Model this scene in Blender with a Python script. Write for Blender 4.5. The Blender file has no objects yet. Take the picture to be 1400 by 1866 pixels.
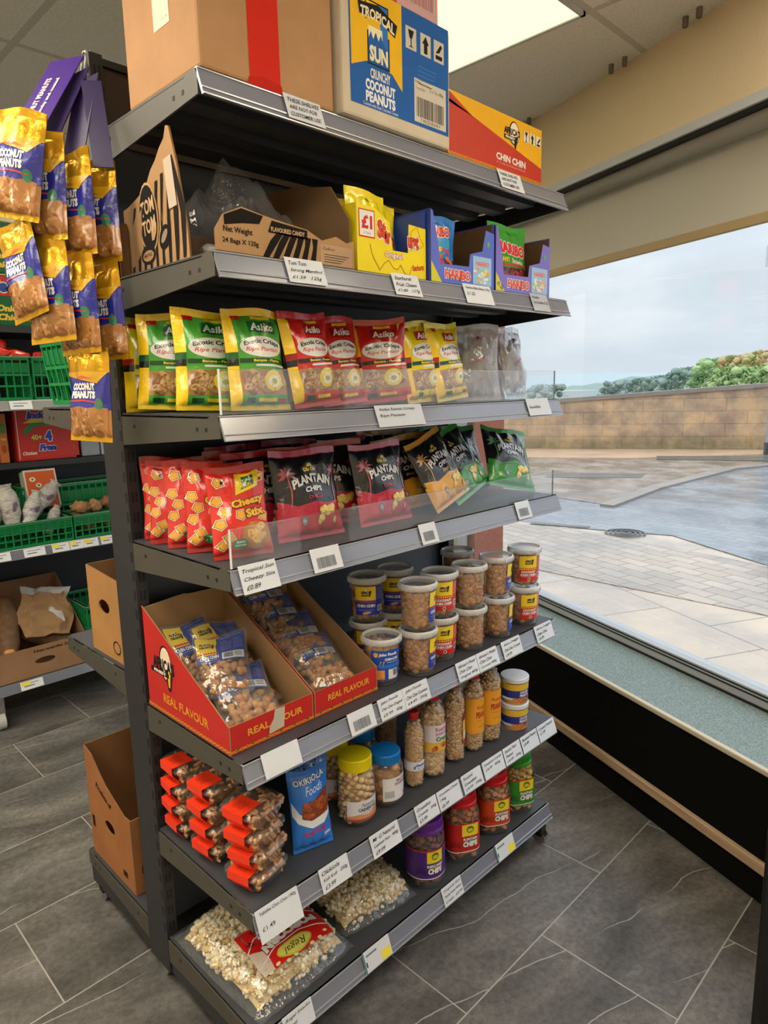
import bpy, bmesh, math, random
from mathutils import Vector, Matrix, noise
PI = math.pi
sc = bpy.context.scene
col = sc.collection
# ---------------------------------------------------------------- camera, world, lights, exposure
cam = bpy.data.cameras.new('camera'); co = bpy.data.objects.new('camera', cam); col.objects.link(co)
cam.sensor_fit = 'HORIZONTAL'; cam.sensor_width = 36.0
cam.lens = 1240.105 / 1400.0 * 36.0
cam.clip_start = 0.02; cam.clip_end = 2000
FW = Vector((0.69505, 0.69667, -0.17804)); FW.normalize()
YAW, PITCH, ROLL = 0.7843, -0.179, -0.022
fw = Vector((math.sin(YAW)*math.cos(PITCH), math.cos(YAW)*math.cos(PITCH), math.sin(PITCH)))
rt = Vector((math.cos(YAW), -math.sin(YAW), 0)); up = rt.cross(fw)
r2 = math.cos(ROLL)*rt + math.sin(ROLL)*up; u2 = -math.sin(ROLL)*rt + math.cos(ROLL)*up
mw = Matrix(((r2.x, u2.x, -fw.x, -0.7175), (r2.y, u2.y, -fw.y, -1.6262), (r2.z, u2.z, -fw.z, 1.6313), (0, 0, 0, 1)))
co.matrix_world = mw
sc.camera = co
sc.view_settings.view_transform = 'Standard'; sc.view_settings.look = 'None'
sc.view_settings.gamma = 1.0; sc.view_settings.use_curve_mapping = False
sc.view_settings.exposure = 0.0
sc.cycles.max_bounces = 10; sc.cycles.transparent_max_bounces = 24
sc.cycles.diffuse_bounces = 5; sc.cycles.glossy_bounces = 4
sc.cycles.sample_clamp_indirect = 4.0
sc.cycles.caustics_reflective = False; sc.cycles.caustics_refractive = False
SKY = 1.30          # brightness of the overcast sky
LAMP = 12.0         # radiance of the ceiling light panels
LAMPCOL = (1.0, 0.89, 0.70)

def lin(c):
    return c/12.92 if c <= 0.04045 else ((c+0.055)/1.055)**2.4
def hx(s):
    s = s.lstrip('#')
    return tuple(lin(int(s[i:i+2], 16)/255.0) for i in (0, 2, 4))

w = bpy.data.worlds.new('overcast_sky'); sc.world = w; w.use_nodes = True
nt = w.node_tree; nt.nodes.clear()
N = nt.nodes.new; Lk = nt.links.new
out = N('ShaderNodeOutputWorld'); bg = N('ShaderNodeBackground')
tc = N('ShaderNodeTexCoord'); mp = N('ShaderNodeMapping'); mp.inputs['Scale'].default_value = (1, 1, 3.2)
mp.inputs['Location'].default_value = (0.35, 0.2, 0.6)
nz = N('ShaderNodeTexNoise'); nz.inputs['Scale'].default_value = 2.6; nz.inputs['Detail'].default_value = 6; nz.inputs['Roughness'].default_value = 0.5
cr = N('ShaderNodeValToRGB')
cr.color_ramp.elements[0].position = 0.32; cr.color_ramp.elements[0].color = (0.56, 0.60, 0.66, 1)
cr.color_ramp.elements[1].position = 0.72; cr.color_ramp.elements[1].color = (0.86, 0.88, 0.90, 1)
e = cr.color_ramp.elements.new(0.5); e.color = (0.62, 0.68, 0.76, 1)
Lk(tc.outputs['Generated'], mp.inputs['Vector']); Lk(mp.outputs['Vector'], nz.inputs['Vector'])
Lk(nz.outputs['Fac'], cr.inputs['Fac'])
# overcast skies are brighter overhead than at the horizon
sep = N('ShaderNodeSeparateXYZ'); Lk(tc.outputs['Generated'], sep.inputs[0])
el = N('ShaderNodeMapRange'); el.interpolation_type = 'SMOOTHSTEP'; el.inputs['From Min'].default_value = 0.10; el.inputs['From Max'].default_value = 0.75
el.inputs['To Min'].default_value = 1.0; el.inputs['To Max'].default_value = 2.7; Lk(sep.outputs[2], el.inputs['Value'])
sca = N('ShaderNodeVectorMath'); sca.operation = 'SCALE'; Lk(cr.outputs['Color'], sca.inputs[0]); Lk(el.outputs[0], sca.inputs['Scale']); Lk(sca.outputs[0], bg.inputs['Color'])
bg.inputs['Strength'].default_value = SKY
Lk(bg.outputs['Background'], out.inputs['Surface'])

# ---------------------------------------------------------------- materials
MATS = {}
def mat(name, rough=0.5, metal=0.0, colr=None, spec=0.5, coat=0.0, bump=None, vary=None, trans=0.0, ior=1.45, sss=0.0):
    if name in MATS: return MATS[name]
    m = bpy.data.materials.new(name); m.use_nodes = True; t = m.node_tree
    b = t.nodes['Principled BSDF']
    b.inputs['Roughness'].default_value = rough; b.inputs['Metallic'].default_value = metal
    b.inputs['Specular IOR Level'].default_value = spec
    b.inputs['Coat Weight'].default_value = coat; b.inputs['Coat Roughness'].default_value = 0.12
    if colr is None:
        a = t.nodes.new('ShaderNodeAttribute'); a.attribute_name = 'Col'; src = a.outputs['Color']
    else:
        a = t.nodes.new('ShaderNodeRGB'); a.outputs[0].default_value = (*colr, 1); src = a.outputs[0]
    if vary:
        sca, amt = vary[:2]
        tcn = t.nodes.new('ShaderNodeTexCoord'); n = t.nodes.new('ShaderNodeTexNoise')
        mpn = t.nodes.new('ShaderNodeMapping'); mpn.inputs['Scale'].default_value = vary[2] if len(vary) > 2 else (1, 1, 1)
        n.inputs['Scale'].default_value = sca; n.inputs['Detail'].default_value = 5
        t.links.new(tcn.outputs['Object'], mpn.inputs['Vector']); t.links.new(mpn.outputs['Vector'], n.inputs['Vector'])
        mr = t.nodes.new('ShaderNodeMapRange'); mr.inputs['From Min'].default_value = 0.25; mr.inputs['From Max'].default_value = 0.75
        mr.inputs['To Min'].default_value = 1-amt; mr.inputs['To Max'].default_value = 1+amt
        t.links.new(n.outputs['Fac'], mr.inputs['Value'])
        mx = t.nodes.new('ShaderNodeVectorMath'); mx.operation = 'SCALE'
        t.links.new(src, mx.inputs[0]); t.links.new(mr.outputs[0], mx.inputs['Scale']); src = mx.outputs[0]
    t.links.new(src, b.inputs['Base Color'])
    if bump:
        tcn = t.nodes.new('ShaderNodeTexCoord'); n = t.nodes.new('ShaderNodeTexNoise'); n.inputs['Scale'].default_value = bump[0]; n.inputs['Detail'].default_value = 4
        t.links.new(tcn.outputs['Object'], n.inputs['Vector'])
        bp = t.nodes.new('ShaderNodeBump'); bp.inputs['Strength'].default_value = bump[1]; bp.inputs['Distance'].default_value = bump[2]
        t.links.new(n.outputs['Fac'], bp.inputs['Height']); t.links.new(bp.outputs['Normal'], b.inputs['Normal'])
    MATS[name] = m
    return m
def clear(name, tint=(0.96, 0.97, 0.98), haze=0.04, rough=0.06, ior=1.45, hazecol=(0.8, 0.82, 0.86), bump=None):
    """thin clear plastic or glass: light passes straight through, a Fresnel reflection on top, a little milkiness"""
    if name in MATS: return MATS[name]
    m = bpy.data.materials.new(name); m.use_nodes = True; t = m.node_tree; t.nodes.clear()
    o = t.nodes.new('ShaderNodeOutputMaterial'); tr = t.nodes.new('ShaderNodeBsdfTransparent'); tr.inputs[0].default_value = (*tint, 1)
    gl = t.nodes.new('ShaderNodeBsdfGlossy'); gl.inputs['Roughness'].default_value = rough; gl.inputs['Color'].default_value = (1, 1, 1, 1)
    df = t.nodes.new('ShaderNodeBsdfDiffuse'); df.inputs[0].default_value = (*hazecol, 1)
    m1 = t.nodes.new('ShaderNodeMixShader'); m1.inputs[0].default_value = haze
    m2 = t.nodes.new('ShaderNodeMixShader'); lw = t.nodes.new('ShaderNodeLayerWeight'); lw.inputs['Blend'].default_value = 0.5
    pw = t.nodes.new('ShaderNodeMath'); pw.operation = 'POWER'; pw.inputs[1].default_value = 4.0; t.links.new(lw.outputs['Facing'], pw.inputs[0])
    fr = t.nodes.new('ShaderNodeMath'); fr.operation = 'MULTIPLY_ADD'; f0 = ((ior-1)/(ior+1))**2; fr.inputs[1].default_value = 1-f0; fr.inputs[2].default_value = f0; t.links.new(pw.outputs[0], fr.inputs[0])
    t.links.new(tr.outputs[0], m1.inputs[1]); t.links.new(df.outputs[0], m1.inputs[2])
    t.links.new(fr.outputs[0], m2.inputs[0]); t.links.new(m1.outputs[0], m2.inputs[1]); t.links.new(gl.outputs[0], m2.inputs[2])
    t.links.new(m2.outputs[0], o.inputs[0])
    if bump:
        tcn = t.nodes.new('ShaderNodeTexCoord'); n = t.nodes.new('ShaderNodeTexNoise'); n.inputs['Scale'].default_value = bump[0]
        t.links.new(tcn.outputs['Object'], n.inputs['Vector'])
        bp = t.nodes.new('ShaderNodeBump'); bp.inputs['Strength'].default_value = bump[1]; bp.inputs['Distance'].default_value = bump[2]
        t.links.new(n.outputs['Fac'], bp.inputs['Height']); t.links.new(bp.outputs['Normal'], gl.inputs['Normal']); t.links.new(bp.outputs['Normal'], lw.inputs['Normal'])
    MATS[name] = m
    return m
mat('bag', rough=0.24, coat=0.6, bump=(38, 0.6, 0.006))
mat('foil', rough=0.25, metal=0.55, bump=(60, 0.5, 0.004))
mat('paper', rough=0.75, spec=0.2)
mat('card', rough=0.7, spec=0.25, vary=(14, 0.07), bump=(220, 0.15, 0.0006))
mat('gcard', rough=0.38, spec=0.45, vary=(12, 0.04))
mat('kraft', rough=0.82, spec=0.2, vary=(9, 0.12), bump=(160, 0.25, 0.0008))
mat('plastic', rough=0.38, spec=0.5)
mat('label', rough=0.35, spec=0.5)
mat('steel', rough=0.48, metal=0.0, spec=0.5, vary=(30, 0.06))
mat('chrome', rough=0.18, metal=1.0, colr=(0.7, 0.7, 0.72))
mat('rail', rough=0.22, spec=0.7, coat=0.8)
mat('snack', rough=0.6, spec=0.35, vary=(60, 0.18), bump=(120, 0.5, 0.002))
mat('veg', rough=0.6, spec=0.35, vary=(35, 0.3), bump=(60, 0.6, 0.003))
mat('shiny_veg', rough=0.2, spec=0.6, vary=(20, 0.15))
clear('clear_rigid', haze=0.05, rough=0.05)
clear('clear_tub', haze=0.10, rough=0.14)
clear('clear_lid', haze=0.62, rough=0.2, hazecol=(0.86, 0.88, 0.92))
clear('clear_film', haze=0.07, rough=0.07, ior=1.6, bump=(38, 0.9, 0.006))
clear('milky_film', haze=0.34, rough=0.10, ior=1.6, hazecol=(0.72, 0.70, 0.72), bump=(38, 0.9, 0.006))
clear('guard', haze=0.05, rough=0.05, ior=1.5, hazecol=(0.7, 0.75, 0.82))
clear('glass', tint=(0.97, 0.985, 0.98), haze=0.0, rough=0.0, ior=1.5)

# ---------------------------------------------------------------- mesh helpers
class M:
    def __init__(s): s.v = []; s.f = []; s.m = []; s.c = []
    def add(s, vs, fs, m='plastic', c=(0.5, 0.5, 0.5)):
        k = len(s.v); s.v.extend([tuple(p) for p in vs]); s.f.extend([tuple(i+k for i in f) for f in fs])
        s.m.extend([m]*len(fs)); s.c.extend([c]*len(fs)); return s
    def box(s, a, b, m='plastic', c=(0.5, 0.5, 0.5), T=None):
        x0, y0, z0 = a; x1, y1, z1 = b
        vs = [(x0, y0, z0), (x1, y0, z0), (x1, y1, z0), (x0, y1, z0), (x0, y0, z1), (x1, y0, z1), (x1, y1, z1), (x0, y1, z1)]
        if T: vs = [T(*p) for p in vs]
        return s.add(vs, [(0, 3, 2, 1), (4, 5, 6, 7), (0, 1, 5, 4), (1, 2, 6, 5), (2, 3, 7, 6), (3, 0, 4, 7)], m, c)
    def tube(s, pts, r, m='plastic', c=(0.5, 0.5, 0.5), n=8):
        pts = [Vector(p) for p in pts]; k = len(s.v); rings = []
        for i, p in enumerate(pts):
            d = (pts[min(i+1, len(pts)-1)] - pts[max(i-1, 0)]).normalized()
            a = d.orthogonal().normalized() if i == 0 else (s._a - d*s._a.dot(d)).normalized()
            s._a = a; b = d.cross(a); rr = r[i] if isinstance(r, (list, tuple)) else r
            rings.append([p + a*rr*math.cos(2*PI*j/n) + b*rr*math.sin(2*PI*j/n) for j in range(n)])
        vs = [q for R_ in rings for q in R_]; fs = []
        for i in range(len(pts)-1):
            for j in range(n):
                fs.append((i*n+j, i*n+(j+1) % n, (i+1)*n+(j+1) % n, (i+1)*n+j))
        fs.append(tuple(range(n-1, -1, -1))); fs.append(tuple((len(pts)-1)*n+j for j in range(n)))
        return s.add(vs, fs, m, c)
    def lathe(s, prof, m='plastic', c=(0.5, 0.5, 0.5), n=32, sq=2.0, cap=True, ctr=(0, 0)):
        vs = []; fs = []
        for r, z in prof:
            for j in range(n):
                a = 2*PI*j/n; cx, sx = math.cos(a), math.sin(a)
                q = (abs(cx)**sq + abs(sx)**sq)**(-1/sq)
                vs.append((ctr[0]+r*q*cx, ctr[1]+r*q*sx, z))
        for i in range(len(prof)-1):
            for j in range(n):
                fs.append((i*n+j, i*n+(j+1) % n, (i+1)*n+(j+1) % n, (i+1)*n+j))
        if cap:
            fs.append(tuple(range(n-1, -1, -1))); fs.append(tuple((len(prof)-1)*n+j for j in range(n)))
        return s.add(vs, fs, m, c)
    def blob(s, ctr, rad, m='veg', c=(0.5, 0.5, 0.5), sub=1, jit=0.12, rng=random, R_=None):
        vs, fs = ico(sub); k = len(s.v)
        q = []
        for v in vs:
            j = 1+rng.uniform(-jit, jit); p = Vector((v[0]*rad[0]*j, v[1]*rad[1]*j, v[2]*rad[2]*j))
            if R_: p = R_ @ p
            q.append((p.x+ctr[0], p.y+ctr[1], p.z+ctr[2]))
        return s.add(q, fs, m, c)
    def mesh(s, name, smooth=False):
        me = bpy.data.meshes.new(name); me.from_pydata(s.v, [], s.f)
        names = []
        for x in s.m:
            if x not in names: names.append(x)
        for x in names: me.materials.append(MATS[x])
        idx = {x: i for i, x in enumerate(names)}
        me.polygons.foreach_set('material_index', [idx[x] for x in s.m])
        at = me.color_attributes.new('Col', 'FLOAT_COLOR', 'CORNER'); buf = []
        for f, c in zip(s.f, s.c): buf.extend((c[0], c[1], c[2], 1.0)*len(f))
        at.data.foreach_set('color', buf)
        if smooth: me.polygons.foreach_set('use_smooth', [True]*len(s.f))
        me.update(); return me
_ico = {}
def ico(sub):
    if sub not in _ico:
        b = bmesh.new(); bmesh.ops.create_icosphere(b, subdivisions=sub, radius=1.0)
        _ico[sub] = ([tuple(v.co) for v in b.verts], [tuple(v.index for v in f.verts) for f in b.faces]); b.free()
    return _ico[sub]
def obj(name, m, parent=None, smooth=False, bevel=0, loc=(0, 0, 0), rot=(0, 0, 0), auto=False):
    me = m.mesh(name, smooth) if isinstance(m, M) else m
    o = bpy.data.objects.new(name, me); col.objects.link(o); o.location = loc; o.rotation_euler = rot
    if parent: o.parent = parent
    if auto:
        es = o.modifiers.new('split', 'EDGE_SPLIT'); es.split_angle = math.radians(40)
    if bevel:
        b = o.modifiers.new('bevel', 'BEVEL'); b.width = bevel; b.segments = 2; b.limit_method = 'ANGLE'; b.angle_limit = math.radians(50)
    return o
def tag(o, label=None, cat=None, group=None, kind=None):
    if label: o['label'] = label
    if cat: o['category'] = cat
    if group: o['group'] = group
    if kind: o['kind'] = kind
    return o
def thing(name, label, cat, loc=(0, 0, 0), rz=0, group=None, rot=None):
    o = bpy.data.objects.new(name, None); col.objects.link(o); o.location = loc
    o.rotation_euler = rot if rot else (0, 0, rz); o.empty_display_size = 0.02
    return tag(o, label, cat, group)
def struct(name, m, **k): return tag(obj(name, m, **k), kind='structure')
def part(name, m, parent, label=None, **k):
    o = obj(name, m, parent, **k)
    if label: o['label'] = label
    return o
def dup(root, loc, rot, label, group=None):
    r = root.copy(); col.objects.link(r); r.location = loc; r.rotation_euler = rot if isinstance(rot, tuple) else (0, 0, rot); r['label'] = label
    if group: r['group'] = group
    for ch in list(root.children):
        c = ch.copy(); col.objects.link(c); c.parent = r
        for g in ch.children:
            d = g.copy(); col.objects.link(d); d.parent = c
    return r

# ---------------------------------------------------------------- flat artwork (2D shapes wrapped on a surface)
_txt = {}
def text2d(s, bold=0.0, shear=0.0):
    k = (s, bold, shear)
    if k in _txt: return _txt[k]
    cu = bpy.data.curves.new('t', 'FONT'); cu.body = s; cu.size = 1; cu.offset = bold; cu.shear = shear; cu.resolution_u = 2
    cu.align_x = 'CENTER'; cu.fill_mode = 'FRONT'
    o = bpy.data.objects.new('t', cu); col.objects.link(o)
    dg = bpy.context.evaluated_depsgraph_get(); me = bpy.data.meshes.new_from_object(o.evaluated_get(dg))
    vs = [(v.co.x, v.co.y) for v in me.vertices]; fs = [tuple(p.vertices) for p in me.polygons]
    bpy.data.objects.remove(o); bpy.data.curves.remove(cu); bpy.data.meshes.remove(me)
    if not vs: vs = [(0, 0), (0.01, 0), (0, 0.01)]; fs = [(0, 1, 2)]
    x0 = min(v[0] for v in vs); x1 = max(v[0] for v in vs); y0 = min(v[1] for v in vs); y1 = max(v[1] for v in vs)
    cx, cy = (x0+x1)/2, (y0+y1)/2
    _txt[k] = ([(x-cx, y-cy) for x, y in vs], fs, x1-x0, y1-y0)
    return _txt[k]
def TX(s, cx, cy, w=None, h=None, c=(1, 1, 1), rot=0.0, bold=0.0, shear=0.0, arc=0.0, outline=None, k=2, ow=0.06):
    """text fitted to a width and/or height, optionally bent over an arc (arc = rise in metres)"""
    res = []
    for bb, cc, kk in (([(bold+ow, outline, k)] if outline else []) + [(bold, c, k+(1 if outline else 0))]):
        vs, fs, tw, th = text2d(s, bb, shear); _, _, tw0, th0 = text2d(s, bold, shear)
        sx = w/tw0 if w else h/th0; sy = h/th0 if h else sx
        o = []
        for x, y in vs:
            X, Y = x*sx, y*sy
            if arc: Y += arc*(1-(2*X/(tw0*sx))**2) - arc*0.5
            if rot: X, Y = X*math.cos(rot)-Y*math.sin(rot), X*math.sin(rot)+Y*math.cos(rot)
            o.append((cx+X, cy+Y))
        res.append((o, fs, cc, kk))
    return res
def RC(x0, y0, x1, y1, c, k=1): return [([(x0, y0), (x1, y0), (x1, y1), (x0, y1)], [(0, 1, 2, 3)], c, k)]
def PG(p, c, k=1): return [(list(p), [tuple(range(len(p)))], c, k)]
def EL(cx, cy, rx, ry, c, k=1, n=20, rot=0.0):
    p = []
    for i in range(n):
        a = 2*PI*i/n; x, y = rx*math.cos(a), ry*math.sin(a)
        p.append((cx+x*math.cos(rot)-y*math.sin(rot), cy+x*math.sin(rot)+y*math.cos(rot)))
    return PG(p, c, k)
def LN(pts, wd, c, k=2):
    r = []
    for (x0, y0), (x1, y1) in zip(pts[:-1], pts[1:]):
        d = math.hypot(x1-x0, y1-y0) or 1; nx, ny = -(y1-y0)/d*wd/2, (x1-x0)/d*wd/2
        r += PG([(x0-nx, y0-ny), (x1-nx, y1-ny), (x1+nx, y1+ny), (x0+nx, y0+ny)], c, k)
    return r
def BAR(x0, y0, x1, y1, c=(0.02, 0.02, 0.03), seed=1, k=3):
    rg = random.Random(seed); r = []; x = x0
    while x < x1:
        w_ = rg.uniform(0.012, 0.035)*(x1-x0); r += RC(x, y0, min(x+w_, x1), y1, c, k); x += w_+rg.uniform(0.012, 0.03)*(x1-x0)
    return r
def ZIG(x0, x1, y, h, c, k=2, n=12, th=None):
    pts = [(x0+(x1-x0)*i/(2*n), y+(h if i % 2 else 0)) for i in range(2*n+1)]
    return LN(pts, th or h*0.3, c, k)
def DIA(x0, x1, y, r, c, k=2, n=6):
    res = []
    for i in range(n):
        x = x0+(x1-x0)*(i+.5)/n
        res += PG([(x-r, y), (x, y-r), (x+r, y), (x, y+r)], c, k)
    return res
_clip = {}
def subdiv(layers, cell, key=None):
    if key and key in _clip: return _clip[key]
    res = []
    for vs, fs, c, k in layers:
        xs = [v[0] for v in vs]; ys = [v[1] for v in vs]
        if cell and (max(xs)-min(xs) > cell or max(ys)-min(ys) > cell):
            b = bmesh.new(); bv = [b.verts.new((x, y, 0)) for x, y in vs]
            for f in fs:
                try: b.faces.new([bv[i] for i in f])
                except ValueError: pass
            for ax, lo, hi in ((0, min(xs), max(xs)), (1, min(ys), max(ys))):
                i = math.floor(lo/cell)+1
                while i*cell < hi:
                    nrm = (1, 0, 0) if ax == 0 else (0, 1, 0); pt = (i*cell, 0, 0) if ax == 0 else (0, i*cell, 0)
                    bmesh.ops.bisect_plane(b, geom=b.verts[:]+b.edges[:]+b.faces[:], plane_co=pt, plane_no=nrm, dist=1e-6); i += 1
            b.verts.index_update()
            vs = [(v.co.x, v.co.y) for v in b.verts]; fs = [tuple(v.index for v in f.verts) for f in b.faces]; b.free()
        res.append((vs, fs, c, k))
    if key: _clip[key] = res
    return res
def wrap(mm, layers, surf, m='label', cell=0, key=None, d0=0.0004, dk=0.00022):
    for vs, fs, c, k in subdiv(layers, cell, key):
        mm.add([surf(x, y, d0+dk*k) for x, y in vs], fs, m, c)
    return mm
def flat(o, U_, V_):
    """surface map for a flat face: origin, unit u, unit v; offset along u x v"""
    o, U_, V_ = Vector(o), Vector(U_).normalized(), Vector(V_).normalized(); n = U_.cross(V_)
    return lambda x, y, d=0.0: o + U_*x + V_*y + n*d
def plate(mm, outer, holes, surf, th, m, ca, cb=None, cs=None):
    """a sheet with holes: front (offset 0) coloured ca, back (offset -th) cb, edges cs"""
    b = bmesh.new(); loops = []
    for L_ in [outer]+list(holes):
        vv = [b.verts.new((x, y, 0)) for x, y in L_]; ed = [b.edges.new((vv[i], vv[(i+1) % len(vv)])) for i in range(len(vv))]; loops.append((vv, ed))
    bmesh.ops.triangle_fill(b, edges=[e_ for _, ed in loops for e_ in ed], use_beauty=True, use_dissolve=False, normal=(0, 0, 1))
    b.verts.index_update()
    v2 = [(v.co.x, v.co.y) for v in b.verts]; fs = []
    for f in b.faces:
        ids = [v.index for v in f.verts]
        if f.normal.z < 0: ids.reverse()
        fs.append(tuple(ids))
    b.free()
    mm.add([surf(x, y, 0) for x, y in v2], fs, m, ca)
    mm.add([surf(x, y, -th) for x, y in v2], [tuple(reversed(f)) for f in fs], m, cb or ca)
    for L_ in [outer]+list(holes):
        n = len(L_)
        mm.add([surf(x, y, 0) for x, y in L_]+[surf(x, y, -th) for x, y in L_], [(i, (i+1) % n, (i+1) % n+n, i+n) for i in range(n)], m, cs or cb or ca)
    return mm
WHITE = hx('e8e6e2'); BLACK = hx('141416'); YEL = hx('ffd21a'); RED = hx('c8201c'); GRN = hx('3f9a34'); DGRN = hx('14502a'); NAVY = hx('27358f'); BLUE = hx('2a4fd0')
KR = hx('a8835c'); KRD = hx('7a5a3e')
# ---------------------------------------------------------------- the room (window wall is set at an angle to the shelving)
PHI = -0.387791; CU, SU = math.cos(PHI), math.sin(PHI)
def P(U, A, z): return (U*CU - A*SU, U*SU + A*CU, z)
CEIL = 2.721
def nodes_mat(name, build, rough=0.5, spec=0.5):
    m = bpy.data.materials.new(name); m.use_nodes = True; t = m.node_tree; b = t.nodes['Principled BSDF']
    b.inputs['Roughness'].default_value = rough; b.inputs['Specular IOR Level'].default_value = spec
    build(t, b, t.nodes.new, t.links.new); MATS[name] = m; return m
def tcm(t, n, l, loc=(0, 0, 0), rot=0, sca=(1, 1, 1), src='Object'):
    tc_ = n('ShaderNodeTexCoord'); m = n('ShaderNodeMapping'); m.vector_type = 'TEXTURE' if False else 'POINT'
    m.inputs['Location'].default_value = loc; m.inputs['Rotation'].default_value = (0, 0, rot); m.inputs['Scale'].default_value = sca
    l(tc_.outputs[src], m.inputs['Vector']); return m.outputs['Vector']
def ramp(n, stops):
    r = n('ShaderNodeValToRGB'); el = r.color_ramp.elements
    el[0].position, el[0].color = stops[0][0], (*stops[0][1], 1); el[1].position, el[1].color = stops[-1][0], (*stops[-1][1], 1)
    for p_, c_ in stops[1:-1]: e_ = el.new(p_); e_.color = (*c_, 1)
    return r
def noise_n(n, l, vec, scale, detail=5, rough=0.55, dist=0.0):
    x = n('ShaderNodeTexNoise'); x.inputs['Scale'].default_value = scale; x.inputs['Detail'].default_value = detail
    x.inputs['Roughness'].default_value = rough; x.inputs['Distortion'].default_value = dist; l(vec, x.inputs['Vector']); return x
def mixc(n, l, fac, a, b, mode='MIX'):
    x = n('ShaderNodeMix'); x.data_type = 'RGBA'; x.blend_type = mode
    for s_, v in ((x.inputs[0], fac), (x.inputs[6], a), (x.inputs[7], b)):
        if hasattr(v, 'links'): l(v, s_)
        elif isinstance(v, (int, float)): s_.default_value = v
        else: s_.default_value = (*v, 1)
    return x.outputs[2]
def math_n(n, l, op, a, b=None, c=None):
    x = n('ShaderNodeMath'); x.operation = op
    for i, v in enumerate((a, b, c)):
        if v is None: continue
        if hasattr(v, 'links'): l(v, x.inputs[i])
        else: x.inputs[i].default_value = v
    return x.outputs[0]
def floor_nodes(t, b, n, l):
    v = tcm(t, n, l, loc=(-0.135, 0.674, 0))
    br = n('ShaderNodeTexBrick'); br.inputs['Scale'].default_value = 1.0; br.inputs['Brick Width'].default_value = 0.73; br.inputs['Row Height'].default_value = 0.407
    br.inputs['Mortar Size'].default_value = 0.0022; br.inputs['Mortar Smooth'].default_value = 0.2; br.offset = 0.5
    br.inputs['Color1'].default_value = (0, 0, 0, 1); br.inputs['Color2'].default_value = (1, 1, 1, 1); l(v, br.inputs['Vector'])
    # each tile shifts the stone figure
    tone = math_n(n, l, 'MULTIPLY', br.outputs['Color'], 3.7)
    sh = n('ShaderNodeCombineXYZ'); l(tone, sh.inputs[0]); l(tone, sh.inputs[2])
    add = n('ShaderNodeVectorMath'); v2 = tcm(t, n, l, rot=math.radians(17.7), sca=(1, 1, 1)); l(v2, add.inputs[0]); l(sh.outputs[0], add.inputs[1])
    st = n('ShaderNodeMapping'); st.inputs['Scale'].default_value = (0.9, 2.0, 1); l(add.outputs[0], st.inputs['Vector'])
    n1 = noise_n(n, l, st.outputs[0], 2.2, 9, 0.66, 0.4)
    n2 = noise_n(n, l, add.outputs[0], 55, 4, 0.7)
    base = ramp(n, [(0.30, hx('3f3e3d')), (0.46, hx('595755')), (0.58, hx('6e6c6a')), (0.75, hx('8d8a87'))]); l(n1.outputs['Fac'], base.inputs['Fac'])
    grain = ramp(n, [(0.3, (0.66, 0.66, 0.67)), (0.7, (1.26, 1.26, 1.25))]); l(n2.outputs['Fac'], grain.inputs['Fac'])
    c = mixc(n, l, 1.0, base.outputs['Color'], grain.outputs['Color'], 'MULTIPLY')
    # warm staining in large soft patches
    n3 = noise_n(n, l, v, 1.1, 3)
    wr = ramp(n, [(0.45, (0, 0, 0)), (0.7, (1, 1, 1))]); l(n3.outputs['Fac'], wr.inputs['Fac'])
    c = mixc(n, l, math_n(n, l, 'MULTIPLY', wr.outputs['Color'], 0.35), c, mixc(n, l, 1.0, c, (1.1, 0.93, 0.75), 'MULTIPLY'))
    # long pale veins: contour lines of a stretched noise
    sv = n('ShaderNodeMapping'); sv.inputs['Scale'].default_value = (1.3, 1.3, 1); l(add.outputs[0], sv.inputs['Vector'])
    nv = noise_n(n, l, sv.outputs[0], 2.0, 2.0, 0.4); ns = noise_n(n, l, sv.outputs[0], 14.0, 2.0, 0.5)
    sx = n('ShaderNodeSeparateXYZ'); l(add.outputs[0], sx.inputs[0])
    yy = math_n(n, l, 'ADD', math_n(n, l, 'MULTIPLY_ADD', nv.outputs['Fac'], 0.16, sx.outputs[1]), math_n(n, l, 'MULTIPLY', ns.outputs['Fac'], 0.012))
    d = math_n(n, l, 'ABSOLUTE', math_n(n, l, 'SUBTRACT', math_n(n, l, 'FRACT', math_n(n, l, 'DIVIDE', yy, 0.235)), 0.5))
    vr = ramp(n, [(0.0, (1, 1, 1)), (0.009, (0, 0, 0))]); l(d, vr.inputs['Fac'])
    nm = noise_n(n, l, add.outputs[0], 2.2, 1); mk = ramp(n, [(0.46, (0, 0, 0)), (0.53, (1, 1, 1))]); l(nm.outputs['Fac'], mk.inputs['Fac'])
    vm = math_n(n, l, 'MULTIPLY', vr.outputs['Color'], mk.outputs['Color'])
    c = mixc(n, l, math_n(n, l, 'MULTIPLY', vm, 0.75), c, hx('c6c4c0'))
    c = mixc(n, l, math_n(n, l, 'MULTIPLY', br.outputs['Fac'], 0.8), c, hx('b4b2ac'))
    l(c, b.inputs['Base Color'])
    bp = n('ShaderNodeBump'); bp.inputs['Strength'].default_value = 0.25; bp.inputs['Distance'].default_value = 0.002; l(n2.outputs['Fac'], bp.inputs['Height']); l(bp.outputs['Normal'], b.inputs['Normal'])
nodes_mat('floor_vinyl', floor_nodes, rough=0.5, spec=0.4)
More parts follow.
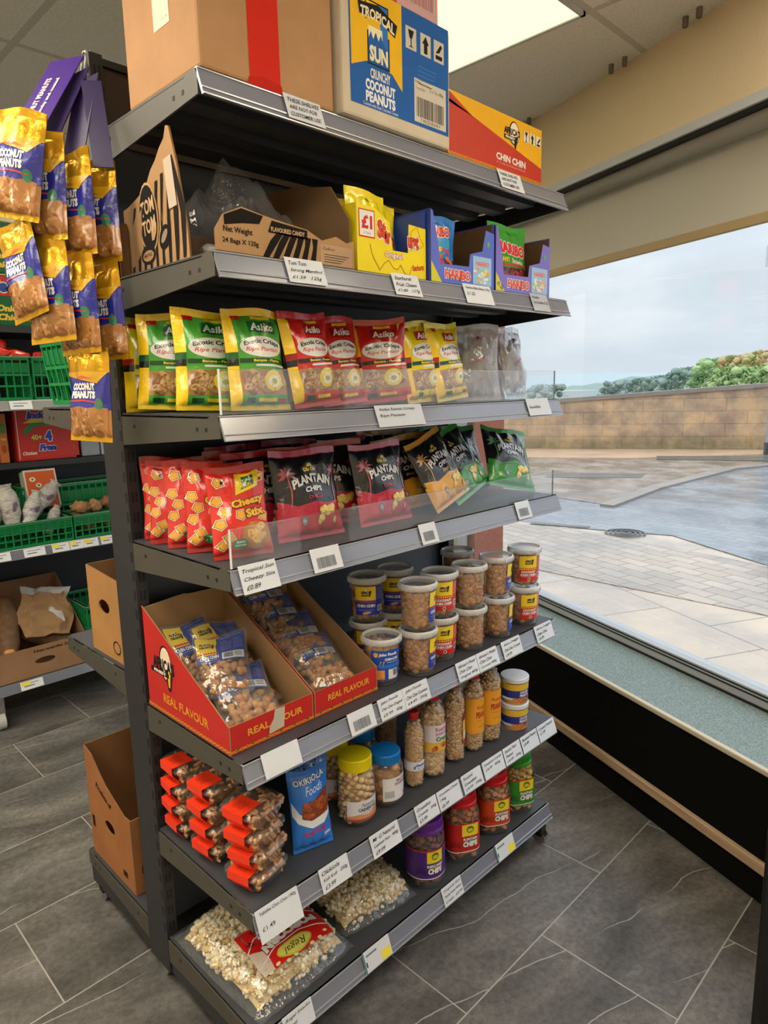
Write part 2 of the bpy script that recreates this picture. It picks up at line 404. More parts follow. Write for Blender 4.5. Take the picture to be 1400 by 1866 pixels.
def ceil_nodes(t, b, n, l):
    v = tcm(t, n, l, loc=(-0.152, 0.49, 0))
    br = n('ShaderNodeTexBrick'); br.inputs['Scale'].default_value = 1.0; br.inputs['Brick Width'].default_value = 0.589; br.inputs['Row Height'].default_value = 0.667
    br.inputs['Mortar Size'].default_value = 0.012; br.inputs['Mortar Smooth'].default_value = 0.0; br.offset = 0.0
    br.inputs['Color1'].default_value = (*hx('efece6'), 1); br.inputs['Color2'].default_value = (*hx('eae7e1'), 1); br.inputs['Mortar'].default_value = (*hx('cfcac2'), 1); l(v, br.inputs['Vector'])
    n2 = noise_n(n, l, v, 180, 3, 0.7); g = ramp(n, [(0.35, (0.86, 0.86, 0.86)), (0.6, (1.03, 1.03, 1.03))]); l(n2.outputs['Fac'], g.inputs['Fac'])
    l(mixc(n, l, 1.0, br.outputs['Color'], g.outputs['Color'], 'MULTIPLY'), b.inputs['Base Color'])
nodes_mat('ceiling_tile', ceil_nodes, rough=0.9, spec=0.1)
def wall_nodes(cc, s=220):
    def f(t, b, n, l):
        v = tcm(t, n, l); n2 = noise_n(n, l, v, s, 4); g = ramp(n, [(0.3, (0.95, 0.95, 0.95)), (0.7, (1.04, 1.04, 1.04))]); l(n2.outputs['Fac'], g.inputs['Fac'])
        l(mixc(n, l, 1.0, cc, g.outputs['Color'], 'MULTIPLY'), b.inputs['Base Color'])
    return f
nodes_mat('wall_paint', wall_nodes(hx('e6dfd0')), rough=0.8, spec=0.2)
nodes_mat('cream_board', wall_nodes(hx('dac8a6')), rough=0.55, spec=0.35)
m_bl = nodes_mat('blind_fabric', wall_nodes(hx('dcd7ca'), 400), rough=0.85, spec=0.2); t = m_bl.node_tree      # cloth that lets some daylight through
tl = t.nodes.new('ShaderNodeBsdfTranslucent'); tl.inputs[0].default_value = (*hx('e4dfd0'), 1); mxs = t.nodes.new('ShaderNodeMixShader'); mxs.inputs[0].default_value = 0.45
t.links.new(t.nodes['Principled BSDF'].outputs[0], mxs.inputs[1]); t.links.new(tl.outputs[0], mxs.inputs[2]); t.links.new(mxs.outputs[0], t.nodes['Material Output'].inputs[0])
def carpet(t, b, n, l):
    v = tcm(t, n, l); a = noise_n(n, l, v, 260, 3, 0.8); r = ramp(n, [(0.3, hx('5c6b6c')), (0.55, hx('95a6a6')), (0.75, hx('ccd8d6'))]); l(a.outputs['Fac'], r.inputs['Fac'])
    l(r.outputs['Color'], b.inputs['Base Color'])
    bp = n('ShaderNodeBump'); bp.inputs['Strength'].default_value = 0.5; bp.inputs['Distance'].default_value = 0.003; l(a.outputs['Fac'], bp.inputs['Height']); l(bp.outputs['Normal'], b.inputs['Normal'])
nodes_mat('grey_carpet', carpet, rough=0.95, spec=0.1)
def blackfelt(t, b, n, l):
    v = tcm(t, n, l); a = noise_n(n, l, v, 300, 3, 0.8); r = ramp(n, [(0.3, hx('0a0a0a')), (0.75, hx('1d1d1c'))]); l(a.outputs['Fac'], r.inputs['Fac']); l(r.outputs['Color'], b.inputs['Base Color'])
nodes_mat('black_felt', blackfelt, rough=0.95, spec=0.05)
def wood(t, b, n, l):
    v = tcm(t, n, l, rot=-PHI-PI/2, sca=(1, 1, 1)); m = n('ShaderNodeMapping'); m.inputs['Scale'].default_value = (3, 60, 60); l(v, m.inputs['Vector'])
    a = noise_n(n, l, m.outputs[0], 1.0, 4); r = ramp(n, [(0.3, hx('a98c6d')), (0.7, hx('cdb192'))]); l(a.outputs['Fac'], r.inputs['Fac']); l(r.outputs['Color'], b.inputs['Base Color'])
nodes_mat('beech_trim', wood, rough=0.5)
m = bpy.data.materials.new('light_panel'); m.use_nodes = True; t = m.node_tree; t.nodes.clear()
em = t.nodes.new('ShaderNodeEmission'); em.inputs[0].default_value = (*LAMPCOL, 1); em.inputs[1].default_value = LAMP
ou = t.nodes.new('ShaderNodeOutputMaterial'); t.links.new(em.outputs[0], ou.inputs[0]); MATS['light_panel'] = m
m2_ = m.copy(); m2_.name = 'light_panel_dim'; MATS['light_panel_dim'] = m2_   # the panel by the window burns dimmer and yellower
for q_ in m2_.node_tree.nodes:
    if q_.type == 'EMISSION': q_.inputs[0].default_value = (1.0, 0.93, 0.50, 1); q_.inputs[1].default_value = 1.6
mat('alu', rough=0.4, spec=0.5, colr=hx('b9bcc4')); mat('gloss_black', rough=0.2, spec=0.6, colr=hx('0b0b0e')); mat('matt_black', rough=0.6, colr=hx('0d0d0f'))

corners = [(-2.8, -3.2), P(1.755, -2.74, 0)[:2], P(1.755, 3.96, 0)[:2], (-2.8, 3.0)]
def slab(poly, z0, z1, m_):
    k = M(); n = len(poly); vs = [(x, y, z0) for x, y in poly]+[(x, y, z1) for x, y in poly]
    fs = [tuple(range(n-1, -1, -1)), tuple(range(n, 2*n))]+[(i, (i+1) % n, (i+1) % n+n, i+n) for i in range(n)]
    return k.add(vs, fs, m_)
big = [(-2.95, -3.35), P(1.76, -2.95, 0)[:2], P(1.76, 4.2, 0)[:2], (-2.95, 3.15)]
struct('floor', slab(big, -0.05, 0, 'floor_vinyl'))
bigc = [(-2.95, -3.35), P(2.2, -2.95, 0)[:2], P(2.2, 4.2, 0)[:2], (-2.95, 3.15)]
struct('ceiling', slab(bigc, CEIL, CEIL+0.05, 'ceiling_tile'))
struct('wall_back', M().box((-2.9, 3.0, 0), (3.3, 3.1, CEIL), 'wall_paint'))
struct('wall_left', M().box((-2.9, -3.3, 0), (-2.8, 3.0, CEIL), 'wall_paint'))
struct('wall_front', M().box((-2.9, -3.3, 0), (0.62, -3.2, CEIL), 'wall_paint'))
def UB(mm, U0, U1, A0, A1, z0, z1, m_, c=(0.5, 0.5, 0.5)): return mm.box((U0, A0, z0), (U1, A1, z1), m_, c, T=P)
# window wall: low black front, carpeted display ledge, frame, glass, fascia
JL, JR = 2.15, -1.75
k = M(); UB(k, 1.758, 2.2, JR, JL, 0, 0.447, 'black_felt'); struct('wall_window', k)
k = M(); UB(k, 1.755, 2.2, JL, 4.0, 0, CEIL, 'wall_paint'); UB(k, 1.755, 2.2, -2.8, JR, 0, CEIL, 'wall_paint'); struct('wall_right', k)
k = M(); UB(k, 1.765, 2.10, JR, JL, 0.447, 0.452, 'grey_carpet'); struct('window_ledge', k)
mat('nosing', rough=0.5, colr=hx('cfc4ae'))
k = M(); UB(k, 1.748, 1.768, JR, JL, 0.436, 0.455, 'nosing'); struct('trim_1', k, bevel=0.004)
k = M(); UB(k, 1.738, 1.758, JR, JL, 0.112, 0.15, 'beech_trim'); struct('trim_2', k, bevel=0.004)
k = M(); UB(k, 1.755, 2.2, JR, JL, 2.43, CEIL, 'cream_board'); struct('wall_fascia', k)
k = M(); UB(k, 1.752, 1.775, JR, JL, 2.404, 2.432, 'alu'); UB(k, 1.765, 2.0, JR, JL, 2.40, 2.43, 'matt_black'); struct('trim_3', k)
win = M(); UB(win, 2.10, 2.17, JR, JL, 0.452, 0.512, 'alu'); UB(win, 2.10, 2.17, JR, JL, 2.36, 2.43, 'alu'); UB(win, 2.10, 2.17, JL-0.05, JL, 0.512, 2.36, 'alu'); UB(win, 2.10, 2.17, JR, JR+0.05, 0.512, 2.36, 'alu')
for z in (0.486, 0.500): UB(win, 2.097, 2.1005, JR, JL, z, z+0.005, 'matt_black')
UB(win, 2.090, 2.1002, JR, JL, 0.452, 0.458, 'matt_black')
wf = tag(obj('window_1', win), kind='structure')
k = M(); UB(k, 2.130, 2.134, JR+0.05, JL-0.05, 0.512, 2.36, 'glass'); part('glass_pane', k, wf)
mat('brick', rough=0.85, vary=(40, 0.3), colr=hx('9a4a3c'))
k = M(); UB(k, 2.2, 2.42, 2.052, 2.6, -0.02, 2.9, 'brick'); struct('wall_pier', k)
# roller blind, pulled part way down
rb = thing('roller_blind', 'cream roller blind pulled partly down over the shop window', 'blind', P(1.86, 0, 2.39))
Rz = rb.location
k = M(); pts = [Vector(P(1.845, A, 2.402))-Rz for A in (JR+0.02, JL-0.02)]; k.tube(pts, 0.040, 'blind_fabric', n=20); part('roller_tube', k, rb, smooth=True, auto=True)
def lp(U, A, z): return tuple(Vector(P(U, A, z))-Rz)
k = M(); k.box((1.884, JR+0.03, 2.128), (1.8855, JL-0.03, 2.40), 'blind_fabric', T=lp); part('blind_fabric', k, rb)
mat('bar', rough=0.5, colr=hx('b79f76')); k = M(); k.box((1.876, JR+0.03, 2.103), (1.892, JL-0.03, 2.135), 'bar', T=lp); part('bottom_bar', k, rb, bevel=0.003)
# clear hook stuck to the glass
hk = thing('adhesive_hook', 'clear square adhesive pad with a small metal hook on the window glass', 'hook', P(2.128, -0.062, 2.05)); Rh = Vector(hk.location)
def lh(U, A, z): return tuple(Vector(P(2.128+U, -0.062+A, 2.05+z))-Rh)
k = M(); k.box((-0.003, -0.032, -0.035), (0.001, 0.032, 0.035), 'clear_tub', T=lh); part('adhesive_pad', k, hk)
k = M(); k.tube([lh(-0.004, 0.004, 0.012), lh(-0.008, 0.002, -0.012), lh(-0.014, 0.006, -0.02), lh(-0.016, 0.012, -0.012)], 0.0022, 'matt_black', n=6); k.tube([lh(-0.006, -0.006, 0.012), lh(-0.006, 0.014, 0.012)], 0.002, 'matt_black', n=6); part('hook', k, hk)
# open door edge on the right, black, with its pull handle
dr = tag(obj('door_1', M().box((0.957, -1.46, 0.004), (1.021, -1.225, 2.3), 'gloss_black'), bevel=0.006), kind='structure')
part('pull_handle', M().box((0.951, -1.40, 0.88), (0.957, -1.23, 1.5), 'gloss_black'), dr, bevel=0.002)
# ceiling lights: 600 x 1200 flush panels
def light(x0, y0, label, lm='light_panel'):
    t_ = thing('ceiling_light', label, 'ceiling light', (x0+0.295, y0+0.667, CEIL), group='flush ceiling light panels')
    k = M(); a, b_ = 0.285, 0.655
    for q in (((-a, -b_, -0.012), (a, -b_+0.012, 0)), ((-a, b_-0.012, -0.012), (a, b_, 0)), ((-a, -b_, -0.012), (-a+0.012, b_, 0)), ((a-0.012, -b_, -0.012), (a, b_, 0))): k.box(*q, 'alu')
    part('light_frame', k, t_)
    k = M(); k.box((-a+0.012, -b_+0.012, -0.008), (a-0.012, b_-0.012, -0.002), lm); part('diffuser', k, t_)
light(0.741, -0.49, 'glowing warm white ceiling panel above the shop shelving near the window', 'light_panel_dim')
for x, y in ((-1.03, -0.49), (-1.03, 1.511), (-1.03, -2.49), (0.741-0.0, -2.49), (-2.2, 0.5), (-2.2, -1.5), (0.741, 1.511)): light(x, y, 'unseen ceiling light panel added to brighten the shop floor')  # unseen panels, extra ones added to brighten the interior
mat('clip', rough=0.5, colr=hx('6e6455'))
for (U, A), lab in zip(((1.719, 0.242), (1.712, 0.300), (1.712, -0.026), (1.708, -0.082), (1.72, 0.800), (1.73, 0.868)),
    ('left peg of the middle pair on the ceiling edge', 'far left peg of the middle pair on the ceiling edge', 'left peg of the pair nearest the light corner of the ceiling', 'right peg of the pair at the top of the photo', 'right peg of the pair above the chin chin carton', 'leftmost brown peg of the ceiling, above the chin chin carton')):
    k = M().lathe([(0.008, -0.028), (0.009, -0.02), (0.009, 0.0)], 'clip', n=10)
    tag(obj('ceiling_peg', k, loc=P(U, A, CEIL)), 'small brown plastic '+lab, 'peg', 'pegs along the ceiling edge')

# ---------------------------------------------------------------- the double-sided shelving unit
L = 1.25
SZ = {7: 2.205, 6: 1.891, 5: 1.588, 4: 1.278, 3: 0.849, 2: 0.489, 1: 0.156}
SD = {7: 0.459, 6: 0.478, 5: 0.461, 4: 0.463, 3: 0.462, 2: 0.465, 1: 0.456}
DK = hx('3d3f45'); DK2 = hx('33353a'); POSTC = hx('2b2c30'); LIT_LIP = hx('4a4740')  # left end plates carry the warm light on them in their colour
gon = thing('shelving_unit', 'dark grey double-sided shop shelving unit on casters, facing the window', 'shelving', (0, 0, 0))
RA = (0.019, 0.051)    # the price rail leans out by / hangs down by
def tray(n, z, d, side=-1, under=True):
    """one shelf: deck, lips, end plates, under-ribs; side -1 faces the camera aisle"""
    s = side; y0 = -0.028 if s < 0 else 0.092; yf = -d if s < 0 else 0.03+d
    k = M(); lo, hi = sorted((y0, yf))
    k.box((0.004, lo, z-0.004), (L-0.004, hi, z), 'steel', DK)
    k.box((0.004, *sorted((yf, yf-s*0.004)), z-0.046)[:0] or (0.004, min(yf, yf-s*0.004), z-0.046), (L-0.004, max(yf, yf-s*0.004), z), 'steel', DK2)
    if under:
        for f in (0.25, 0.5, 0.75):
            yy = y0+(yf-y0)*f; k.box((0.03, yy-0.025, z-0.026), (L-0.03, yy+0.025, z-0.004), 'steel', DK2)
    sh = part('shelf', k, gon)
    for x in (0.0, L-0.004):
        e = M(); zz = 0.046
        pl_ = [(y0, z-zz-0.03), (yf, z-zz), (yf, z-0.004), (yf-s*0.03, z-0.0005), (yf-s*0.045, z-0.008), (y0, z-0.008)]
        plate(e, pl_, [], lambda a, b, c_=0, x=x: (x-c_, a, b), 0.004, 'steel', LIT_LIP if x == 0 else DK2)
        for f in (0.12, 0.2, 0.85):
            yy = yf+(y0-yf)*f; e.box((x-0.0006, yy-0.004, z-0.034), (x+0.0002, yy+0.004, z-0.026), 'matt_black')
        part('end_bracket', e, sh)
    if side < 0:
        r = M(); a = (yf, z-0.0016); b = (yf-RA[0], z-RA[1])
        r.add([(0, a[0], a[1]), (L, a[0], a[1]), (L, b[0], b[1]), (0, b[0], b[1]), (0, a[0]+0.006, a[1]), (L, a[0]+0.006, a[1]), (L, b[0]+0.006, b[1]), (0, b[0]+0.006, b[1])],
              [(0, 1, 2, 3), (4, 7, 6, 5), (0, 4, 5, 1), (3, 2, 6, 7), (0, 3, 7, 4), (1, 5, 6, 2)], 'rail', hx('7c8090'))
        # raised top and bottom beads of the plastic ticket strip
        for f in (0.03, 0.74, 0.97):
            yy = a[0]+(b[0]-a[0])*f; zz_ = a[1]+(b[1]-a[1])*f; r.box((0, yy-0.0025, zz_-0.0012), (L, yy+0.001, zz_+0.0012), 'rail', hx('a2a4ad'))
        part('price_rail', r, sh)
    return sh
for n in range(1, 8): tray(n, SZ[n], SD[n])
for z, d in ((1.60, 0.46), (0.905, 0.46), (0.156, 0.48)): tray(0, z, d, 1)
for x in (0.0, L-0.03):
    k = M(); k.box((x, -0.026, 0.04), (x+0.03, 0.09, 2.37), 'steel', POSTC)
    for i in range(44):
        z = 0.17+i*0.05
        k.box((x+0.008, -0.0268, z), (x+0.014, -0.0258, z+0.026), 'matt_black'); k.box((x+0.018, -0.0268, z), (x+0.024, -0.0258, z+0.026), 'matt_black')
        k.box((x-0.0006, -0.020, z), (x+0.0002, -0.010, z+0.026), 'matt_black')
    part('upright', k, gon)
k = M(); k.box((0.03, 0.022, 0.16), (L-0.03, 0.04, 2.2), 'steel', hx('40454f')); part('back_panel', k, gon)
k = M(); k.box((0.03, 0.010, 2.20), (L-0.03, 0.05, 2.36), 'steel', hx('4a3f38')); k.box((0.0, 0.0, 2.36), (L, 0.07, 2.375), 'steel', POSTC); part('top_panel', k, gon)
for s, yf in ((-1, -SD[1]+0.004), (1, 0.506)):
    for x in (0.004, L-0.034):
        k = M(); pl_ = [(yf, 0.105), (yf, 0.045), (-s*0.0+(-0.026 if s < 0 else 0.09), 0.045), ((-0.026 if s < 0 else 0.09), 0.11)]
        plate(k, pl_, [], lambda a, b, c_=0, x=x: (x-c_, a, b), 0.03, 'steel', POSTC); part('base_foot', k, gon)
for x, y in ((0.02, 0.447), (0.02, 0.03), (1.235, -0.435), (1.235, 0.447), (0.02, -0.435), (1.19, -0.36)):
    k = M(); k.tube([(x-0.012, y, 0.026), (x+0.012, y, 0.026)], 0.026, 'chrome', n=18); k.box((x-0.016, y-0.014, 0.03), (x+0.016, y+0.014, 0.05), 'matt_black'); part('caster', k, gon)
k = M(); k.box((0.03, -0.30, 0.05), (L-0.03, -0.29, 0.11), 'matt_black'); part('base_crossbar', k, gon)
for n, h in ((5, 0.088), (4, 0.082)):
    k = M(); yf = -SD[n]+0.006; z = SZ[n]
    k.box((0.006, yf-0.0025, z+.0005), (L-0.02, yf, z+h), 'guard')
    k.box((0.006, yf-0.0035, z), (0.0085, yf+0.001, z+h), 'plastic', hx('dfe6ee')); k.box((L-0.022, yf-0.003, z), (L-0.02, yf+0.001, z+h), 'plastic', hx('8f98a0'))
    k.box((0.006, yf-0.0032, z+h-0.002), (L-0.02, yf+0.0008, z+h), 'guard')
    part('acrylic_guard', k, gon, 'clear acrylic guard along the shelf edge')

# ---------------------------------------------------------------- price cards in the rails
INK = hx('20242e')
def card(n, x, w_, lines, label, hand=True, hang=0.0, bg_=hx('d6dae4'), bars=0, yellow=False, tilt=0.0, up=0.004):
    yf, z = -SD[n], SZ[n]; D_ = Vector((0, -RA[0], -RA[1])).normalized(); h = 0.054+hang
    o = Vector((x, yf-0.0048, z+0.001))-D_*up
    S = flat((0, 0, 0), (1, 0, 0), -D_); k = M()
    plate(k, [(0, -h), (w_, -h), (w_, 0), (0, 0)], [], lambda a, b, c_=0: S(a, b, c_), 0.0006, 'paper', bg_)
    if yellow:
        wrap(k, RC(0, -h, 0.004, 0, hx('2f8f90')), S, 'paper'); wrap(k, RC(w_*.62, -h*.95, w_*.96, -h*.5, hx('f2e04a'))+RC(w_*.1, -h*.3, w_*.5, -h*.2, hx('7a8590'))+RC(w_*.06, -h*.75, w_*.1, -h*.5, INK), S, 'paper')
    nl = len(lines)
    for i, tx in enumerate(lines):
        if not tx: continue
        hh = h/(nl+0.7)*0.62; cy = -h*(i+0.75)/(nl+0.5)
        tw = min(w_*0.86, len(tx)*hh*0.72)
        wrap(k, TX(tx, w_*0.08+tw/2, cy, w=tw, h=hh, c=INK if hand else hx('4a4d58'), shear=0.35 if hand else 0, rot=0.03 if hand else 0, bold=0.006), S, 'paper')
    if bars: wrap(k, BAR(w_*0.15, -h*0.85, w_*0.78, -h*0.4, c=hx('6c7078'), seed=bars), S, 'paper')
    t_ = obj('price_card', k, loc=o, rot=(0, tilt, 0)); tag(t_, label, 'price card', 'price cards in the shelf rails'); return t_
CARDS = [
 (7, .187, .095, ['THESE SHELVES', 'ARE NOT FOR', 'CUSTOMER USE'], 'white notice card under the tape-sealed brown carton on the top rail', {}),
 (7, .901, .110, ['THESE SHELVES', 'ARE NOT FOR', 'CUSTOMER USE'], 'white notice card under the red and yellow carton at the right of the top rail', {}),
 (6, .157, .099, ['Tom Tom', 'Strong Menthol', '£1.59   125g'], 'handwritten strong menthol price card under the zebra striped box', {}),
 (6, .463, .092, ['Starburst', 'Fruit Chews', '£1.00   127g'], 'handwritten fruit chews price card under the yellow sweets box', {}),
 (6, .727, .120, ['Haribo Balla Bites 160g', '£1.25', ''], 'printed price card under the left blue sweets box', dict(hand=False)),
 (6, 1.039, .090, ['Haribo', 'Giant Strawbs £1.25', ''], 'small grey price card at the right end of the sweets rail', dict(hand=False, bg_=hx('b9bdc9'))),
 (5, .415, .165, ['Asiko Exotic Crisps', 'Ripe Plantain', ''], 'faint printed exotic crisps card in the long silver rail below the red crisps', dict(hand=False, bg_=hx('c5cad6'))),
 (5, 1.052, .123, ['', 'Stockfish', ''], 'faint pale card near the right end of the exotic crisps rail', dict(hand=False, bg_=hx('d5dae6'))),
 (4, .016, .092, ['Tropical Sun', 'Cheezy Stix', '£0.89'], 'large handwritten £0.89 price card at the left end of the plantain chips rail', dict(hang=.006)),
 (4, .202, .085, [''], 'barcode card under the red and black plantain chips', dict(bars=3)),
 (4, .562, .065, [''], 'narrow barcode card in the middle of the plantain chips rail', dict(bars=4, bg_=hx('d5dae6'))),
 (4, .998, .075, [''], 'barcode card near the right end of the plantain chips rail', dict(bars=5, bg_=hx('d5dae6'))),
 (3, .045, .100, [''], 'blank white card under the front left display box', {}),
 (3, .297, .085, [''], 'barcode card under the right display box', dict(bars=6)),
 (3, .400, .090, ['Jako Foods', 'Chin Chin Original', '£0.99   60g'], 'handwritten chin chin card, the left of the joined pair next to the barcode card', {}),
 (3, .491, .098, ['Jako Foods', 'Chin Chin Coconut', '£4.49   350g'], 'handwritten coconut chin chin card, the right of the joined pair', {}),
 (3, .713, .094, ["African's Finest", 'Chin Chin', 'Original 400g'], 'handwritten Original 400g card under the plain tubs', {}),
 (3, .809, .100, ["African's Finest", 'Chin Chin', 'Coconut 400g'], 'handwritten Coconut 400g card touching the Original 400g card', {}),
 (3, .935, .099, ['Africa Delight', 'Chin Chin Coconut', '£4.99'], 'handwritten coconut chin chin card, second from the right on the tub rail', {}),
 (3, 1.119, .102, ['Africa Delight', 'Chin Chin', '£4.99'], 'handwritten card at the right end of the tub rail', {}),
 (2, .003, .118, ['Tabitha Chin Chin 140g', '', '£1.49', ''], 'large printed chin chin card over the popcorn at the rail corner', dict(hand=False, hang=.018)),
 (2, .186, .092, ['Okikiola', 'Kuli Kuli   250g', '£3.99'], 'handwritten Kuli Kuli price card below the blue pouch', dict(hang=.004)),
 (2, .356, .105, ['Mr G Natural', 'Cashew Nut   400g', '£9.99'], 'handwritten Cashew Nut price card below the yellow lidded jar', dict(hang=.004)),
 (2, .528, .090, ['Groundnut', 'Crunchy   500g', '£3.99'], 'handwritten Groundnut Crunchy card left of the Groundnut Chewy card', {}),
 (2, .622, .100, ['Groundnut Chewy', '190g', '£6.99'], 'handwritten Groundnut Chewy 190g card above the purple lid', {}),
 (2, .733, .094, ['Roasted', 'Groundnut', '£4.99   500g'], 'handwritten Roasted Groundnut card above the red lidded tub', {}),
 (2, .836, .104, ['Groundnut Crunchy', '£4.99   400g', ''], 'handwritten card above the gap between the red and orange tubs', {}),
 (2, .945, .093, ['Exotic Nut', 'Peanut', '£4.49   300g'], 'handwritten Exotic Nut card above the orange tub', {}),
 (2, 1.044, .094, ['Roasted Peanut', '£4.49', ''], 'handwritten Roasted Peanut card, second from the right over the green tub', {}),
 (2, 1.143, .104, ['Coated Peanut', '£1.49', ''], 'handwritten card at the right end of the bottle shelf rail', {}),
 (1, .065, .088, ['Regal Snacks', 'Sweet', '£1.99'], 'handwritten card on the lowest rail at the bottom edge of the photo', {}),
 (1, .327, .098, [''], 'printed card with yellow patch, left one on the lowest rail', dict(yellow=True)),
 (1, .650, .090, ['Tropical Sun', 'Purple Sweet Potato', 'Crisps   £2.99'], 'handwritten Purple Sweet Potato card on the lowest rail', {}),
 (1, .918, .100, [''], 'printed card with yellow patch, right one on the lowest rail near the caster', dict(yellow=True)),
]
for n, x, w_, ls, lab, kw in CARDS: card(n, x, w_, ls, lab, **kw)
# ---------------------------------------------------------------- pillow bags
def bagsurf(W, H, T, seed, s0=0.012, s1=0.016, wr=1.0, belly=0.42):
    rg = random.Random(seed); ph = [rg.uniform(0, 6.28) for _ in range(8)]; fr = [rg.uniform(.8, 1.25) for _ in range(8)]
    def S(x, y, d=0.0, side=-1):
        u = max(-1, min(1, x/(W/2))); v = (y-s0)/(H-s0-s1)
        if 0 < v < 1:
            g = math.sin(PI*v**(0.75 if belly < .5 else 1.0))**0.5
            t = T/2*(1-abs(u)**2.3)**0.62*g
            e = math.exp(-min(v, 1-v)/0.13)
            w_ = wr*0.0032*e*math.sin(2*PI*x/W*3.5*fr[0]+ph[0])*(1-abs(u)**4) + wr*0.0016*math.sin(34*fr[1]*x+48*fr[2]*y+ph[1])*(1-abs(u)**4)*g + wr*0.002*math.sin(70*fr[3]*x-62*fr[4]*y+ph[2])*(abs(u)**1.5)*(1-abs(u)**8)*g
            t = max(0.0006, t+(w_ if side < 0 else w_*0.6))
            if side > 0: t *= 0.75
            k = 1-0.07*math.sin(PI*v)
        else:
            t = 0.0005+abs(0.0007*math.sin(x*900)); k = 1.0
        bend = 0.006*math.sin(PI*max(0, min(1, (y/H))))+0.004*math.sin(7*x/W+ph[5])*(y/H)**2
        drop = 0.004*math.sin(5*x/W+ph[6])*(y/H)**3
        return (x*k, side*(t+d)+bend, y+drop)
    return S
def bag(W, H, T, seed, colf, art, key, nx=22, ny=30, m='bag', wr=1.0, ycuts=(), xcuts=(), artm='bag'):
    S = bagsurf(W, H, T, seed, wr=wr); k = M()
    xs = sorted(set([-W/2+W*i/nx for i in range(nx+1)]+list(xcuts))); ys = sorted(set([H*j/ny for j in range(ny+1)]+[0.012, H-0.016]+list(ycuts)))
    for side in (-1, 1):
        vs = [S(x, y, 0, side) for y in ys for x in xs]; n = len(xs)
        k0 = len(k.v); k.v.extend(vs)
        for j in range(len(ys)-1):
            for i in range(n-1):
                f = (j*n+i, j*n+i+1, (j+1)*n+i+1, (j+1)*n+i)
                if side > 0: f = f[::-1]
                mm_, cc = colf((xs[i]+xs[i+1])/2, (ys[j]+ys[j+1])/2, side)
                k.f.append(tuple(q+k0 for q in f)); k.m.append(mm_ or m); k.c.append(cc)
    wrap(k, art, lambda x, y, d: S(x, y, d), m=artm, cell=0.008, key=key, d0=0.0008, dk=0.00025)
    return k
def mixcol(a, b, t): return tuple(x*(1-t)+y*t for x, y in zip(a, b))
def chipsart(x0, y0, x1, y1, n, seed, cols, r=(0.012, 0.022), k=1, rim=True):
    rg = random.Random(seed); o = []
    for i in range(n):
        a, b_ = rg.uniform(*r), rg.uniform(*r)*0.7; cx = rg.uniform(x0+a, x1-a) if x1-x0 > 2*a else (x0+x1)/2; cy = rg.uniform(y0+b_, y1-b_) if y1-y0 > 2*b_ else (y0+y1)/2
        c = rg.choice(cols); ro = rg.uniform(-.6, .6)
        if rim: o += EL(cx, cy, a, b_, mixcol(c, (0.05, 0.02, 0.01), .5), k, 12, ro)
        o += EL(cx, cy+0.001, a*0.86, b_*0.82, c, k+0.3+0.02*i/n, 12, ro)
    return o
CH = [hx('b98a4e'), hx('c9a064'), hx('a5713c'), hx('d4b077'), hx('8e5c30')]
# exotic crisps bag
def crisps(color, seed):
    W, H, T = 0.158, 0.215, 0.05
    base = {'green': hx('4aa436'), 'red': hx('d0241f'), 'yellow': hx('e8d116')}[color]; dk = {'green': hx('12602c'), 'red': hx('a01512'), 'yellow': hx('b32418')}[color]
    edge = YEL if color != 'yellow' else hx('e8d116')
    def colf(x, y, side):
        if y > H-0.016: return None, (edge if color != 'red' else hx('c8201c'))
        if y < 0.012: return None, (hx('e6c51a') if color != 'red' else hx('c8201c'))
        if side > 0: return None, base
        if x < -W*0.36: return None, (hx('101512') if .42*H < y < .5*H else (dk if .5*H < y < .56*H else YEL))
        if y > H*0.86 and color != 'yellow': return None, base
        if y < H*0.40 and y > H*0.15: return None, hx('b27f45')
        if y <= H*0.15: return None, base
        return None, base
    a = []
    a += chipsart(-W*.35, H*.155, W*.47, H*.405, 60, seed, CH, (.009, .017))
    a += EL(W*.17, H*.29, .026, .022, hx('f0cf2a'), 2)+EL(W*.17, H*.28, .016, .013, hx('e9efd8'), 2.4)+EL(W*.17, H*.28, .008, .006, hx('b8a43a'), 2.7)
    a += RC(-W*.14, H*.76, W*.32, H*.87, dk, 1)+TX('Asiko', W*.09, H*.815, w=W*.40, h=H*.075, c=hx('eeeee8'), bold=.03, k=2)
    a += EL(W*.05, H*.62, W*.385, H*.105, hx('e9e6e0'), 1, 28)
    a += TX('Exotic Crisps', W*.05, H*.655, w=W*.64, h=H*.06, c=hx('15151a'), bold=.03, arc=.006)+TX('Ripe Plantain', W*.05, H*.59, w=W*.60, h=H*.055, c=hx('cf3b2e'), shear=.25, bold=.01)
    a += RC(-W*.35, H*.46, W*.46, H*.505, hx('0f4a1e') if color != 'red' else hx('231013'), 1)+TX('Banane - Plantain', W*.1, H*.483, w=W*.5, h=H*.026, c=hx('f0d63c'), bold=.03)
    a += RC(-W*.12, H*.425, W*.46, H*.445, hx('e9e6e0'), 1)
    a += RC(-W*.08, H*.885, W*.22, H*.915, hx('f0cf2a'), 1)+RC(-W*.36, H*.885, -W*.22, H*.93, hx('c8201c'), 1.2)
    a += RC(-W*.1, H*.08, W*.2, H*.115, hx('f0cf2a'), 1)+RC(W*.24, H*.07, W*.4, H*.11, hx('c8201c'), 1)+RC(-W*.3, H*.07, -W*.14, H*.12, hx('14502a'), 1)
    return bag(W, H, T, seed, colf, a, 'cr'+color, ycuts=(H*.15, H*.40, H*.86), xcuts=(-W*.36,), wr=1.9).mesh('crisps_bag', True)
CR = {(c, i): crisps(c, 10+i) for c in ('green', 'red', 'yellow') for i in (0, 1)}
z5 = SZ[5]+0.001
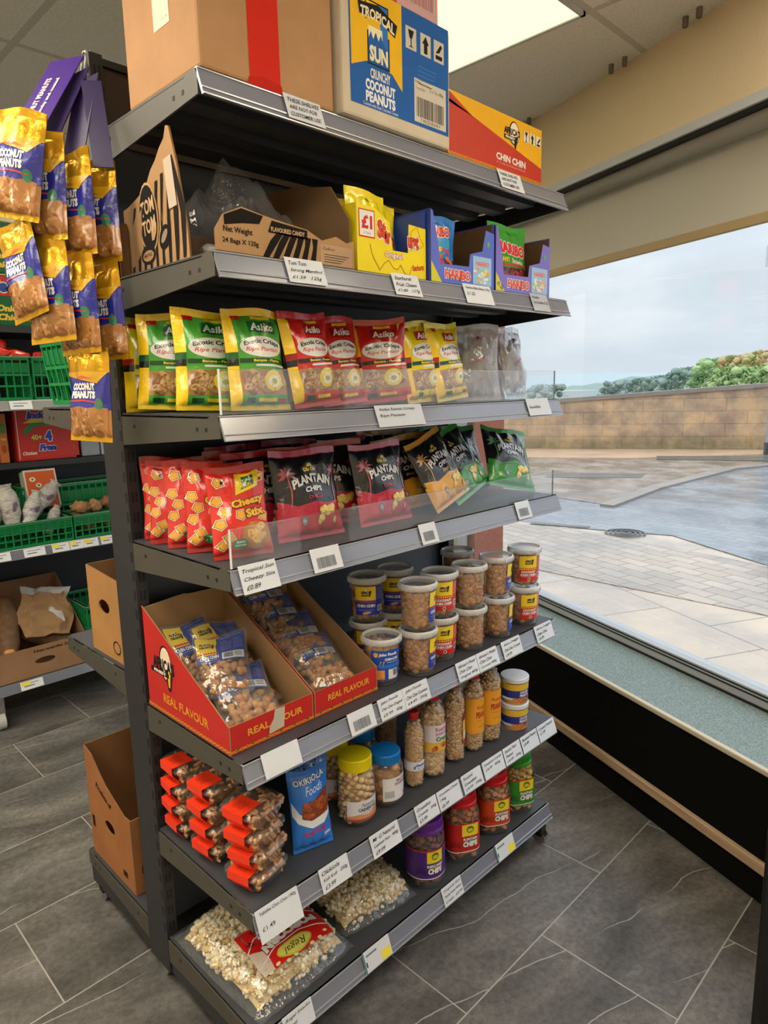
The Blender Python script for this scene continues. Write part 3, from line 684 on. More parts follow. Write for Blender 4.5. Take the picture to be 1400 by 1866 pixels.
def put(name, me, loc, rot, label, cat, group=None): return tag(obj(name, me, loc=loc, rot=rot), label, cat, group)
def D(a): return math.radians(a)
gcr = 'plantain crisps bags on the guarded shelf'
for c, i, x, y, lean, rz, ry, lab in (
    ('green', 1, 0.068, -0.16, -4, -24, 3, 'green plantain crisps bag at the far left, half hidden behind the next'),
    ('green', 0, 0.085, -0.30, -6, -16, 2, 'green plantain crisps bag second from the left, left of the acrylic guard edge'),
    ('green', 1, 0.155, -0.385, -7, 2, 1, 'green plantain crisps bag third from the left, right beside a red bag'),
    ('red', 0, 0.315, -0.385, -8, 8, -4, 'red plantain crisps bag facing forward, leftmost of the red ones'),
    ('red', 1, 0.447, -0.335, -8, 4, -4, 'red plantain crisps bag in the middle of the three red ones'),
    ('red', 0, 0.575, -0.345, -4, -30, -5, 'red plantain crisps bag turned sideways beside the yellow bags'),
    ('yellow', 1, 0.705, -0.375, -7, 4, -3, 'yellow plantain crisps bag next to the turned red bag'),
    ('yellow', 0, 0.81, -0.385, -8, 6, -5, 'yellow plantain crisps bag beside the clear dried fish packets')):
    put('crisps_bag', CR[(c, i)], (x, y, z5), (D(lean), D(ry), D(rz)), lab, 'crisps', gcr)
for c, i, x, y, lab in (('yellow', 0, 0.075, -0.075, 'plantain crisps bag at the back left of the shelf showing only its yellow top'), ('yellow', 1, 0.25, -0.24, 'plantain crisps bag behind the third green one, yellow top seal showing'),
    ('red', 1, 0.40, -0.25, 'red plantain crisps bag standing behind the front red ones'), ('yellow', 0, 0.66, -0.22, 'yellow crisps bag in the back row behind the turned red bag'), ('yellow', 1, 0.80, -0.25, 'yellow crisps bag in the back row behind the front yellow pair')):
    put('crisps_bag', CR[(c, i)], (x, y, z5+0.004), (D(-3), 0, D(-6)), lab, 'crisps', gcr)
# clear packets of dried fish, milky film with grey brown contents
def fishpack(seed):
    W, H, T = 0.15, 0.225, 0.055; rg = random.Random(seed)
    def colf(x, y, side): return 'milky_film', (1, 1, 1)
    a = []
    for i in range(3): a += TX('STOCKFISH', rg.uniform(-.02, .02), H*(.25+.27*i), w=.05, c=hx('b4585a'), rot=.4, bold=.02)+RC(-.05+.02*i, H*(.18+.27*i), -.03+.02*i, H*(.22+.27*i), hx('8d8a8e'))
    k = bag(W, H, T, seed, colf, a, None, wr=2.6)
    S = bagsurf(W*.9, H*.84, T*.8, seed, wr=1.5)
    for i in range(26):
        x = rg.uniform(-.055, .055); h0 = rg.uniform(.02, .06); h1 = rg.uniform(.13, .19)
        p = [S(x+rg.uniform(-.006, .006), h0+(h1-h0)*j/4, -0.006, rg.choice((-1, 1))) for j in range(5)]
        k.tube(p, rg.uniform(.004, .008), 'snack', rg.choice([hx('8b8078'), hx('a0958c'), hx('6e635b'), hx('94857c')]), n=6)
    return k.mesh('dried_fish_packet', True)
FP = [fishpack(s) for s in (31, 32)]
for i, x, y, lean, rz, lab in ((0, .925, -.255, -3, -30, 'clear packet of dried fish at the back, next to the yellow crisps'), (1, .965, -.36, -5, -25, 'clear packet of dried fish, second of the four from the left'),
    (0, 1.058, -.325, -5, -8, 'clear packet of dried fish leaning on the rightmost one'), (1, 1.145, -.375, -8, 10, 'rightmost clear packet of dried fish at the shelf end')):
    put('dried_fish_packet', FP[i], (x, y, z5), (D(lean), 0, D(rz)), lab, 'packet', 'clear packets of dried fish')
# cheese snack bags
def cheezy(seed):
    W, H, T = 0.135, 0.20, 0.055; r = hx('d5281c'); rg = random.Random(5)
    def colf(x, y, side): return None, (r if 0.012 < y < H-.016 else hx('b01814'))
    a = []
    for cx, cy in ((-.045, .165), (-.052, .125), (-.04, .10), (-.052, .075), (-.035, .045), (-.05, .03), (.05, .17), (.052, .085), (-.005, .092)):
        n = rg.choice((4, 5)); p0 = rg.uniform(0, 6); q = [(cx+.0125*math.cos(p0+6.28*i/n)*rg.uniform(.8, 1.2), cy+.0105*math.sin(p0+6.28*i/n)) for i in range(n)]
        a += PG([((x-cx)*1.28+cx, (y-cy)*1.28+cy) for x, y in q], hx('efe3d0'), 1)+PG([((x-cx)*1.12+cx, (y-cy)*1.12+cy) for x, y in q], hx('3a1410'), 1.5)+PG(q, hx('e2a637'), 2)
    a += PG([(-.012, .135), (.044, .15), (.05, .185), (.02, .178), (-.008, .182)], hx('f0cf2a'), 3)+PG([(.002, .145), (.034, .155), (.036, .175), (.004, .172)], hx('0f5a2a'), 3.4)+TX('TROPICAL', .019, .165, w=.03, c=hx('d9efb0'), k=4, bold=.02, rot=.12)+TX('SUN', .018, .155, w=.018, c=hx('f0cf2a'), k=4, bold=.03, rot=.12)
    a += TX('Cheezy', .016, .118, w=.08, h=.022, c=hx('e8b12c'), outline=hx('5a2410'), bold=.05, k=5, rot=.14, ow=.07)+TX('Stix', .03, .096, w=.046, h=.019, c=hx('e8b12c'), outline=hx('5a2410'), bold=.05, k=5, rot=.14, ow=.07)
    a += EL(.028, .044, .038, .03, hx('b5721f'), 3)+chipsart(-.002, .025, .058, .072, 16, 3, [hx('e6b04a'), hx('dc9a36'), hx('f0c768')], (.008, .014), 3.5)
    a += EL(-.012, .030, .018, .011, hx('1d7a3a'), 5)+TX('BAKED', -.012, .034, w=.02, c=WHITE, k=6, bold=.03)+TX('NOT FRIED', -.012, .027, w=.026, c=WHITE, k=6, bold=.03)
    return bag(W, H, T, seed, colf, a, 'chz', wr=2.2).mesh('cheese_snack_bag', True)
CZ = [cheezy(s) for s in (41, 42, 43)]
z4 = SZ[4]+0.001
for i, x, y, lean, rz, lab in ((0, .078, -.088, -6, -30, 'red cheese snack bag at the very back left of the row'), (1, .062, -.15, -8, -32, 'red cheese snack bag second from the back of the left row'), (2, .068, -.225, -8, -30, 'red cheese snack bag in the middle of the left row'),
    (0, .075, -.30, -8, -28, 'red cheese snack bag second from the front of the left row'), (1, .082, -.395, -10, -14, 'foremost red cheese snack bag with the snack bowl picture fully showing')):
    put('cheese_snack_bag', CZ[i], (x, y, z4), (D(lean), 0, D(rz)), lab, 'snack bag', 'red cheese snack bags at the left of the shelf')
put('cheese_snack_bag', CZ[2], (.19, -.17, z4+.002), (D(-6), D(4), D(-22)), 'red cheese snack bag behind the red and black chips, top edge only', 'snack bag', 'red cheese snack bags at the left of the shelf')
# plantain chips, black with a coloured foot and palm trees
def palm(cx, y0, y1, r, c, k=2):
    a = LN([(cx, y0), (cx+.002, (y0+y1)/2), (cx, y1)], .0035, c, k)
    for t_ in range(7):
        an = PI*(-.15+1.3*t_/6); a += PG([(cx, y1), (cx+r*.5*math.cos(an-.25), y1+r*.5*math.sin(an-.25)+.002), (cx+r*math.cos(an), y1+r*math.sin(an)*.8-.002), (cx+r*.5*math.cos(an+.25), y1+r*.5*math.sin(an+.25)-.001)], c, k)
    return a
def plantain(color, seed, form='std'):
    W, H, T = 0.208, 0.215, 0.06; c1 = {'red': hx('b8203a'), 'gold': hx('d99b2b'), 'green': hx('3c9438')}[color]; bk = hx('1a1a1f')
    def colf(x, y, side):
        if y > H-.017: return None, c1
        return None, (bk if y > H*.36 else c1)
    a = []
    a += PG([(-W/2*.98, H*.36), (W/2*.98, H*.36), (W/2*.98, H*.40), (W*.2, H*.37), (0, H*.41), (-W*.25, H*.37), (-W/2*.98, H*.44)], c1, 1)
    a += palm(-W*.33, H*.36, H*.72, .03, mixcol(c1, (1, 1, 1), .08))+palm(W*.36, H*.36, H*.72, .024, mixcol(c1, (1, 1, 1), .08))
    a += EL(0, H*.775, .017, .009, bk, 3)+TX('Olu Olu', 0, H*.77, w=.036, h=.01, c=hx('e9c934'), bold=.05, k=4)+PG([(-.008, H*.80), (.008, H*.80), (.004, H*.835), (-.004, H*.835)], hx('e9c934'), 4)
    a += TX('PLANTAIN', 0, H*.635, w=W*.60, h=H*.10, c=hx('e9e7e4'), bold=.045, arc=.014, k=5)+TX('CHIPS', 0, H*.545, w=W*.27, h=H*.06, c=hx('e9e7e4'), bold=.04, arc=.003, k=5)
    a += TX('CHILLI' if color == 'red' else ('SWEET' if color == 'gold' else 'SALTED'), 0, H*.46, w=W*.22, h=H*.035, c=c1, bold=.04, k=5)
    a += EL(-W*.18, H*.20, .0115, .0115, hx('54565c'), 3)+EL(-W*.18, H*.20, .009, .009, hx('8f9096'), 3.5)+TX('VEGAN', -W*.18, H*.2, w=.013, c=WHITE, k=4, bold=.03)
    a += chipsart(W*.0, H*.12, W*.34, H*.36, 12, 9, [hx('e8c75a'), hx('ddb343'), hx('f0d88a')], (.009, .016), 3)
    return bag(W, H, T, seed, colf, a, 'pl'+color, ycuts=(H*.36, H-.017), wr=2.2).mesh('plantain_chips_bag', True)
PL = {(c, i): plantain(c, 50+i) for c in ('red', 'gold', 'green') for i in (0, 1)}
gp = 'plantain chips bags on the guarded shelf'
for c, i, x, y, dz, rot, lab in (
    ('red', 0, .225, -.29, 0, (-6, 0, -24), 'red and black plantain chips bag half hidden behind the front left one'),
    ('red', 1, .29, -.375, 0, (-10, 2, 2), 'front left red and black plantain chips bag, directly above its barcode card'),
    ('red', 0, .43, -.29, 0, (-8, -3, -20), 'red and black plantain chips bag squeezed between the two front red ones'),
    ('red', 1, .545, -.375, 0, (-12, 1, 4), 'front right red and black plantain chips bag, beside the gold ones'),
    ('red', 0, .42, -.17, .012, (-14, 4, 8), 'red and black plantain chips bag in the back row with raised red top'),
    ('gold', 0, .735, -.30, 0, (-14, -4, -12), 'gold and black plantain chips bag behind the front gold one'),
    ('gold', 1, .825, -.375, 0, (-24, -12, 12), 'front gold and black plantain chips bag leaning back'),
    ('red', 1, .62, -.16, 0, (-8, 0, -4), 'red and black plantain chips bag at the back, right of the middle'),
    ('red', 0, .27, -.13, 0, (-8, 2, 0), 'red and black plantain chips bag in the back row behind the front left one'),
    ('gold', 0, .76, -.15, .012, (-6, 4, 0), 'gold and black plantain chips bag standing in the back row'),
    ('green', 0, .965, -.345, .002, (-28, -16, 8), 'green and black plantain chips bag slumped beside the gold one'),
    ('green', 1, 1.135, -.37, .006, (-26, 12, -12), 'front right green and black plantain chips bag tipped to the right'),
    ('green', 0, 1.045, -.265, .0, (-18, -6, -4), 'green and black plantain chips bag lying back on the green pile'),
    ('green', 1, .93, -.19, .0, (-12, -8, -6), 'green and black plantain chips bag at the top back of the green pile'),
    ('green', 0, 1.10, -.16, .0, (-14, 6, -10), 'green and black plantain chips bag at the back right corner')):
    put('plantain_chips_bag', PL[(c, i)], (x, y, z4+dz+.002), tuple(D(q) for q in rot), lab, 'chips bag', gp)

# ---------------------------------------------------------------- sweets shelf
z6 = SZ[6]+0.001
def stripes(x0, y0, x1, y1, n, seed, c=hx('1a1512'), k=1, cx=None, cy=None):
    rg = random.Random(seed); a = []; cx = (x0+x1)/2 if cx is None else cx; cy = y0-.02 if cy is None else cy; R0 = math.hypot(x1-x0, y1-y0)
    for i in range(n):
        an = PI*(i+.5)/n+rg.uniform(-.05, .05); wd = PI/n*.30; p = []
        for s_ in (-1, 1):
            for j in (range(7) if s_ < 0 else range(6, -1, -1)):
                r_ = R0*.12+R0*j/6; aa = an+s_*wd*(.3+.7*math.sin(PI*min(1, j/5+.1)))+.25*math.sin(j*.6)*(1 if an < PI/2 else -1)
                p.append((max(x0, min(x1, cx+r_*math.cos(aa))), max(y0, min(y1, cy+r_*math.sin(aa)))))
        a += PG(p, c, k)
    return a
tt = thing('zebra_striped_box', 'torn zebra striped cardboard candy box with a tall left flap bearing a black oval badge', 'box', (0, 0, z6))
k = M(); KT = hx('b08a62')
Sf = flat((0.008, -0.05, 0), (0, -1, 0), (0, 0, 1))     # left flap faces the left end of the shelf
out_ = [(0, 0), (.33, 0), (.335, .05), (.325, .17), (.31, .238), (.296, .242), (.28, .225), (.25, .215), (.22, .20), (.19, .19), (.15, .165), (.12, .16), (.08, .155), (.03, .15), (0, .15)]
Sf2 = lambda x, y, d=0.0: Vector(Sf(x, y, d))+Vector((-.02*(y/.24)*(x/.33)+.03*(1-x/.33), 0, 0))
plate(k, out_, [], lambda a, b, c_=0: Sf2(a, b, c_), .004, 'kraft', KT, KRD, hx('8c6a48'))
ar = []
for i in range(9):
    x = .03+.034*i; ar += PG([(x, .003), (x+.013, .003), (x+.03+.01*math.sin(i), .09), (min(.31, x+.055), .14+.006*i), (min(.3, x+.04), .14+.006*i), (x+.014, .085)], hx('1a1512'), 1)
ar += EL(.15, .105, .055, .07, hx('c49a6c'), 2)+EL(.15, .105, .05, .065, hx('171412'), 2.5)+TX('TOM', .15, .128, w=.075, h=.03, c=hx('d8b48a'), bold=.03, k=3, rot=.05)+TX('TOM', .15, .09, w=.075, h=.03, c=hx('d8b48a'), bold=.03, k=3, rot=.05)
ar += EL(.13, .035, .04, .02, hx('171412'), 3)+EL(.13, .033, .03, .011, KT, 3.3)+TX('MENTHOL', .13, .034, w=.045, c=hx('171412'), k=3.6, bold=.03)+EL(.225, .055, .03, .02, hx('171412'), 3, rot=.5)+EL(.225, .057, .02, .008, hx('9c8a76'), 3.3, rot=.5)
ar += RC(.265, .10, .305, .19, hx('c9b8a6'), 3)
wrap(k, ar, Sf2, 'kraft', cell=.05); part('left_flap', k, tt)
k = M(); Sp = flat((0.016, -0.462, 0), (1, 0, 0), (0, 0, 1))
top = [(0, 0), (.352, 0), (.352, .062), (.33, .055), (.30, .065), (.26, .052), (.22, .068), (.16, .074), (.11, .08), (.06, .088), (.02, .07), (0, .04)]
plate(k, top, [], lambda a, b, c_=0: Sp(a, b, c_), .004, 'kraft', KT, KRD, hx('8c6a48'))
ar = PG([(.02, .068), (.06, .085), (.11, .078), (.10, .062), (.06, .058), (.02, .05)], hx('1a1512'), 1)+PG([(.12, .05), (.22, .048), (.22, .066), (.13, .073)], hx('1a1512'), 1)
for i in range(6): ar += PG([(.105+.024*i, .002), (.12+.024*i, .002), (.145+.02*i, .035), (.158+.018*i, .052), (.142+.018*i, .052), (.125+.022*i, .035)], hx('1a1512'), 1)
ar += TX('Net Weight', .05, .042, w=.066, h=.014, c=hx('1c1512'), bold=.02, k=2)+TX('24 Bags X 120g', .055, .022, w=.082, h=.012, c=hx('1c1512'), bold=.02, k=2)
ar += TX('FLAVOURED CANDY', .17, .057, w=.085, h=.009, c=hx('d8b48a'), k=3, bold=.02)+RC(.255, .004, .345, .045, mixcol(KT, (1, 1, 1), .08), 2)+TX('Cadbury', .278, .036, w=.034, c=hx('2a201a'), shear=.4, k=3)
for i in range(4): ar += LN([(.264, .025-.005*i), (.335-.008*i, .025-.005*i)], .0016, hx('4a3c30'), 3)
wrap(k, ar, Sp, 'kraft', cell=0); part('front_panel', k, tt)
k = M(); k.box((.016, -.458, 0), (.366, -.06, .003), 'kraft', KRD); k.box((.014, -.064, 0), (.366, -.06, .12), 'kraft', KRD)
plate(k, [(0, 0), (.39, 0), (.39, .11), (.33, .19), (.2, .215), (.02, .225), (0, .22)], [], lambda a, b, c_=0: (0.368+c_+.002, -.06-a, b), .004, 'kraft', hx('6e543c'), hx('7a5f44')); part('tray', k, tt)
# crumpled clear bag with mint packs in it
def crumple(seed, rx, ry, h, m='clear_film', nx=22, ny=16):
    k = M(); vs = []
    for j in range(ny+1):
        for i in range(nx+1):
            u = -1+2*i/nx; v = -1+2*j/ny; r = min(1, max(abs(u), abs(v)))
            p = noise.noise(Vector((u*1.7+seed, v*1.7, seed*.7)))+.6*abs(noise.noise(Vector((u*4+seed, v*4, 3.3))))
            z = h*max(0, (1-r**2.2))*(.62+.75*p)+.004
            if seed == 3: z += h*.5*math.exp(-((u+.02)**2/.04+(v-.1)**2/.3))
            vs.append((u*rx, v*ry, max(.003, z)))
    fs = [(j*(nx+1)+i, j*(nx+1)+i+1, (j+1)*(nx+1)+i+1, (j+1)*(nx+1)+i) for j in range(ny) for i in range(nx)]
    return k.add(vs, fs, m, (1, 1, 1))
tag(obj('clear_bag', crumple(3, .13, .15, .135), loc=(.20, -.245, z6+.052), rot=(0, 0, .2), smooth=False), 'crumpled clear plastic bag inside the torn zebra striped box', 'plastic bag')
def mintpack():
    k = M()
    for i in range(7): k.blob((-.03+.011*i, .003*math.sin(i*2), .014), (.009, .011, .011), 'plastic', hx('dfe3ea'), 1, .05)
    k.lathe([(.004, -.055), (.014, -.04), (.0155, .04), (.004, .055)], 'milky_film', n=10, cap=False); k.v[-40:] = [(z, y, x+.014) for x, y, z in k.v[-40:]]
    k.box((-.014, -.0165, .006), (.016, -.0155, .022), 'label', hx('c23a34')); return k.mesh('mint_pack', True)
mp_ = mintpack()
for x, y, z, rz, lab in ((.09, -.36, .005, .3, 'mint pack with red mark nearest the torn left flap'), (.15, -.33, .03, 1.2, 'mint pack on the heap under the crumpled bag peak'), (.22, -.36, .01, -.4, 'mint pack in the middle behind the low torn front'), (.30, -.38, .03, .1, 'mint pack at the right, sticking up above the torn front'), (.27, -.28, .005, .8, 'mint pack lying deeper in the box at right')):
    put('mint_pack', mp_, (x, y, z6+z), (0, 0, rz), lab, 'sweets', 'wrapped mints in the zebra box')
# pouch of sweets (hang-hole bag)
def pouch(W, H, T, seed, colf, art, key=None, name='sweets_pouch'): return bag(W, H, T, seed, colf, art, key, wr=1.0).mesh(name, True)
YB = hx('f2dc12')
def starpouch(seed):
    W, H = .13, .19
    a = RC(-.055, .12, -.03, .145, WHITE, 1)+TX('£1', -.042, .133, w=.018, c=RED, bold=.04)+TX('Starburst', .01, .105, w=.11, h=.04, c=hx('d23a1e'), outline=hx('f0e8d0'), bold=.05, arc=.008)+EL(0, H-.022, .008, .003, hx('9a8a10'), 1)
    a += chipsart(-.055, .02, .055, .07, 8, 4, [hx('e0452a'), hx('e9a52b'), hx('c23a6a')], (.012, .018), 1)
    return pouch(W, H, .03, seed, lambda x, y, s: (None, YB), a)
SP = [starpouch(61), starpouch(62)]
sb = thing('yellow_display_box', 'yellow fruit chews display box with a £1 roundel and cut-away front', 'box', (.385, -.455, z6)); W_ = .232
k = M(); S0 = flat((0, 0, 0), (1, 0, 0), (0, 0, 1))
plate(k, [(0, 0), (W_, 0), (W_, .123), (.172, .126), (.168, .06), (.115, .06), (.105, .12), (.06, .145), (0, .148)], [], lambda a, b, c_=0: S0(a, b, c_), .002, 'gcard', YB, hx('c9b896'))
ar = RC(.006, .078, .056, .138, RED, 1)+RC(.0085, .081, .0535, .1355, hx('ece9e6'), 1.5)+TX('£1', .031, .111, w=.034, h=.03, c=RED, bold=.05)+TX('£1 Each', .031, .088, w=.022, c=hx('555555'))
ar += TX('St', .078, .102, w=.03, h=.042, c=hx('d23a1e'), outline=hx('f6efc8'), bold=.06, k=2)+TX('ar', .098, .085, w=.02, h=.026, c=hx('d23a1e'), outline=hx('f6efc8'), bold=.06, k=2)+TX('urst', .186, .088, w=.04, h=.034, c=hx('d23a1e'), outline=hx('f6efc8'), bold=.06, k=2)
ar += TX('Original', .118, .047, w=.06, h=.016, c=hx('eef3f8'), outline=hx('c23a1e'), bold=.02, k=2)
wav = [(.04, .065), (.045, .045), (.055, .03), (.07, .012), (.085, .028), (.10, .036), (.115, .02), (.13, .018), (.14, .03), (.155, .012), (.17, .008), (.18, .03)]
ar += LN(wav, .0022, hx('c98a10'), 2)+LN([(.18, .11), (.2, .125), (.21, .1), (.225, .085), (.2, .07), (.18, .075), (.178, .11)], .0015, hx('c98a10'), 2)+TX('Starburst', .203, .03, w=.042, h=.014, c=hx('d23a1e'), bold=.03, rot=.15)
wrap(k, ar, S0, 'gcard', cell=0); part('front_panel', k, sb)
k = M(); k.box((0, .002, 0), (.002, .30, .15), 'gcard', YB); k.box((W_-.002, .002, 0), (W_, .30, .165), 'gcard', hx('3757b8')); k.box((0, .298, 0), (W_, .30, .17), 'gcard', YB); k.box((0, .002, 0), (W_, .298, .002), 'gcard', hx('c9b896')); part('tray', k, sb)
for i, x, y, rz, lab in ((0, .455, -.428, 2, 'yellow fruit chews pouch filling the left of the yellow box'), (1, .545, -.38, 6, 'yellow fruit chews pouch behind, at the right of the yellow box'), (1, .49, -.33, -3, 'yellow fruit chews pouch deep inside the yellow box')):
    put('sweets_pouch', SP[i], (x, y, z6+.004), (D(-5), 0, D(rz)), lab, 'sweets', 'fruit chews pouches in the yellow box')
# blue-violet display boxes
def hbox(x0, w_, label, left_side):
    t_ = thing('blue_display_box', label, 'box', (x0, -.468, z6)); k = M(); c1 = hx('5d6fd0'); c2 = hx('7d74cf')
    plate(k, [(0, 0), (w_, 0), (w_, .145), (w_*.86, .15), (w_*.80, .095), (w_*.60, .082), (w_*.58, .05), (w_*.14, .046), (w_*.10, .10), (w_*.03, .168), (0, .17)], [], lambda a, b, c_=0: S0(a, b, c_), .002, 'gcard', c1 if left_side else c2, hx('6e553c'))
    ar = TX('HARIBO', w_*.40, .025, w=w_*.40, h=.024, c=hx('d9543e'), outline=hx('e9ecf4'), bold=.05, k=2)+PG([(0, 0), (w_*.16, 0), (0, .05)], hx('d8d03a'), 1)
    if not left_side: ar += TX('£1.25', w_*.075, .016, w=w_*.11, h=.012, c=hx('39406a'), k=3, bold=.03, rot=-.5)
    ar += RC(w_*.64, .008, w_*.95, .08, hx('9cc3ea'), 2)+TX('HARIBO', w_*.8, .062, w=w_*.22, c=hx('e0705c'), bold=.04, k=3)
    rg = random.Random(int(w_*1000))
    for i in range(26): ar += EL(rg.uniform(w_*.67, w_*.92), rg.uniform(.013, .048), .006, .004, rg.choice([hx('e88a8a'), hx('8fd08a'), hx('f0e07a'), hx('e8e8f0'), hx('f0b070')]), 3+.01*i, 8)
    ar += EL(w_*.9, .115, .006, .008, hx('57b86a'), 2)
    wrap(k, ar, S0, 'gcard'); part('front_panel', k, t_)
    k = M(); k.box((0, .002, 0), (.002, .30, .172), 'gcard', hx('2b49b0')); k.box((w_-.002, .002, 0), (w_, .30, .172), 'gcard', hx('4f4fc0')); k.box((0, .298, 0), (w_, .30, .172), 'gcard', hx('2b49b0')); k.box((0, .002, 0), (w_, .298, .002), 'gcard', hx('6e553c'))
    for x in (.0022, w_-.0035): k.box((x, .004, .003), (x+.0013, .296, .169), 'kraft', hx('6e553c'))
    k.box((.004, .294, .003), (w_-.004, .2975, .169), 'kraft', hx('6e553c')); part('tray', k, t_)
hbox(.622, .262, 'blue sweets display box beside the yellow one, half empty inside', True)
hbox(.893, .275, 'violet sweets display box with green pouch at the right end of the shelf', False)
a = EL(-.01, .10, .05, .035, hx('3d9ad8'), 1)+TX('HARIBO', -.005, .125, w=.09, h=.026, c=hx('d8301e'), outline=WHITE, bold=.05, rot=.1, k=2)+chipsart(-.055, .015, .055, .095, 22, 8, [hx('e8d23a'), hx('e06030'), hx('50a850'), hx('d8d8e0'), hx('c23a6a')], (.008, .013), 2, rim=False)
put('sweets_pouch', pouch(.13, .165, .03, 63, lambda x, y, s: (None, hx('2f78c8') if y > .06 else hx('2a3a50')), a), (.692, -.43, z6+.003), (D(-4), D(3), D(-8)), 'blue jelly sweets pouch standing at the left inside the blue box', 'sweets')
a = TX('HARIBO', 0, .122, w=.15, h=.034, c=hx('d8303a'), outline=WHITE, bold=.06, rot=-.08, k=2)+TX('GIANT', -.045, .092, w=.05, h=.014, c=hx('e8d040'), bold=.04, rot=-.06)+TX('Strawbs', .025, .088, w=.065, h=.015, c=hx('f0e8e0'), bold=.03, rot=-.06)+RC(-.085, .074, .085, .080, hx('c83030'), 1)+EL(0, .17, .01, .004, hx('1a4a1e'), 1)
a += chipsart(-.07, .015, .07, .07, 16, 12, [hx('8a2036'), hx('701828'), hx('b04a58')], (.015, .022), 1)+TX('£1.25', .068, .135, w=.022, c=RED, k=4, bold=.03)
put('sweets_pouch', pouch(.185, .19, .035, 64, lambda x, y, s: (None, hx('3c9a34') if y > .072 else hx('5c1420')), a), (1.02, -.435, z6+.003), (D(-5), D(-2), D(0)), 'green and red strawberry sweets pouch standing in the violet box', 'sweets')

# ---------------------------------------------------------------- cartons on the top shelf
z7 = SZ[7]+0.001
def carton(name, label, x0, y0, w_, d_, h, c, art=None, m='card', bev=.006, z=None, side=None, rz=0):
    t_ = thing(name, label, 'carton', (x0, y0, z7 if z is None else z), rz)
    k = M(); k.box((0, 0, 0), (w_, d_, h), m, c); b_ = part('carton_body', k, t_, bevel=bev)
    if art: part('print', wrap(M(), art, flat((0, 0, 0), (1, 0, 0), (0, 0, 1)), m, cell=0, d0=.0005), t_)
    if side: part('side_label', wrap(M(), side, flat((0, d_, 0), (0, -1, 0), (0, 0, 1)), 'paper', d0=.0005), t_, 'white barcode sticker')
    return t_
side = RC(.125, .105, .185, .205, hx('e3ddcc'), 1)+BAR(.140, .165, .178, .195, seed=8, k=2)+TX('PRODUCT OF UK', .155, .20, w=.045, c=hx('555555'), k=2)+TX('6  x  24', .168, .118, w=.02, c=hx('666666'), k=2)
bx = carton('large_carton', 'large brown carton sealed with red tape at the left of the top shelf', .008, -.459, .318, .28, .42, hx('b58a62'), side=side)
k = M(); wrap(k, RC(.106, .0, .178, .42, hx('d02a18'), 1)+PG([(.10, 0), (.184, 0), (.18, .014), (.14, .02), (.104, .012)], hx('c02414'), 1.5), flat((0, 0, 0), (1, 0, 0), (0, 0, 1)), 'paper', d0=.0006); k.box((.10, -.0012, -.0008), (.184, .05, -.0001), 'paper', hx('d02a18')); part('red_tape', k, bx, 'strip of red tape')
cm = hx('cfc3ae'); BL = hx('1f5fae'); ar = RC(.022, .028, .345, .262, BL, 1)
ar += PG([(.026, .10), (.026, .262), (.182, .262), (.182, .085), (.15, .112), (.11, .122), (.07, .118)], hx('f2bd1c'), 2)
ar += PG([(.07, .24), (.14, .24), (.14, .20), (.07, .20)], BLACK, 2.5)+PG([(.073, .237), (.137, .237), (.137, .20), (.073, .20)], hx('f2bd1c'), 3)+PG([(.105, .237), (.137, .237), (.137, .15), (.12, .17)], hx('2f78c8'), 3.2)
ar += PG([(.074, .115), (.142, .115), (.142, .18), (.074, .18)], BLACK, 2.5)+PG([(.077, .118), (.139, .118), (.139, .178), (.077, .178)], BL, 3)+TX('SUN', .108, .138, w=.056, h=.032, c=hx('f4ecc4'), bold=.05, k=4)
ar += PG([(.078, .166), (.085, .180), (.092, .166), (.10, .182), (.108, .166), (.115, .18), (.12, .170), (.12, .19), (.078, .19)], hx('f4ecc4'), 3.4)
ar += PG([(.052, .205), (.048, .228), (.108, .236), (.168, .215), (.160, .188), (.108, .208)], BLACK, 3.5)+TX('TROPICAL', .107, .210, w=.104, h=.022, c=hx('f6e8c0'), bold=.04, k=4.5, arc=.006, rot=-.08)
ar += TX('CRUNCHY', .112, .098, w=.062, h=.020, c=hx('e8ebee'), bold=.03, k=3)+TX('COCONUT', .112, .074, w=.092, h=.022, c=hx('f0f2f4'), bold=.05, k=3)+TX('PEANUTS', .112, .050, w=.092, h=.022, c=hx('f0f2f4'), bold=.05, k=3)+TX('Coated with Real Coconut Cream', .112, .034, w=.108, h=.007, c=hx('dfe6ee'), k=3)
for i, s_ in enumerate(((.195, 0), (.245, 1), (.292, 2))):
    x = s_[0]; ar += RC(x, .182, x+.036, .228, hx('cfcabc'), 2)
    if i == 0: ar += PG([(x+.008, .222), (x+.028, .222), (x+.022, .206), (x+.0195, .204), (x+.0195, .19), (x+.027, .187), (x+.009, .187), (x+.0165, .19), (x+.0165, .204), (x+.013, .206)], BLACK, 3)
    if i == 1: ar += PG([(x+.018, .224), (x+.03, .207), (x+.024, .207), (x+.024, .187), (x+.012, .187), (x+.012, .207), (x+.006, .207)], BLACK, 3)
    if i == 2: ar += PG([(x+.006, .20), (x+.016, .212), (x+.024, .222), (x+.03, .218), (x+.02, .203)], BLACK, 3)+RC(x+.006, .188, x+.03, .197, BLACK, 3)
for i in range(5): ar += LN([(.235, .155-.009*i), (.30-.004*i, .155-.009*i)], .002, hx('4a7ec0'), 2)
ar += RC(.222, .036, .335, .128, hx('cfc8ba'), 2)+BAR(.23, .048, .326, .09, seed=21, k=3)+TX('CC09/17', .235, .122, w=.02, c=BLACK, k=3)+TX('2 x 12 x 80g', .30, .112, w=.05, c=BLACK, k=3)+TX('Tropical Sun', .243, .108, w=.032, c=BLACK, k=3)+TX('7 40123 45678 9', .278, .042, w=.07, c=BLACK, k=3)
carton('peanut_carton', 'cream and blue coconut peanuts carton with a palm tree badge', .336, -.476, .352, .30, .262, cm, ar, 'card')
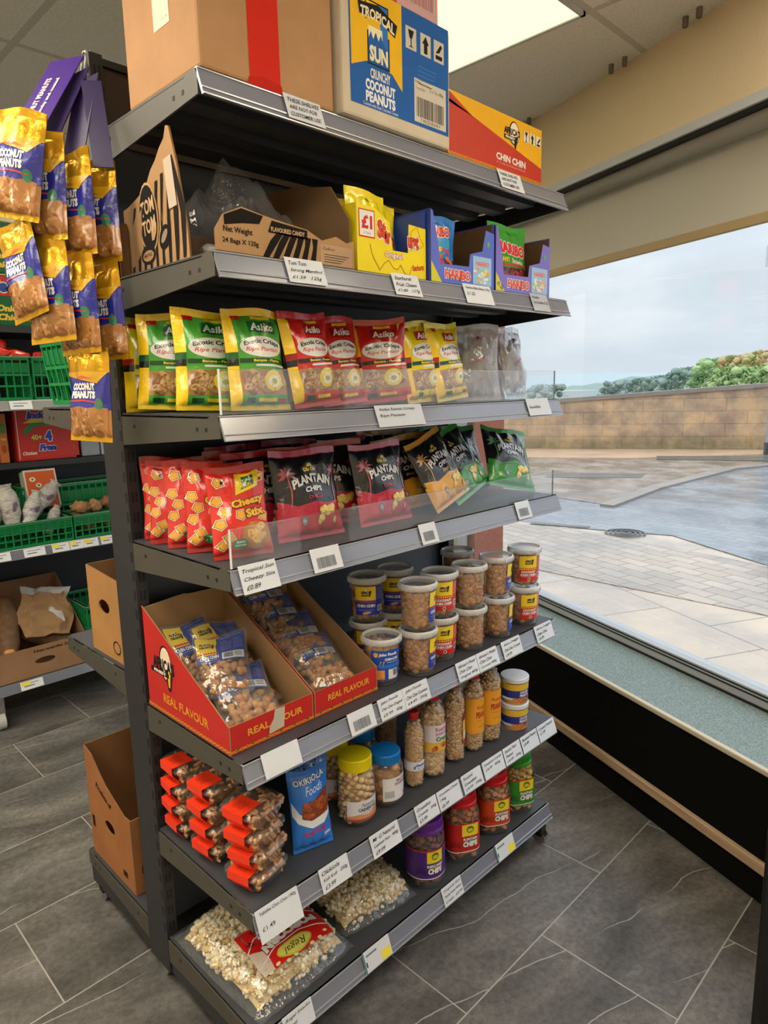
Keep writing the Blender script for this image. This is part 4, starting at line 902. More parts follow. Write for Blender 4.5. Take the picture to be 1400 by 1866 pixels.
ar = RC(.10, .02, .19, .08, hx('cfc2c4'), 1)+BAR(.105, .022, .185, .07, c=hx('b8405a'), seed=31, k=2)+RC(0, .09, .20, .10, hx('c23048'), 1)+RC(0, .0, .06, .14, hx('c23048'), 1)
carton('pink_carton', 'pink and red carton with a large barcode stacked on the coconut peanuts carton', .45, -.470, .205, .26, .16, hx('d8a8ac'), ar, 'gcard', z=z7+.263)
YL = hx('eeb219'); RD = hx('c23a2c')
ar = PG([(.003, .003), (.425, .003), (.425, .045), (.003, .128)], RD, 1)+PG([(.10, .108), (.003, .145), (.003, .12)], RD, 1)+ZIG(.0, .425, .0035, .005, hx('f0c030'), 2, 40, .0012)
ar += TX('CHIN CHIN', .272, .038, w=.14, h=.018, c=hx('eee6e0'), bold=.04, k=3)+TX('A Traditional African Delicacy', .272, .022, w=.14, h=.007, c=hx('e8a8a0'), shear=.3, k=3)
ar += EL(.285, .110, .024, .03, BLACK, 2)+EL(.286, .110, .021, .027, hx('f4e6c8'), 2.4)+PG([(.283, .10), (.305, .105), (.293, .07), (.288, .072)], BLACK, 2.5)+TX("AFRICA'S", .275, .112, w=.075, h=.018, c=BLACK, bold=.05, k=3)+RC(.238, .090, .295, .100, BLACK, 3)+TX('FINEST', .266, .095, w=.045, h=.006, c=WHITE, bold=.05, k=4)
for i in range(3):
    x = .332+.031*i; ar += RC(x, .100, x+.024, .128, hx('e6e0d0'), 2)
    if i == 0: ar += PG([(x+.004, .126), (x+.02, .126), (x+.0135, .114), (x+.0135, .104), (x+.018, .101), (x+.006, .101), (x+.0105, .104), (x+.0105, .114)], BLACK, 3)
    if i == 1: ar += PG([(x+.012, .127), (x+.021, .115), (x+.016, .115), (x+.016, .101), (x+.008, .101), (x+.008, .115), (x+.003, .115)], BLACK, 3)
    if i == 2: ar += PG([(x+.005, .11), (x+.014, .12), (x+.02, .126), (x+.022, .12), (x+.013, .11)], BLACK, 3)+RC(x+.004, .102, x+.02, .108, BLACK, 3)
carton('chin_chin_carton', 'yellow and red chin chin carton at the right end of the top shelf', .702, -.458, .427, .28, .150, YL, ar, 'gcard', bev=.003)
# ---------------------------------------------------------------- tubs of chin chin
z3 = SZ[3]+0.0012; z2 = SZ[2]+0.0012; z1 = SZ[1]+0.0012
NUG = [hx('b98352'), hx('c79563'), hx('a87344'), hx('bd8c5e')]
def nuggets_cyl(k, r, z0, z1_, n, seed, size=0.0115, cols=NUG, sq=2.0, m='snack', sub=1, top=True, sqz=(.8, 1.15)):
    rg = random.Random(seed)
    def rad(a): return r*(abs(math.cos(a))**sq+abs(math.sin(a))**sq)**(-1/sq)
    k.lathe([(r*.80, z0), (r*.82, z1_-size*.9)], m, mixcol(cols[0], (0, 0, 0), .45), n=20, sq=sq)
    for i in range(n):
        a = 2*PI*((i*.618034) % 1); z = z0+size*.7+(z1_-z0-size*1.2)*(i+.5)/n; rr = rad(a)-size*1.0
        s_ = size*rg.uniform(*sqz); R_ = Matrix.Rotation(rg.uniform(0, 6), 3, 'X') @ Matrix.Rotation(rg.uniform(0, 6), 3, 'Z')
        k.blob((rr*math.cos(a), rr*math.sin(a), z+rg.uniform(-.3, .3)*size), (s_*1.15, s_*.9, s_*.85), m, rg.choice(cols), sub, .1, rg, R_)
    if top:
        for i in range(int((r/size)**2*.9)):
            q = (r-size*1.1)*math.sqrt(rg.random()); a = rg.uniform(0, 6.28); s_ = size*rg.uniform(*sqz); R_ = Matrix.Rotation(rg.uniform(0, 6), 3, 'X') @ Matrix.Rotation(rg.uniform(0, 6), 3, 'Z')
            k.blob((q*math.cos(a), q*math.sin(a), z1_-size*.3+rg.uniform(-.4, .6)*size), (s_*1.15, s_*.9, s_*.85), m, rg.choice(cols), sub, .1, rg, R_)
    return k
def cylS(r, ang=0.0, sq=2.0, r1=None, h=1.0):
    def S(x, y, d=0.0):
        rr = r+((r1-r)*y/h if r1 else 0)
        a = -PI/2+ang+x/rr; q = (abs(math.cos(a))**sq+abs(math.sin(a))**sq)**(-1/sq); return ((rr*q+d)*math.cos(a), (rr*q+d)*math.sin(a), y)
    return S
def logo(cx, cy, s, k=3):
    a = EL(cx, cy+.002*s, .0035*s, .005*s, hx('e9e2d2'), k+.2)+PG([(cx+.009*s, cy+.006*s), (cx+.0125*s, cy+.004*s), (cx+.010*s, cy-.008*s), (cx+.007*s, cy-.009*s)], BLACK, k)
    return a+TX('AFRICA', cx, cy+.001*s, w=.02*s, h=.0065*s, c=BLACK, bold=.06, k=k+1)+TX('DELIGHT', cx-.001*s, cy-.0055*s, w=.017*s, h=.004*s, c=BLACK, bold=.06, k=k+1)
def tublabel(kind, s=1.0, key=None):
    blue = kind == 'blue'; c = hx('1f3fb4') if blue else hx('cc2222'); W = .042*s
    a = RC(-W, .022, W, .106, c, 1)+RC(-W, .066, W*.45, .106, hx('f0cf2a'), 2)+RC(W*.45, .03, W, .106, hx('2a3f9a') if blue else hx('c03030'), 2)
    a += logo(-W*.25, .088, 1.3)+DIA(-W, W*.45, .062, .003, hx('cc3a22') if blue else hx('f0cf2a'), 3, 9)
    a += (TX('CHIN CHIN', -W*.25, .050, w=W*1.25, h=.009, c=WHITE, bold=.06, k=3) if blue else TX('COCONUT', -W*.25, .053, w=W*1.15, h=.008, c=WHITE, bold=.06, k=3)+TX('CHIN CHIN', -W*.25, .043, w=W*1.25, h=.008, c=WHITE, bold=.06, k=3))
    a += TX('A Traditional African Delicacy', -W*.25, .037, w=W*1.1, c=WHITE, k=3)
    a += (EL(-W*.2, .029, .012, .004, hx('dba868'), 3, rot=.2) if blue else EL(-W*.2, .029, .005, .005, hx('ece6dc'), 3)+EL(-W*.2, .029, .0035, .003, hx('5a3a20'), 3.3))
    a += RC(W*.55, .032, W*.95, .05, WHITE, 3)+BAR(W*.58, .034, W*.92, .048, seed=4, k=4)
    for i in range(6): a += LN([(W*.52, .10-.006*i), (W*.94, .10-.006*i)], .0015, hx('8f9fe0') if blue else hx('f0a0a0'), 3)
    return a
R0, R1, HB = .0445, .0505, .128
def tub_body():
    k = M(); k.lathe([(R0-.003, 0), (R0, .003), (R1-.001, HB-.006)], 'clear_tub', (1, 1, 1), n=40, cap=False); k.lathe([(.001, .0006), (R0-.003, .0008)], 'clear_tub', n=40, cap=False); return k.mesh('tub_body', True)
def tub_lid(white=False):
    k = M(); m = 'clear_lid' if not white else 'clear_lid'
    k.lathe([(R1+.0025, HB-.016), (R1+.004, HB-.014), (R1+.0042, HB-.002), (R1+.002, HB+.002), (R1-.0015, HB+.002), (R1-.003, HB-.004)], m, n=40, cap=False)
    for j in range(40):
        a = 2*PI*j/40; k.box((-.0006, -.001, HB-.015), (.0006, .001, HB-.003), m, T=lambda x, y, z, a=a: ((R1+.0045+y)*math.cos(a)-x*math.sin(a), (R1+.0045+y)*math.sin(a)+x*math.cos(a), z))
    k.lathe([(.001, HB-.0042), (R1-.003, HB-.004)], 'plastic' if white else 'clear_tub', hx('e4e2e6'), n=40, cap=False); return k.mesh('tub_lid', True)
TB, TLd, TLw = tub_body(), tub_lid(), tub_lid(True)
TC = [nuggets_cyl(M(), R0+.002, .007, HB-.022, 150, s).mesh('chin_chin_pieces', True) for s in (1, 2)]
TLb = {}
for kd in ('blue', 'red'):
    for an in (0, 55, 95):
        TLb[(kd, an)] = wrap(M(), tublabel(kd), cylS(R0-.0002+.0006, D(an), r1=R1, h=HB), 'label', cell=.006, key='tub'+kd, d0=.0003).mesh('label', True)
a = RC(-.044, .016, .044, .10, hx('1f50b8'), 1)+EL(-.03, .088, .007, .007, hx('f0a020'), 2)+TX('J', -.03, .088, h=.008, c=WHITE, k=3, bold=.05)+TX('Jako Foods', .004, .088, w=.052, h=.011, c=WHITE, bold=.05, shear=.1, k=3)+TX('CHIN-CHIN', .014, .075, w=.04, h=.008, c=WHITE, bold=.05, k=3)
a += PG([(-.022, .055), (-.014, .07), (-.017, .07)], hx('e0b050'), 3)+PG([(-.014, .05), (-.006, .07), (-.009, .07)], hx('e0b050'), 3)+RC(-.044, .05, .044, .060, hx('2f78d0'), 1.5)+RC(-.04, .018, -.006, .045, hx('e8a050'), 2)+RC(.004, .018, .032, .046, WHITE, 2)+BAR(.018, .026, .03, .044, seed=9, k=3)+LN([(.0, .066), (.034, .066)], .001, WHITE, 3)
TLb[('jako', 0)] = wrap(M(), a, cylS(R0-.0002+.0006, D(0), r1=R1, h=HB), 'label', cell=.006, d0=.0003).mesh('label', True)
def mktub(x, y, z, kind, an, rz, label, white=False, ci=0):
    t_ = thing('snack_tub', label, 'tub', (x, y, z), D(rz), group='clear tubs of chin chin on the shelf')
    part('tub_body', TB, t_); part('lid', TLw if white else TLd, t_); tag(part('contents', TC[ci], t_), kind='stuff')
    part('label', TLb[(kind, an)], t_); return t_
HT = HB+.0032
rows = [(.509, -.376, 0, 'jako', 0, -14, 'light blue labelled tub standing alone in front, just right of the display boxes'),
 (.618, -.412, 0, 'blue', 55, 0, 'lower tub of the front left stack with the blue label turned right'), (.618, -.412, 1, 'blue', 55, 2, 'upper tub of the front left stack with the blue label turned right'),
 (.742, -.385, 0, 'red', 0, -6, 'lower red coconut tub, second stack from the left'), (.742, -.385, 1, 'red', 0, -8, 'upper red coconut tub, second stack from the left'),
 (.862, -.400, 0, 'red', 95, -5, 'lower tub in the middle front stack with no label in view'), (.862, -.400, 1, 'red', 95, -8, 'upper tub in the middle front stack, red label edge at its right'),
 (1.005, -.402, 0, 'blue', 55, 4, 'lower tub with blue label, second front stack from the right'), (1.003, -.398, 1, 'blue', 55, 0, 'upper tub with blue label, second front stack from the right'),
 (1.158, -.400, 0, 'red', 0, -2, 'lower red coconut tub at the right end of the shelf'), (1.156, -.402, 1, 'red', 0, -12, 'upper red coconut tub with white seal at the right end of the shelf'),
 (.575, -.255, 0, 'blue', 0, -22, 'lower tub behind the lone front tub, in shadow'), (.575, -.255, 1, 'blue', 0, -22, 'upper blue tub at the far left of the back row'),
 (.690, -.255, 0, 'blue', 0, -22, 'lower tub of the second back stack, mostly hidden'), (.690, -.255, 1, 'blue', 0, -24, 'upper blue tub of the second back stack, label fully facing the camera'),
 (.98, -.26, 0, 'red', 0, 0, 'tub at the bottom of the back right stack'), (.98, -.26, 1, 'red', 0, 0, 'tub on top of the back right stack behind the large open one')]
for i, (x, y, lv, kd, an, rz, lab) in enumerate(rows): mktub(x, y, z3+lv*HT, kd, an, rz-14, lab, 'white seal' in lab, i % 2)

# ---------------------------------------------------------------- red display boxes with pouches
def dbox(x0, w_, label, torn):
    t_ = thing('red_display_box', label, 'box', (x0, -.415, z3)); hF, hB, dp = .066, .262, .375; rc = hx('c22a26'); kin = hx('9c7b58')
    k = M(); Ls = flat((0, dp, 0), (0, -1, 0), (0, 0, 1)); Rs = flat((w_, 0, 0), (0, 1, 0), (0, 0, 1))
    ar = ZIG(0, dp, .003, .007, hx('e8b23a'), 2, 26, .0018)+ZIG(0, dp, .012, -.007, hx('e8b23a'), 2, 26, .0018)+TX('REAL FLAVOUR', dp*.50, .045, w=.21, h=.024, c=hx('e0922e'), bold=.03, k=2)
    ar += EL(.105, .138, .03, .046, BLACK, 2)+EL(.107, .138, .0265, .042, hx('f0dcc0'), 2.3)+PG([(.105, .10), (.137, .118), (.124, .07), (.112, .072)], BLACK, 2.4)+PG([(.112, .115), (.13, .13), (.122, .08), (.115, .08)], hx('f0b92a'), 3)+TX("AFRICA'S", .095, .132, w=.105, h=.034, c=BLACK, bold=.05, k=3.4, rot=-.02)+RC(.03, .103, .12, .116, BLACK, 3.4)+TX('FINEST', .075, .1095, w=.06, h=.008, c=WHITE, k=4, bold=.05)
    plate(k, [(0, 0), (dp, 0), (dp, hF), (0, hB)], [], lambda a, b, c_=0: Ls(a, b, c_), .003, 'gcard', rc, kin, kin); wrap(k, ar, Ls, 'gcard'); part('left_panel', k, t_); k = M()
    plate(k, [(0, 0), (dp, 0), (dp, hB), (0, hF)], [], lambda a, b, c_=0: Rs(a, b, c_), .003, 'gcard', rc, kin, kin); part('right_panel', k, t_)
    k = M(); plate(k, [(.003, 0), (w_-.003, 0), (w_-.003, hF), (.003, hF)], [], lambda a, b, c_=0: S0(a, b, c_), .003, 'gcard', rc, kin, kin)
    ar = ZIG(0, w_, .003, .006, hx('e8b23a'), 2, 16, .0018)+ZIG(0, w_, .010, -.006, hx('e8b23a'), 2, 16, .0018)+DIA(0, w_, .009, .004, hx('5a6a20'), 3, 6)
    ar += TX('REAL FLAVOUR' if not torn else 'REAL   VOUR', w_*.53, .038, w=w_*.66, h=.017, c=hx('e8a23a'), bold=.03, k=3)
    if torn: ar += PG([(w_*.44, .012), (w_*.62, .016), (w_*.64, .064), (w_*.52, .066), (w_*.50, .045), (w_*.45, .03)], hx('c2b8aa'), 4)
    wrap(k, ar, S0, 'gcard'); part('front_panel', k, t_)
    k = M(); hole = [(w_*.62+.022*math.cos(a_), .175+.016*math.sin(a_)) for a_ in [PI*j/10 for j in range(11)]]
    plate(k, [(0, 0), (w_, 0), (w_, hB), (w_*.55, hB+.002), (w_*.5, hB+.006), (0, hB-.006)], [hole], lambda a, b, c_=0: (a, dp-.003-c_*1, b), .003, 'kraft', kin, rc, kin)
    k.box((.003, .003, 0), (w_-.003, dp-.004, .003), 'kraft', kin); part('back_panel', k, t_); return t_
dbox(.002, .234, 'red display box at the left end of the shelf with a torn front lip', True)
dbox(.240, .212, 'red display box standing between the left red box and the tubs', False)
def pouchmesh(seed):
    rg = random.Random(seed); W, H = .115, .155; k = M(); KS = 1.27
    S = bagsurf(W, H, .034, seed, wr=1.6); nx, ny = 10, 14
    for side in (-1, 1):
        k0 = len(k.v); k.v.extend([S(-W/2+W*i/nx, H*j/ny, .0012, side) for j in range(ny+1) for i in range(nx+1)])
        for j in range(ny):
            for i in range(nx):
                f = (j*(nx+1)+i, j*(nx+1)+i+1, (j+1)*(nx+1)+i+1, (j+1)*(nx+1)+i); k.f.append(tuple(q+k0 for q in (f if side < 0 else f[::-1]))); k.m.append('clear_film'); k.c.append((1, 1, 1))
    film = k.mesh('film', True); k = M()
    for i in range(58):
        x = rg.uniform(-W*.40, W*.40); y = rg.uniform(.014, .085); s_ = rg.uniform(.0075, .0105); side = -1 if i % 3 else 1
        p = S(x, y, -s_*1.05, side); R_ = Matrix.Rotation(rg.uniform(0, 6), 3, 'X') @ Matrix.Rotation(rg.uniform(0, 6), 3, 'Z')
        k.blob(p, (s_*1.2, s_*.9, s_*.9), 'snack', rg.choice(NUG), 1, .1, rg, R_)
    nug = k.mesh('nuggets', True)
    a = RC(-.052, .080, .052, .150, hx('27409c'), 1)+RC(-.052, .112, -.008, .150, hx('f0cf2a'), 1.5)+logo(-.03, .133, 1.5)+DIA(-.052, -.006, .107, .0035, hx('cc3a22'), 2, 8)+RC(-.052, .102, -.006, .112, hx('f0cf2a'), 1.2)
    a += TX('CHIN CHIN', -.026, .095, w=.042, h=.009, c=WHITE, bold=.06, k=3)+TX('A Traditional African Delicacy', -.026, .087, w=.036, c=hx('c8d0f0'), k=3)
    for i in range(8): a += LN([(.0, .146-.005*i), (.024, .146-.005*i)], .0013, hx('7f90d8'), 3)+LN([(.028, .146-.005*i), (.048, .146-.005*i)], .0013, hx('7f90d8'), 3)
    a += RC(.002, .084, .05, .102, hx('e6e6ea'), 2)+BAR(.006, .087, .026, .10, seed=3, k=3)
    for i in range(3): a += LN([(.03, .098-.004*i), (.046, .098-.004*i)], .0014, hx('444444'), 3)
    k = M(); SB = bagsurf(W, H, .034, seed, wr=.6); wrap(k, a, lambda x, y, d: SB(x, y, d-.0016), 'label', cell=.011); wrap(k, RC(-.052, .080, .052, .150, hx('27409c'), 0), lambda x, y, d: SB(x, y, d-.002), 'label', cell=.011)
    return film, nug, k.mesh('header_label', True)
PM = [pouchmesh(71), pouchmesh(72)]
def mkpouch(i, loc, rot, label):
    t_ = thing('chin_chin_pouch', label, 'pouch', loc, rot=tuple(D(q) for q in rot), group='chin chin pouches in the red display boxes')
    part('film', PM[i][0], t_); tag(part('contents', PM[i][1], t_), kind='stuff'); part('header_label', PM[i][2], t_); t_.scale = (1.3 if 'front of the' in label else 1.18,)*3
for i, loc, rot, lab in (
    (0, (.098, -.380, z3+.020), (-64, 0, -16), 'chin chin pouch at the front of the left red box, whole label showing'),
    (1, (.160, -.325, z3+.030), (-58, 4, 14), 'chin chin pouch at the front right of the left red box'),
    (1, (.078, -.285, z3+.072), (-56, -6, -32), 'chin chin pouch at the back left of the left red box, barcode showing'),
    (0, (.150, -.235, z3+.078), (-54, 4, -4), 'chin chin pouch in the middle back of the left red box'),
    (1, (.110, -.165, z3+.050), (-36, 0, 6), 'chin chin pouch furthest back in the left red box'),
    (0, (.345, -.372, z3+.028), (-62, 0, -10), 'chin chin pouch at the front of the right red box'),
    (1, (.340, -.300, z3+.066), (-60, 0, -12), 'chin chin pouch second from the front of the right red box'),
    (0, (.335, -.230, z3+.104), (-58, -3, -8), 'chin chin pouch third from the front of the right red box'),
    (1, (.352, -.165, z3+.130), (-48, 3, 4), 'chin chin pouch fourth from the front of the right red box, mostly glossy film'),
    (0, (.340, -.100, z3+.118), (-22, 0, -6), 'chin chin pouch at the back of the right red box near the top edge')):
    mkpouch(i, loc, rot, lab)

# ---------------------------------------------------------------- punnets, pouches, jars and bottles
def sqring(hw, z, n=36, sq=5.0):
    return [(hw*(abs(math.cos(a))**sq+abs(math.sin(a))**sq)**(-1/sq)*math.cos(a), hw*(abs(math.cos(a))**sq+abs(math.sin(a))**sq)**(-1/sq)*math.sin(a), z) for a in [2*PI*j/n for j in range(n)]]
def punnet_parts(seed):
    rg = random.Random(seed); k = M(); k.lathe([(.040, 0), (.046, .003), (.056, .036), (.0595, .037), (.0595, .040)], 'clear_rigid', n=36, sq=5, cap=False)
    lid = M(); lid.lathe([(.061, .036), (.061, .042), (.057, .043), (.054, .049), (.050, .050), (.001, .050)], 'clear_rigid', n=36, sq=5, cap=False)
    c = M(); c.lathe([(.038, .004), (.050, .030)], 'snack', hx('94683e'), n=20, sq=5)
    for i in range(95):
        z = rg.uniform(.008, .040); w_ = .040+.011*z/.036; a = rg.uniform(0, 6.28); onr = i % 5
        x, y = (w_*rg.uniform(-1, 1), w_*rg.choice((-1, 1))*.96) if onr < 2 else ((w_*rg.choice((-1, 1))*.96, w_*rg.uniform(-1, 1)) if onr < 4 else (rg.uniform(-.045, .045), rg.uniform(-.045, .045)))
        if onr == 4: z = .040
        d = rg.uniform(0, 6.28); l_ = rg.uniform(.008, .014); e = rg.uniform(-.5, .5)
        if onr < 4: p = [(x+(l_*math.cos(d)*t_ if onr < 2 else 0), y+(l_*math.cos(d)*t_ if onr >= 2 else 0), z+l_*math.sin(d)*t_*.6+.002*math.sin(t_*3)) for t_ in (-1, 0, 1)]
        else: p = [(x+l_*math.cos(d)*t_, y+l_*math.sin(d)*t_, z+.003*(1-abs(t_))) for t_ in (-1, 0, 1)]
        p = [(max(-.05, min(.05, q[0])), max(-.05, min(.05, q[1])), max(.006, min(.045, q[2]))) for q in p]
        c.tube(p, rg.uniform(.0032, .0048), 'snack', rg.choice([hx('c8925e'), hx('d4a06c'), hx('b68050'), hx('c08a58')]), n=6)
    lb = M(); lb.box((-.064, -.032, .0505), (-.004, .032, .0515), 'label', hx('f03d1e')); lb.box((-.0645, -.032, .030), (-.0635, .032, .0515), 'label', hx('f03d1e')); lb.add([(-.0635, -.032, .034), (-.0635, .032, .034), (-.047, .030, .006), (-.047, -.030, .006), (-.0645, -.032, .034), (-.0645, .032, .034), (-.048, .030, .006), (-.048, -.030, .006)], [(0, 1, 2, 3), (7, 6, 5, 4), (0, 3, 7, 4), (1, 5, 6, 2)], 'label', hx('e8391c'))
    for i in range(4): wrap(lb, LN([(-.05, .015-.008*i), (-.02, .015-.008*i)], .0012, hx('7a1a10'), 1), lambda x, y, d: (x, y, .0516+d), 'label')
    return k.mesh('tray', True), lid.mesh('lid', True), c.mesh('crunchy_sticks', True), lb.mesh('red_label', False)
PP = [punnet_parts(s) for s in (81, 82)]
def mkpunnet(i, x, y, z, rz, label):
    t_ = thing('snack_punnet', label, 'punnet', (x, y, z), D(rz), group='clear punnets with red labels')
    part('tray', PP[i][0], t_); part('lid', PP[i][1], t_); tag(part('contents', PP[i][2], t_), kind='stuff'); part('label', PP[i][3], t_, 'orange red paper label')
nm = ['bottom', 'second from bottom', 'third from bottom', 'top']
for s_, (x, y, rz, cn) in enumerate(((.076, -.375, 14, 'front'), (.070, -.225, 4, 'middle'), (.068, -.092, -4, 'rear'))):
    for lv in range(4): mkpunnet((s_+lv) % 2, x+.003*math.sin(lv*2+s_), y, z2+lv*.0525, rz+3*math.sin(lv*1.7+s_), f'{nm[lv]} punnet of crunchy sticks in the {cn} stack of three')
def okik(seed):
    def colf(x, y, s): return None, hx('2f7be0')
    W, H = .108, .215; a = TX('OKIKIOLA', 0, .188, w=.085, h=.016, c=hx('e6f0fa'), outline=hx('0f3f9a'), bold=.02, rot=.12, k=2, ow=.05)+TX('Foods', .01, .163, w=.052, h=.022, c=hx('e6f0fa'), shear=.4, rot=.12, k=2)
    a += PG([(-.052, .135), (-.035, .105), (0, .088), (.035, .09), (.052, .10), (.052, .085), (.03, .066), (-.005, .062), (-.04, .08), (-.052, .10)], hx('e4ecf2'), 1)+PG([(-.03, .115), (-.01, .128), (.02, .14), (.05, .155), (.05, .105), (.03, .09), (-.005, .082), (-.03, .092)], hx('8a3c1e'), 2)+chipsart(-.03, .087, .05, .14, 40, 2, [hx('a5502c'), hx('8a3a1c'), hx('b8683c')], (.006, .011), 2.3)
    a += TX('Kuli Kuli', .004, .052, w=.06, h=.014, c=hx('c8324a'), bold=.03, rot=.1)+TX('250g', .038, .034, w=.02, c=WHITE, bold=.03)
    return bag(W, H, .045, seed, colf, a, 'oki', wr=1.0)
OK_ = [okik(s).mesh('snack_pouch', True) for s in (91, 92)]
put('snack_pouch', OK_[0], (.236, -.392, z2), (D(-4), D(-1), D(-16)), 'blue nut snack pouch standing at the front beside the punnets', 'pouch', 'blue nut snack pouches')
put('snack_pouch', OK_[1], (.272, -.345, z2), (D(-3), D(0), D(-12)), 'blue snack pouch hidden behind the front blue pouch', 'pouch', 'blue nut snack pouches')
def jar(x, y, lidc, kind, label, rz=-20, z=None, h=.150, r=.047):
    t_ = thing('nut_jar', label, 'jar', (x, y, z2 if z is None else z), D(rz), group='plastic jars of nuts')
    k = M(); k.lathe([(r*.8, 0), (r*.97, .004), (r, .012), (r, h*.70), (r*.93, h*.78), (r*.80, h*.82)], 'clear_rigid', n=36, cap=False); part('jar_body', k, t_, smooth=True)
    k = M(); k.lathe([(r*.84, h*.815), (r*.86, h*.82), (r*.86, h*.985), (r*.83, h), (.001, h)], 'plastic', lidc, n=48, cap=False)
    for j in range(48):
        a = 2*PI*j/48; k.box((-.0007, 0, h*.83), (.0007, .001, h*.97), 'plastic', lidc, T=lambda x_, y_, z_, a=a: ((r*.86+y_)*math.cos(a)-x_*math.sin(a), (r*.86+y_)*math.sin(a)+x_*math.cos(a), z_))
    part('lid', k, t_, smooth=False)
    k = M()
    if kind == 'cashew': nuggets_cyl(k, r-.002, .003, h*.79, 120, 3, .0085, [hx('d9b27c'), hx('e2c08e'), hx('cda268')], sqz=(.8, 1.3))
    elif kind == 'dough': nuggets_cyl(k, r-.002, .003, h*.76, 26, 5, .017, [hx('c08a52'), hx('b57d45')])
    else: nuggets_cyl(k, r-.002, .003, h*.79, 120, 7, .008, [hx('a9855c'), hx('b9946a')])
    tag(part('contents', k, t_, smooth=True), kind='stuff')
    if kind == 'cashew': a = RC(-.062, .018, .062, .075, hx('e0dfe8'), 1)+PG([(-.062, .018), (.062, .018), (.062, .032), (.03, .045), (0, .034), (-.03, .038), (-.062, .030)], hx('d9986a'), 1.5)+RC(-.062, .018, .062, .024, hx('b8504a'), 2)+TX('Natural', 0, .063, w=.045, h=.011, c=hx('3a3440'), shear=.4, k=3)+TX('CASHEW NUT', 0, .050, w=.062, h=.010, c=hx('3a3440'), bold=.04, k=3)+TX('Premium Table Snacks', 0, .041, w=.046, c=hx('3a3440'), k=3)
    elif kind == 'dough': a = RC(-.045, .020, .045, .088, hx('e2e2ea'), 1)+TX('SMALL POP', .012, .078, w=.036, h=.007, c=hx('8a2a4a'), bold=.04, k=2)+TX('DOUGHNUT', .012, .068, w=.044, h=.008, c=hx('8a2a4a'), bold=.05, k=2)+RC(-.04, .03, -.012, .05, hx('b0b0b8'), 2)+RC(.024, .024, .044, .034, hx('a02a4a'), 2)
    else: a = RC(-.05, .03, .05, .08, hx('c8c4b8'), 1)
    part('label', wrap(M(), a, cylS(r+.0002, D(18)), 'label', cell=.006), t_, smooth=True); return t_
YL2 = hx('e8d60e'); BL2 = hx('1478c8')
jar(.400, -.375, YL2, 'cashew', 'cashew nut jar with yellow lid in front of another yellow lidded jar', h=.185, r=.052)
jar(.513, -.375, BL2, 'dough', 'doughnut snack jar with blue lid at the front, next to the cashew jar', h=.150, r=.050)
jar(.425, -.255, YL2, 'cashew', 'yellow lidded jar in the second row, only lid edge visible', h=.175, r=.048)
jar(.535, -.250, BL2, 'dough', 'blue lidded jar in the second row behind the front blue one', h=.165, r=.050)
def bottle(x, y, h, r, cap, lab, label, rz=-20, cols=None, size=.007):
    t_ = thing('peanut_bottle', label, 'bottle', (x, y, z2), D(rz), group='plastic bottles of roasted peanuts')
    k = M(); k.lathe([(r*.82, 0), (r, .006), (r, h*.30), (r*.94, h*.36), (r, h*.42), (r, h*.72), (r*.86, h*.80), (r*.5, h*.88), (r*.42, h*.90), (r*.42, h*.93)], 'clear_rigid', n=30, cap=False); part('bottle_body', k, t_, smooth=True)
    k = M(); k.lathe([(r*.50, h*.905), (r*.52, h*.915), (r*.52, h*.99), (r*.48, h), (.001, h)], 'plastic', cap, n=24, cap=False); part('cap', k, t_, smooth=True, auto=True)
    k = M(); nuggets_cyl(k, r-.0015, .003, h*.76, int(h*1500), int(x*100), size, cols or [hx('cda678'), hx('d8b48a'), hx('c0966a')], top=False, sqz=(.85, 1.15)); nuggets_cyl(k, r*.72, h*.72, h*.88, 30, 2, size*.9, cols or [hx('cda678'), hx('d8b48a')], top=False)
    tag(part('contents', k, t_, smooth=True), kind='stuff')
    if lab: part('label', wrap(M(), lab, cylS(r+.0003, D(22)), 'label', cell=.005), t_, smooth=True)
a = RC(-.07, .055, .07, .083, hx('dfe3ee'), 1)+TX('Gbemisola', .0, .072, w=.04, h=.008, c=hx('2a4a9a'), bold=.05)+TX('groundnut', .0, .062, w=.03, c=hx('2a4a9a'))+PG([(-.027, .066), (-.021, .073), (-.021, .059)], hx('2a4a9a'), 2)
bottle(.622, -.385, .228, .029, hx('c8141e'), a, 'small peanut bottle with red cap, left of the roasted walnut crunch bottle')
a = RC(-.06, .085, .06, .168, hx('d8d2dc'), 1)+TX('Roasted', 0, .155, w=.05, h=.013, c=hx('b06a90'), bold=.03)+TX('peanut', 0, .140, w=.048, h=.012, c=hx('b06a90'), bold=.03)+TX('Crunch', .004, .125, w=.056, h=.014, c=hx('2f7a3a'), bold=.06)+RC(-.06, .085, .06, .115, hx('e0b04a'), 1.5)+chipsart(-.04, .087, .04, .112, 9, 2, [hx('b0402a'), hx('c87a3a')], (.006, .010), 2)
bottle(.705, -.385, .262, .038, hx('c8141e'), a, 'peanut bottle with the green and pink crunch label, second from the left', cols=[hx('d8b48a'), hx('e0c29c'), hx('c9a070')], size=.0085)
a = RC(.0, .07, .035, .155, hx('e2b04a'), 1)+RC(.0, .135, .035, .155, hx('7a1e28'), 2)+RC(.004, .075, .030, .10, hx('cfe0f0'), 2)+RC(.0, .055, .035, .07, hx('b83038'), 2)
bottle(.812, -.38, .262, .034, hx('c8141e'), a, 'peanut bottle with only a narrow yellow label edge showing, third from the left')
a = RC(-.06, .062, .06, .180, hx('e6a030'), 1)+TX('Roasted', 0, .15, w=.044, h=.012, c=hx('c0502a'), bold=.03)+TX('PEANUT', 0, .125, w=.052, h=.020, c=hx('b0382a'), bold=.05)+TX('Crunchy and Natural', 0, .105, w=.045, c=hx('8a4a1a'))+TX('Net Wt 500g', 0, .085, w=.035, c=hx('8a4a1a'))
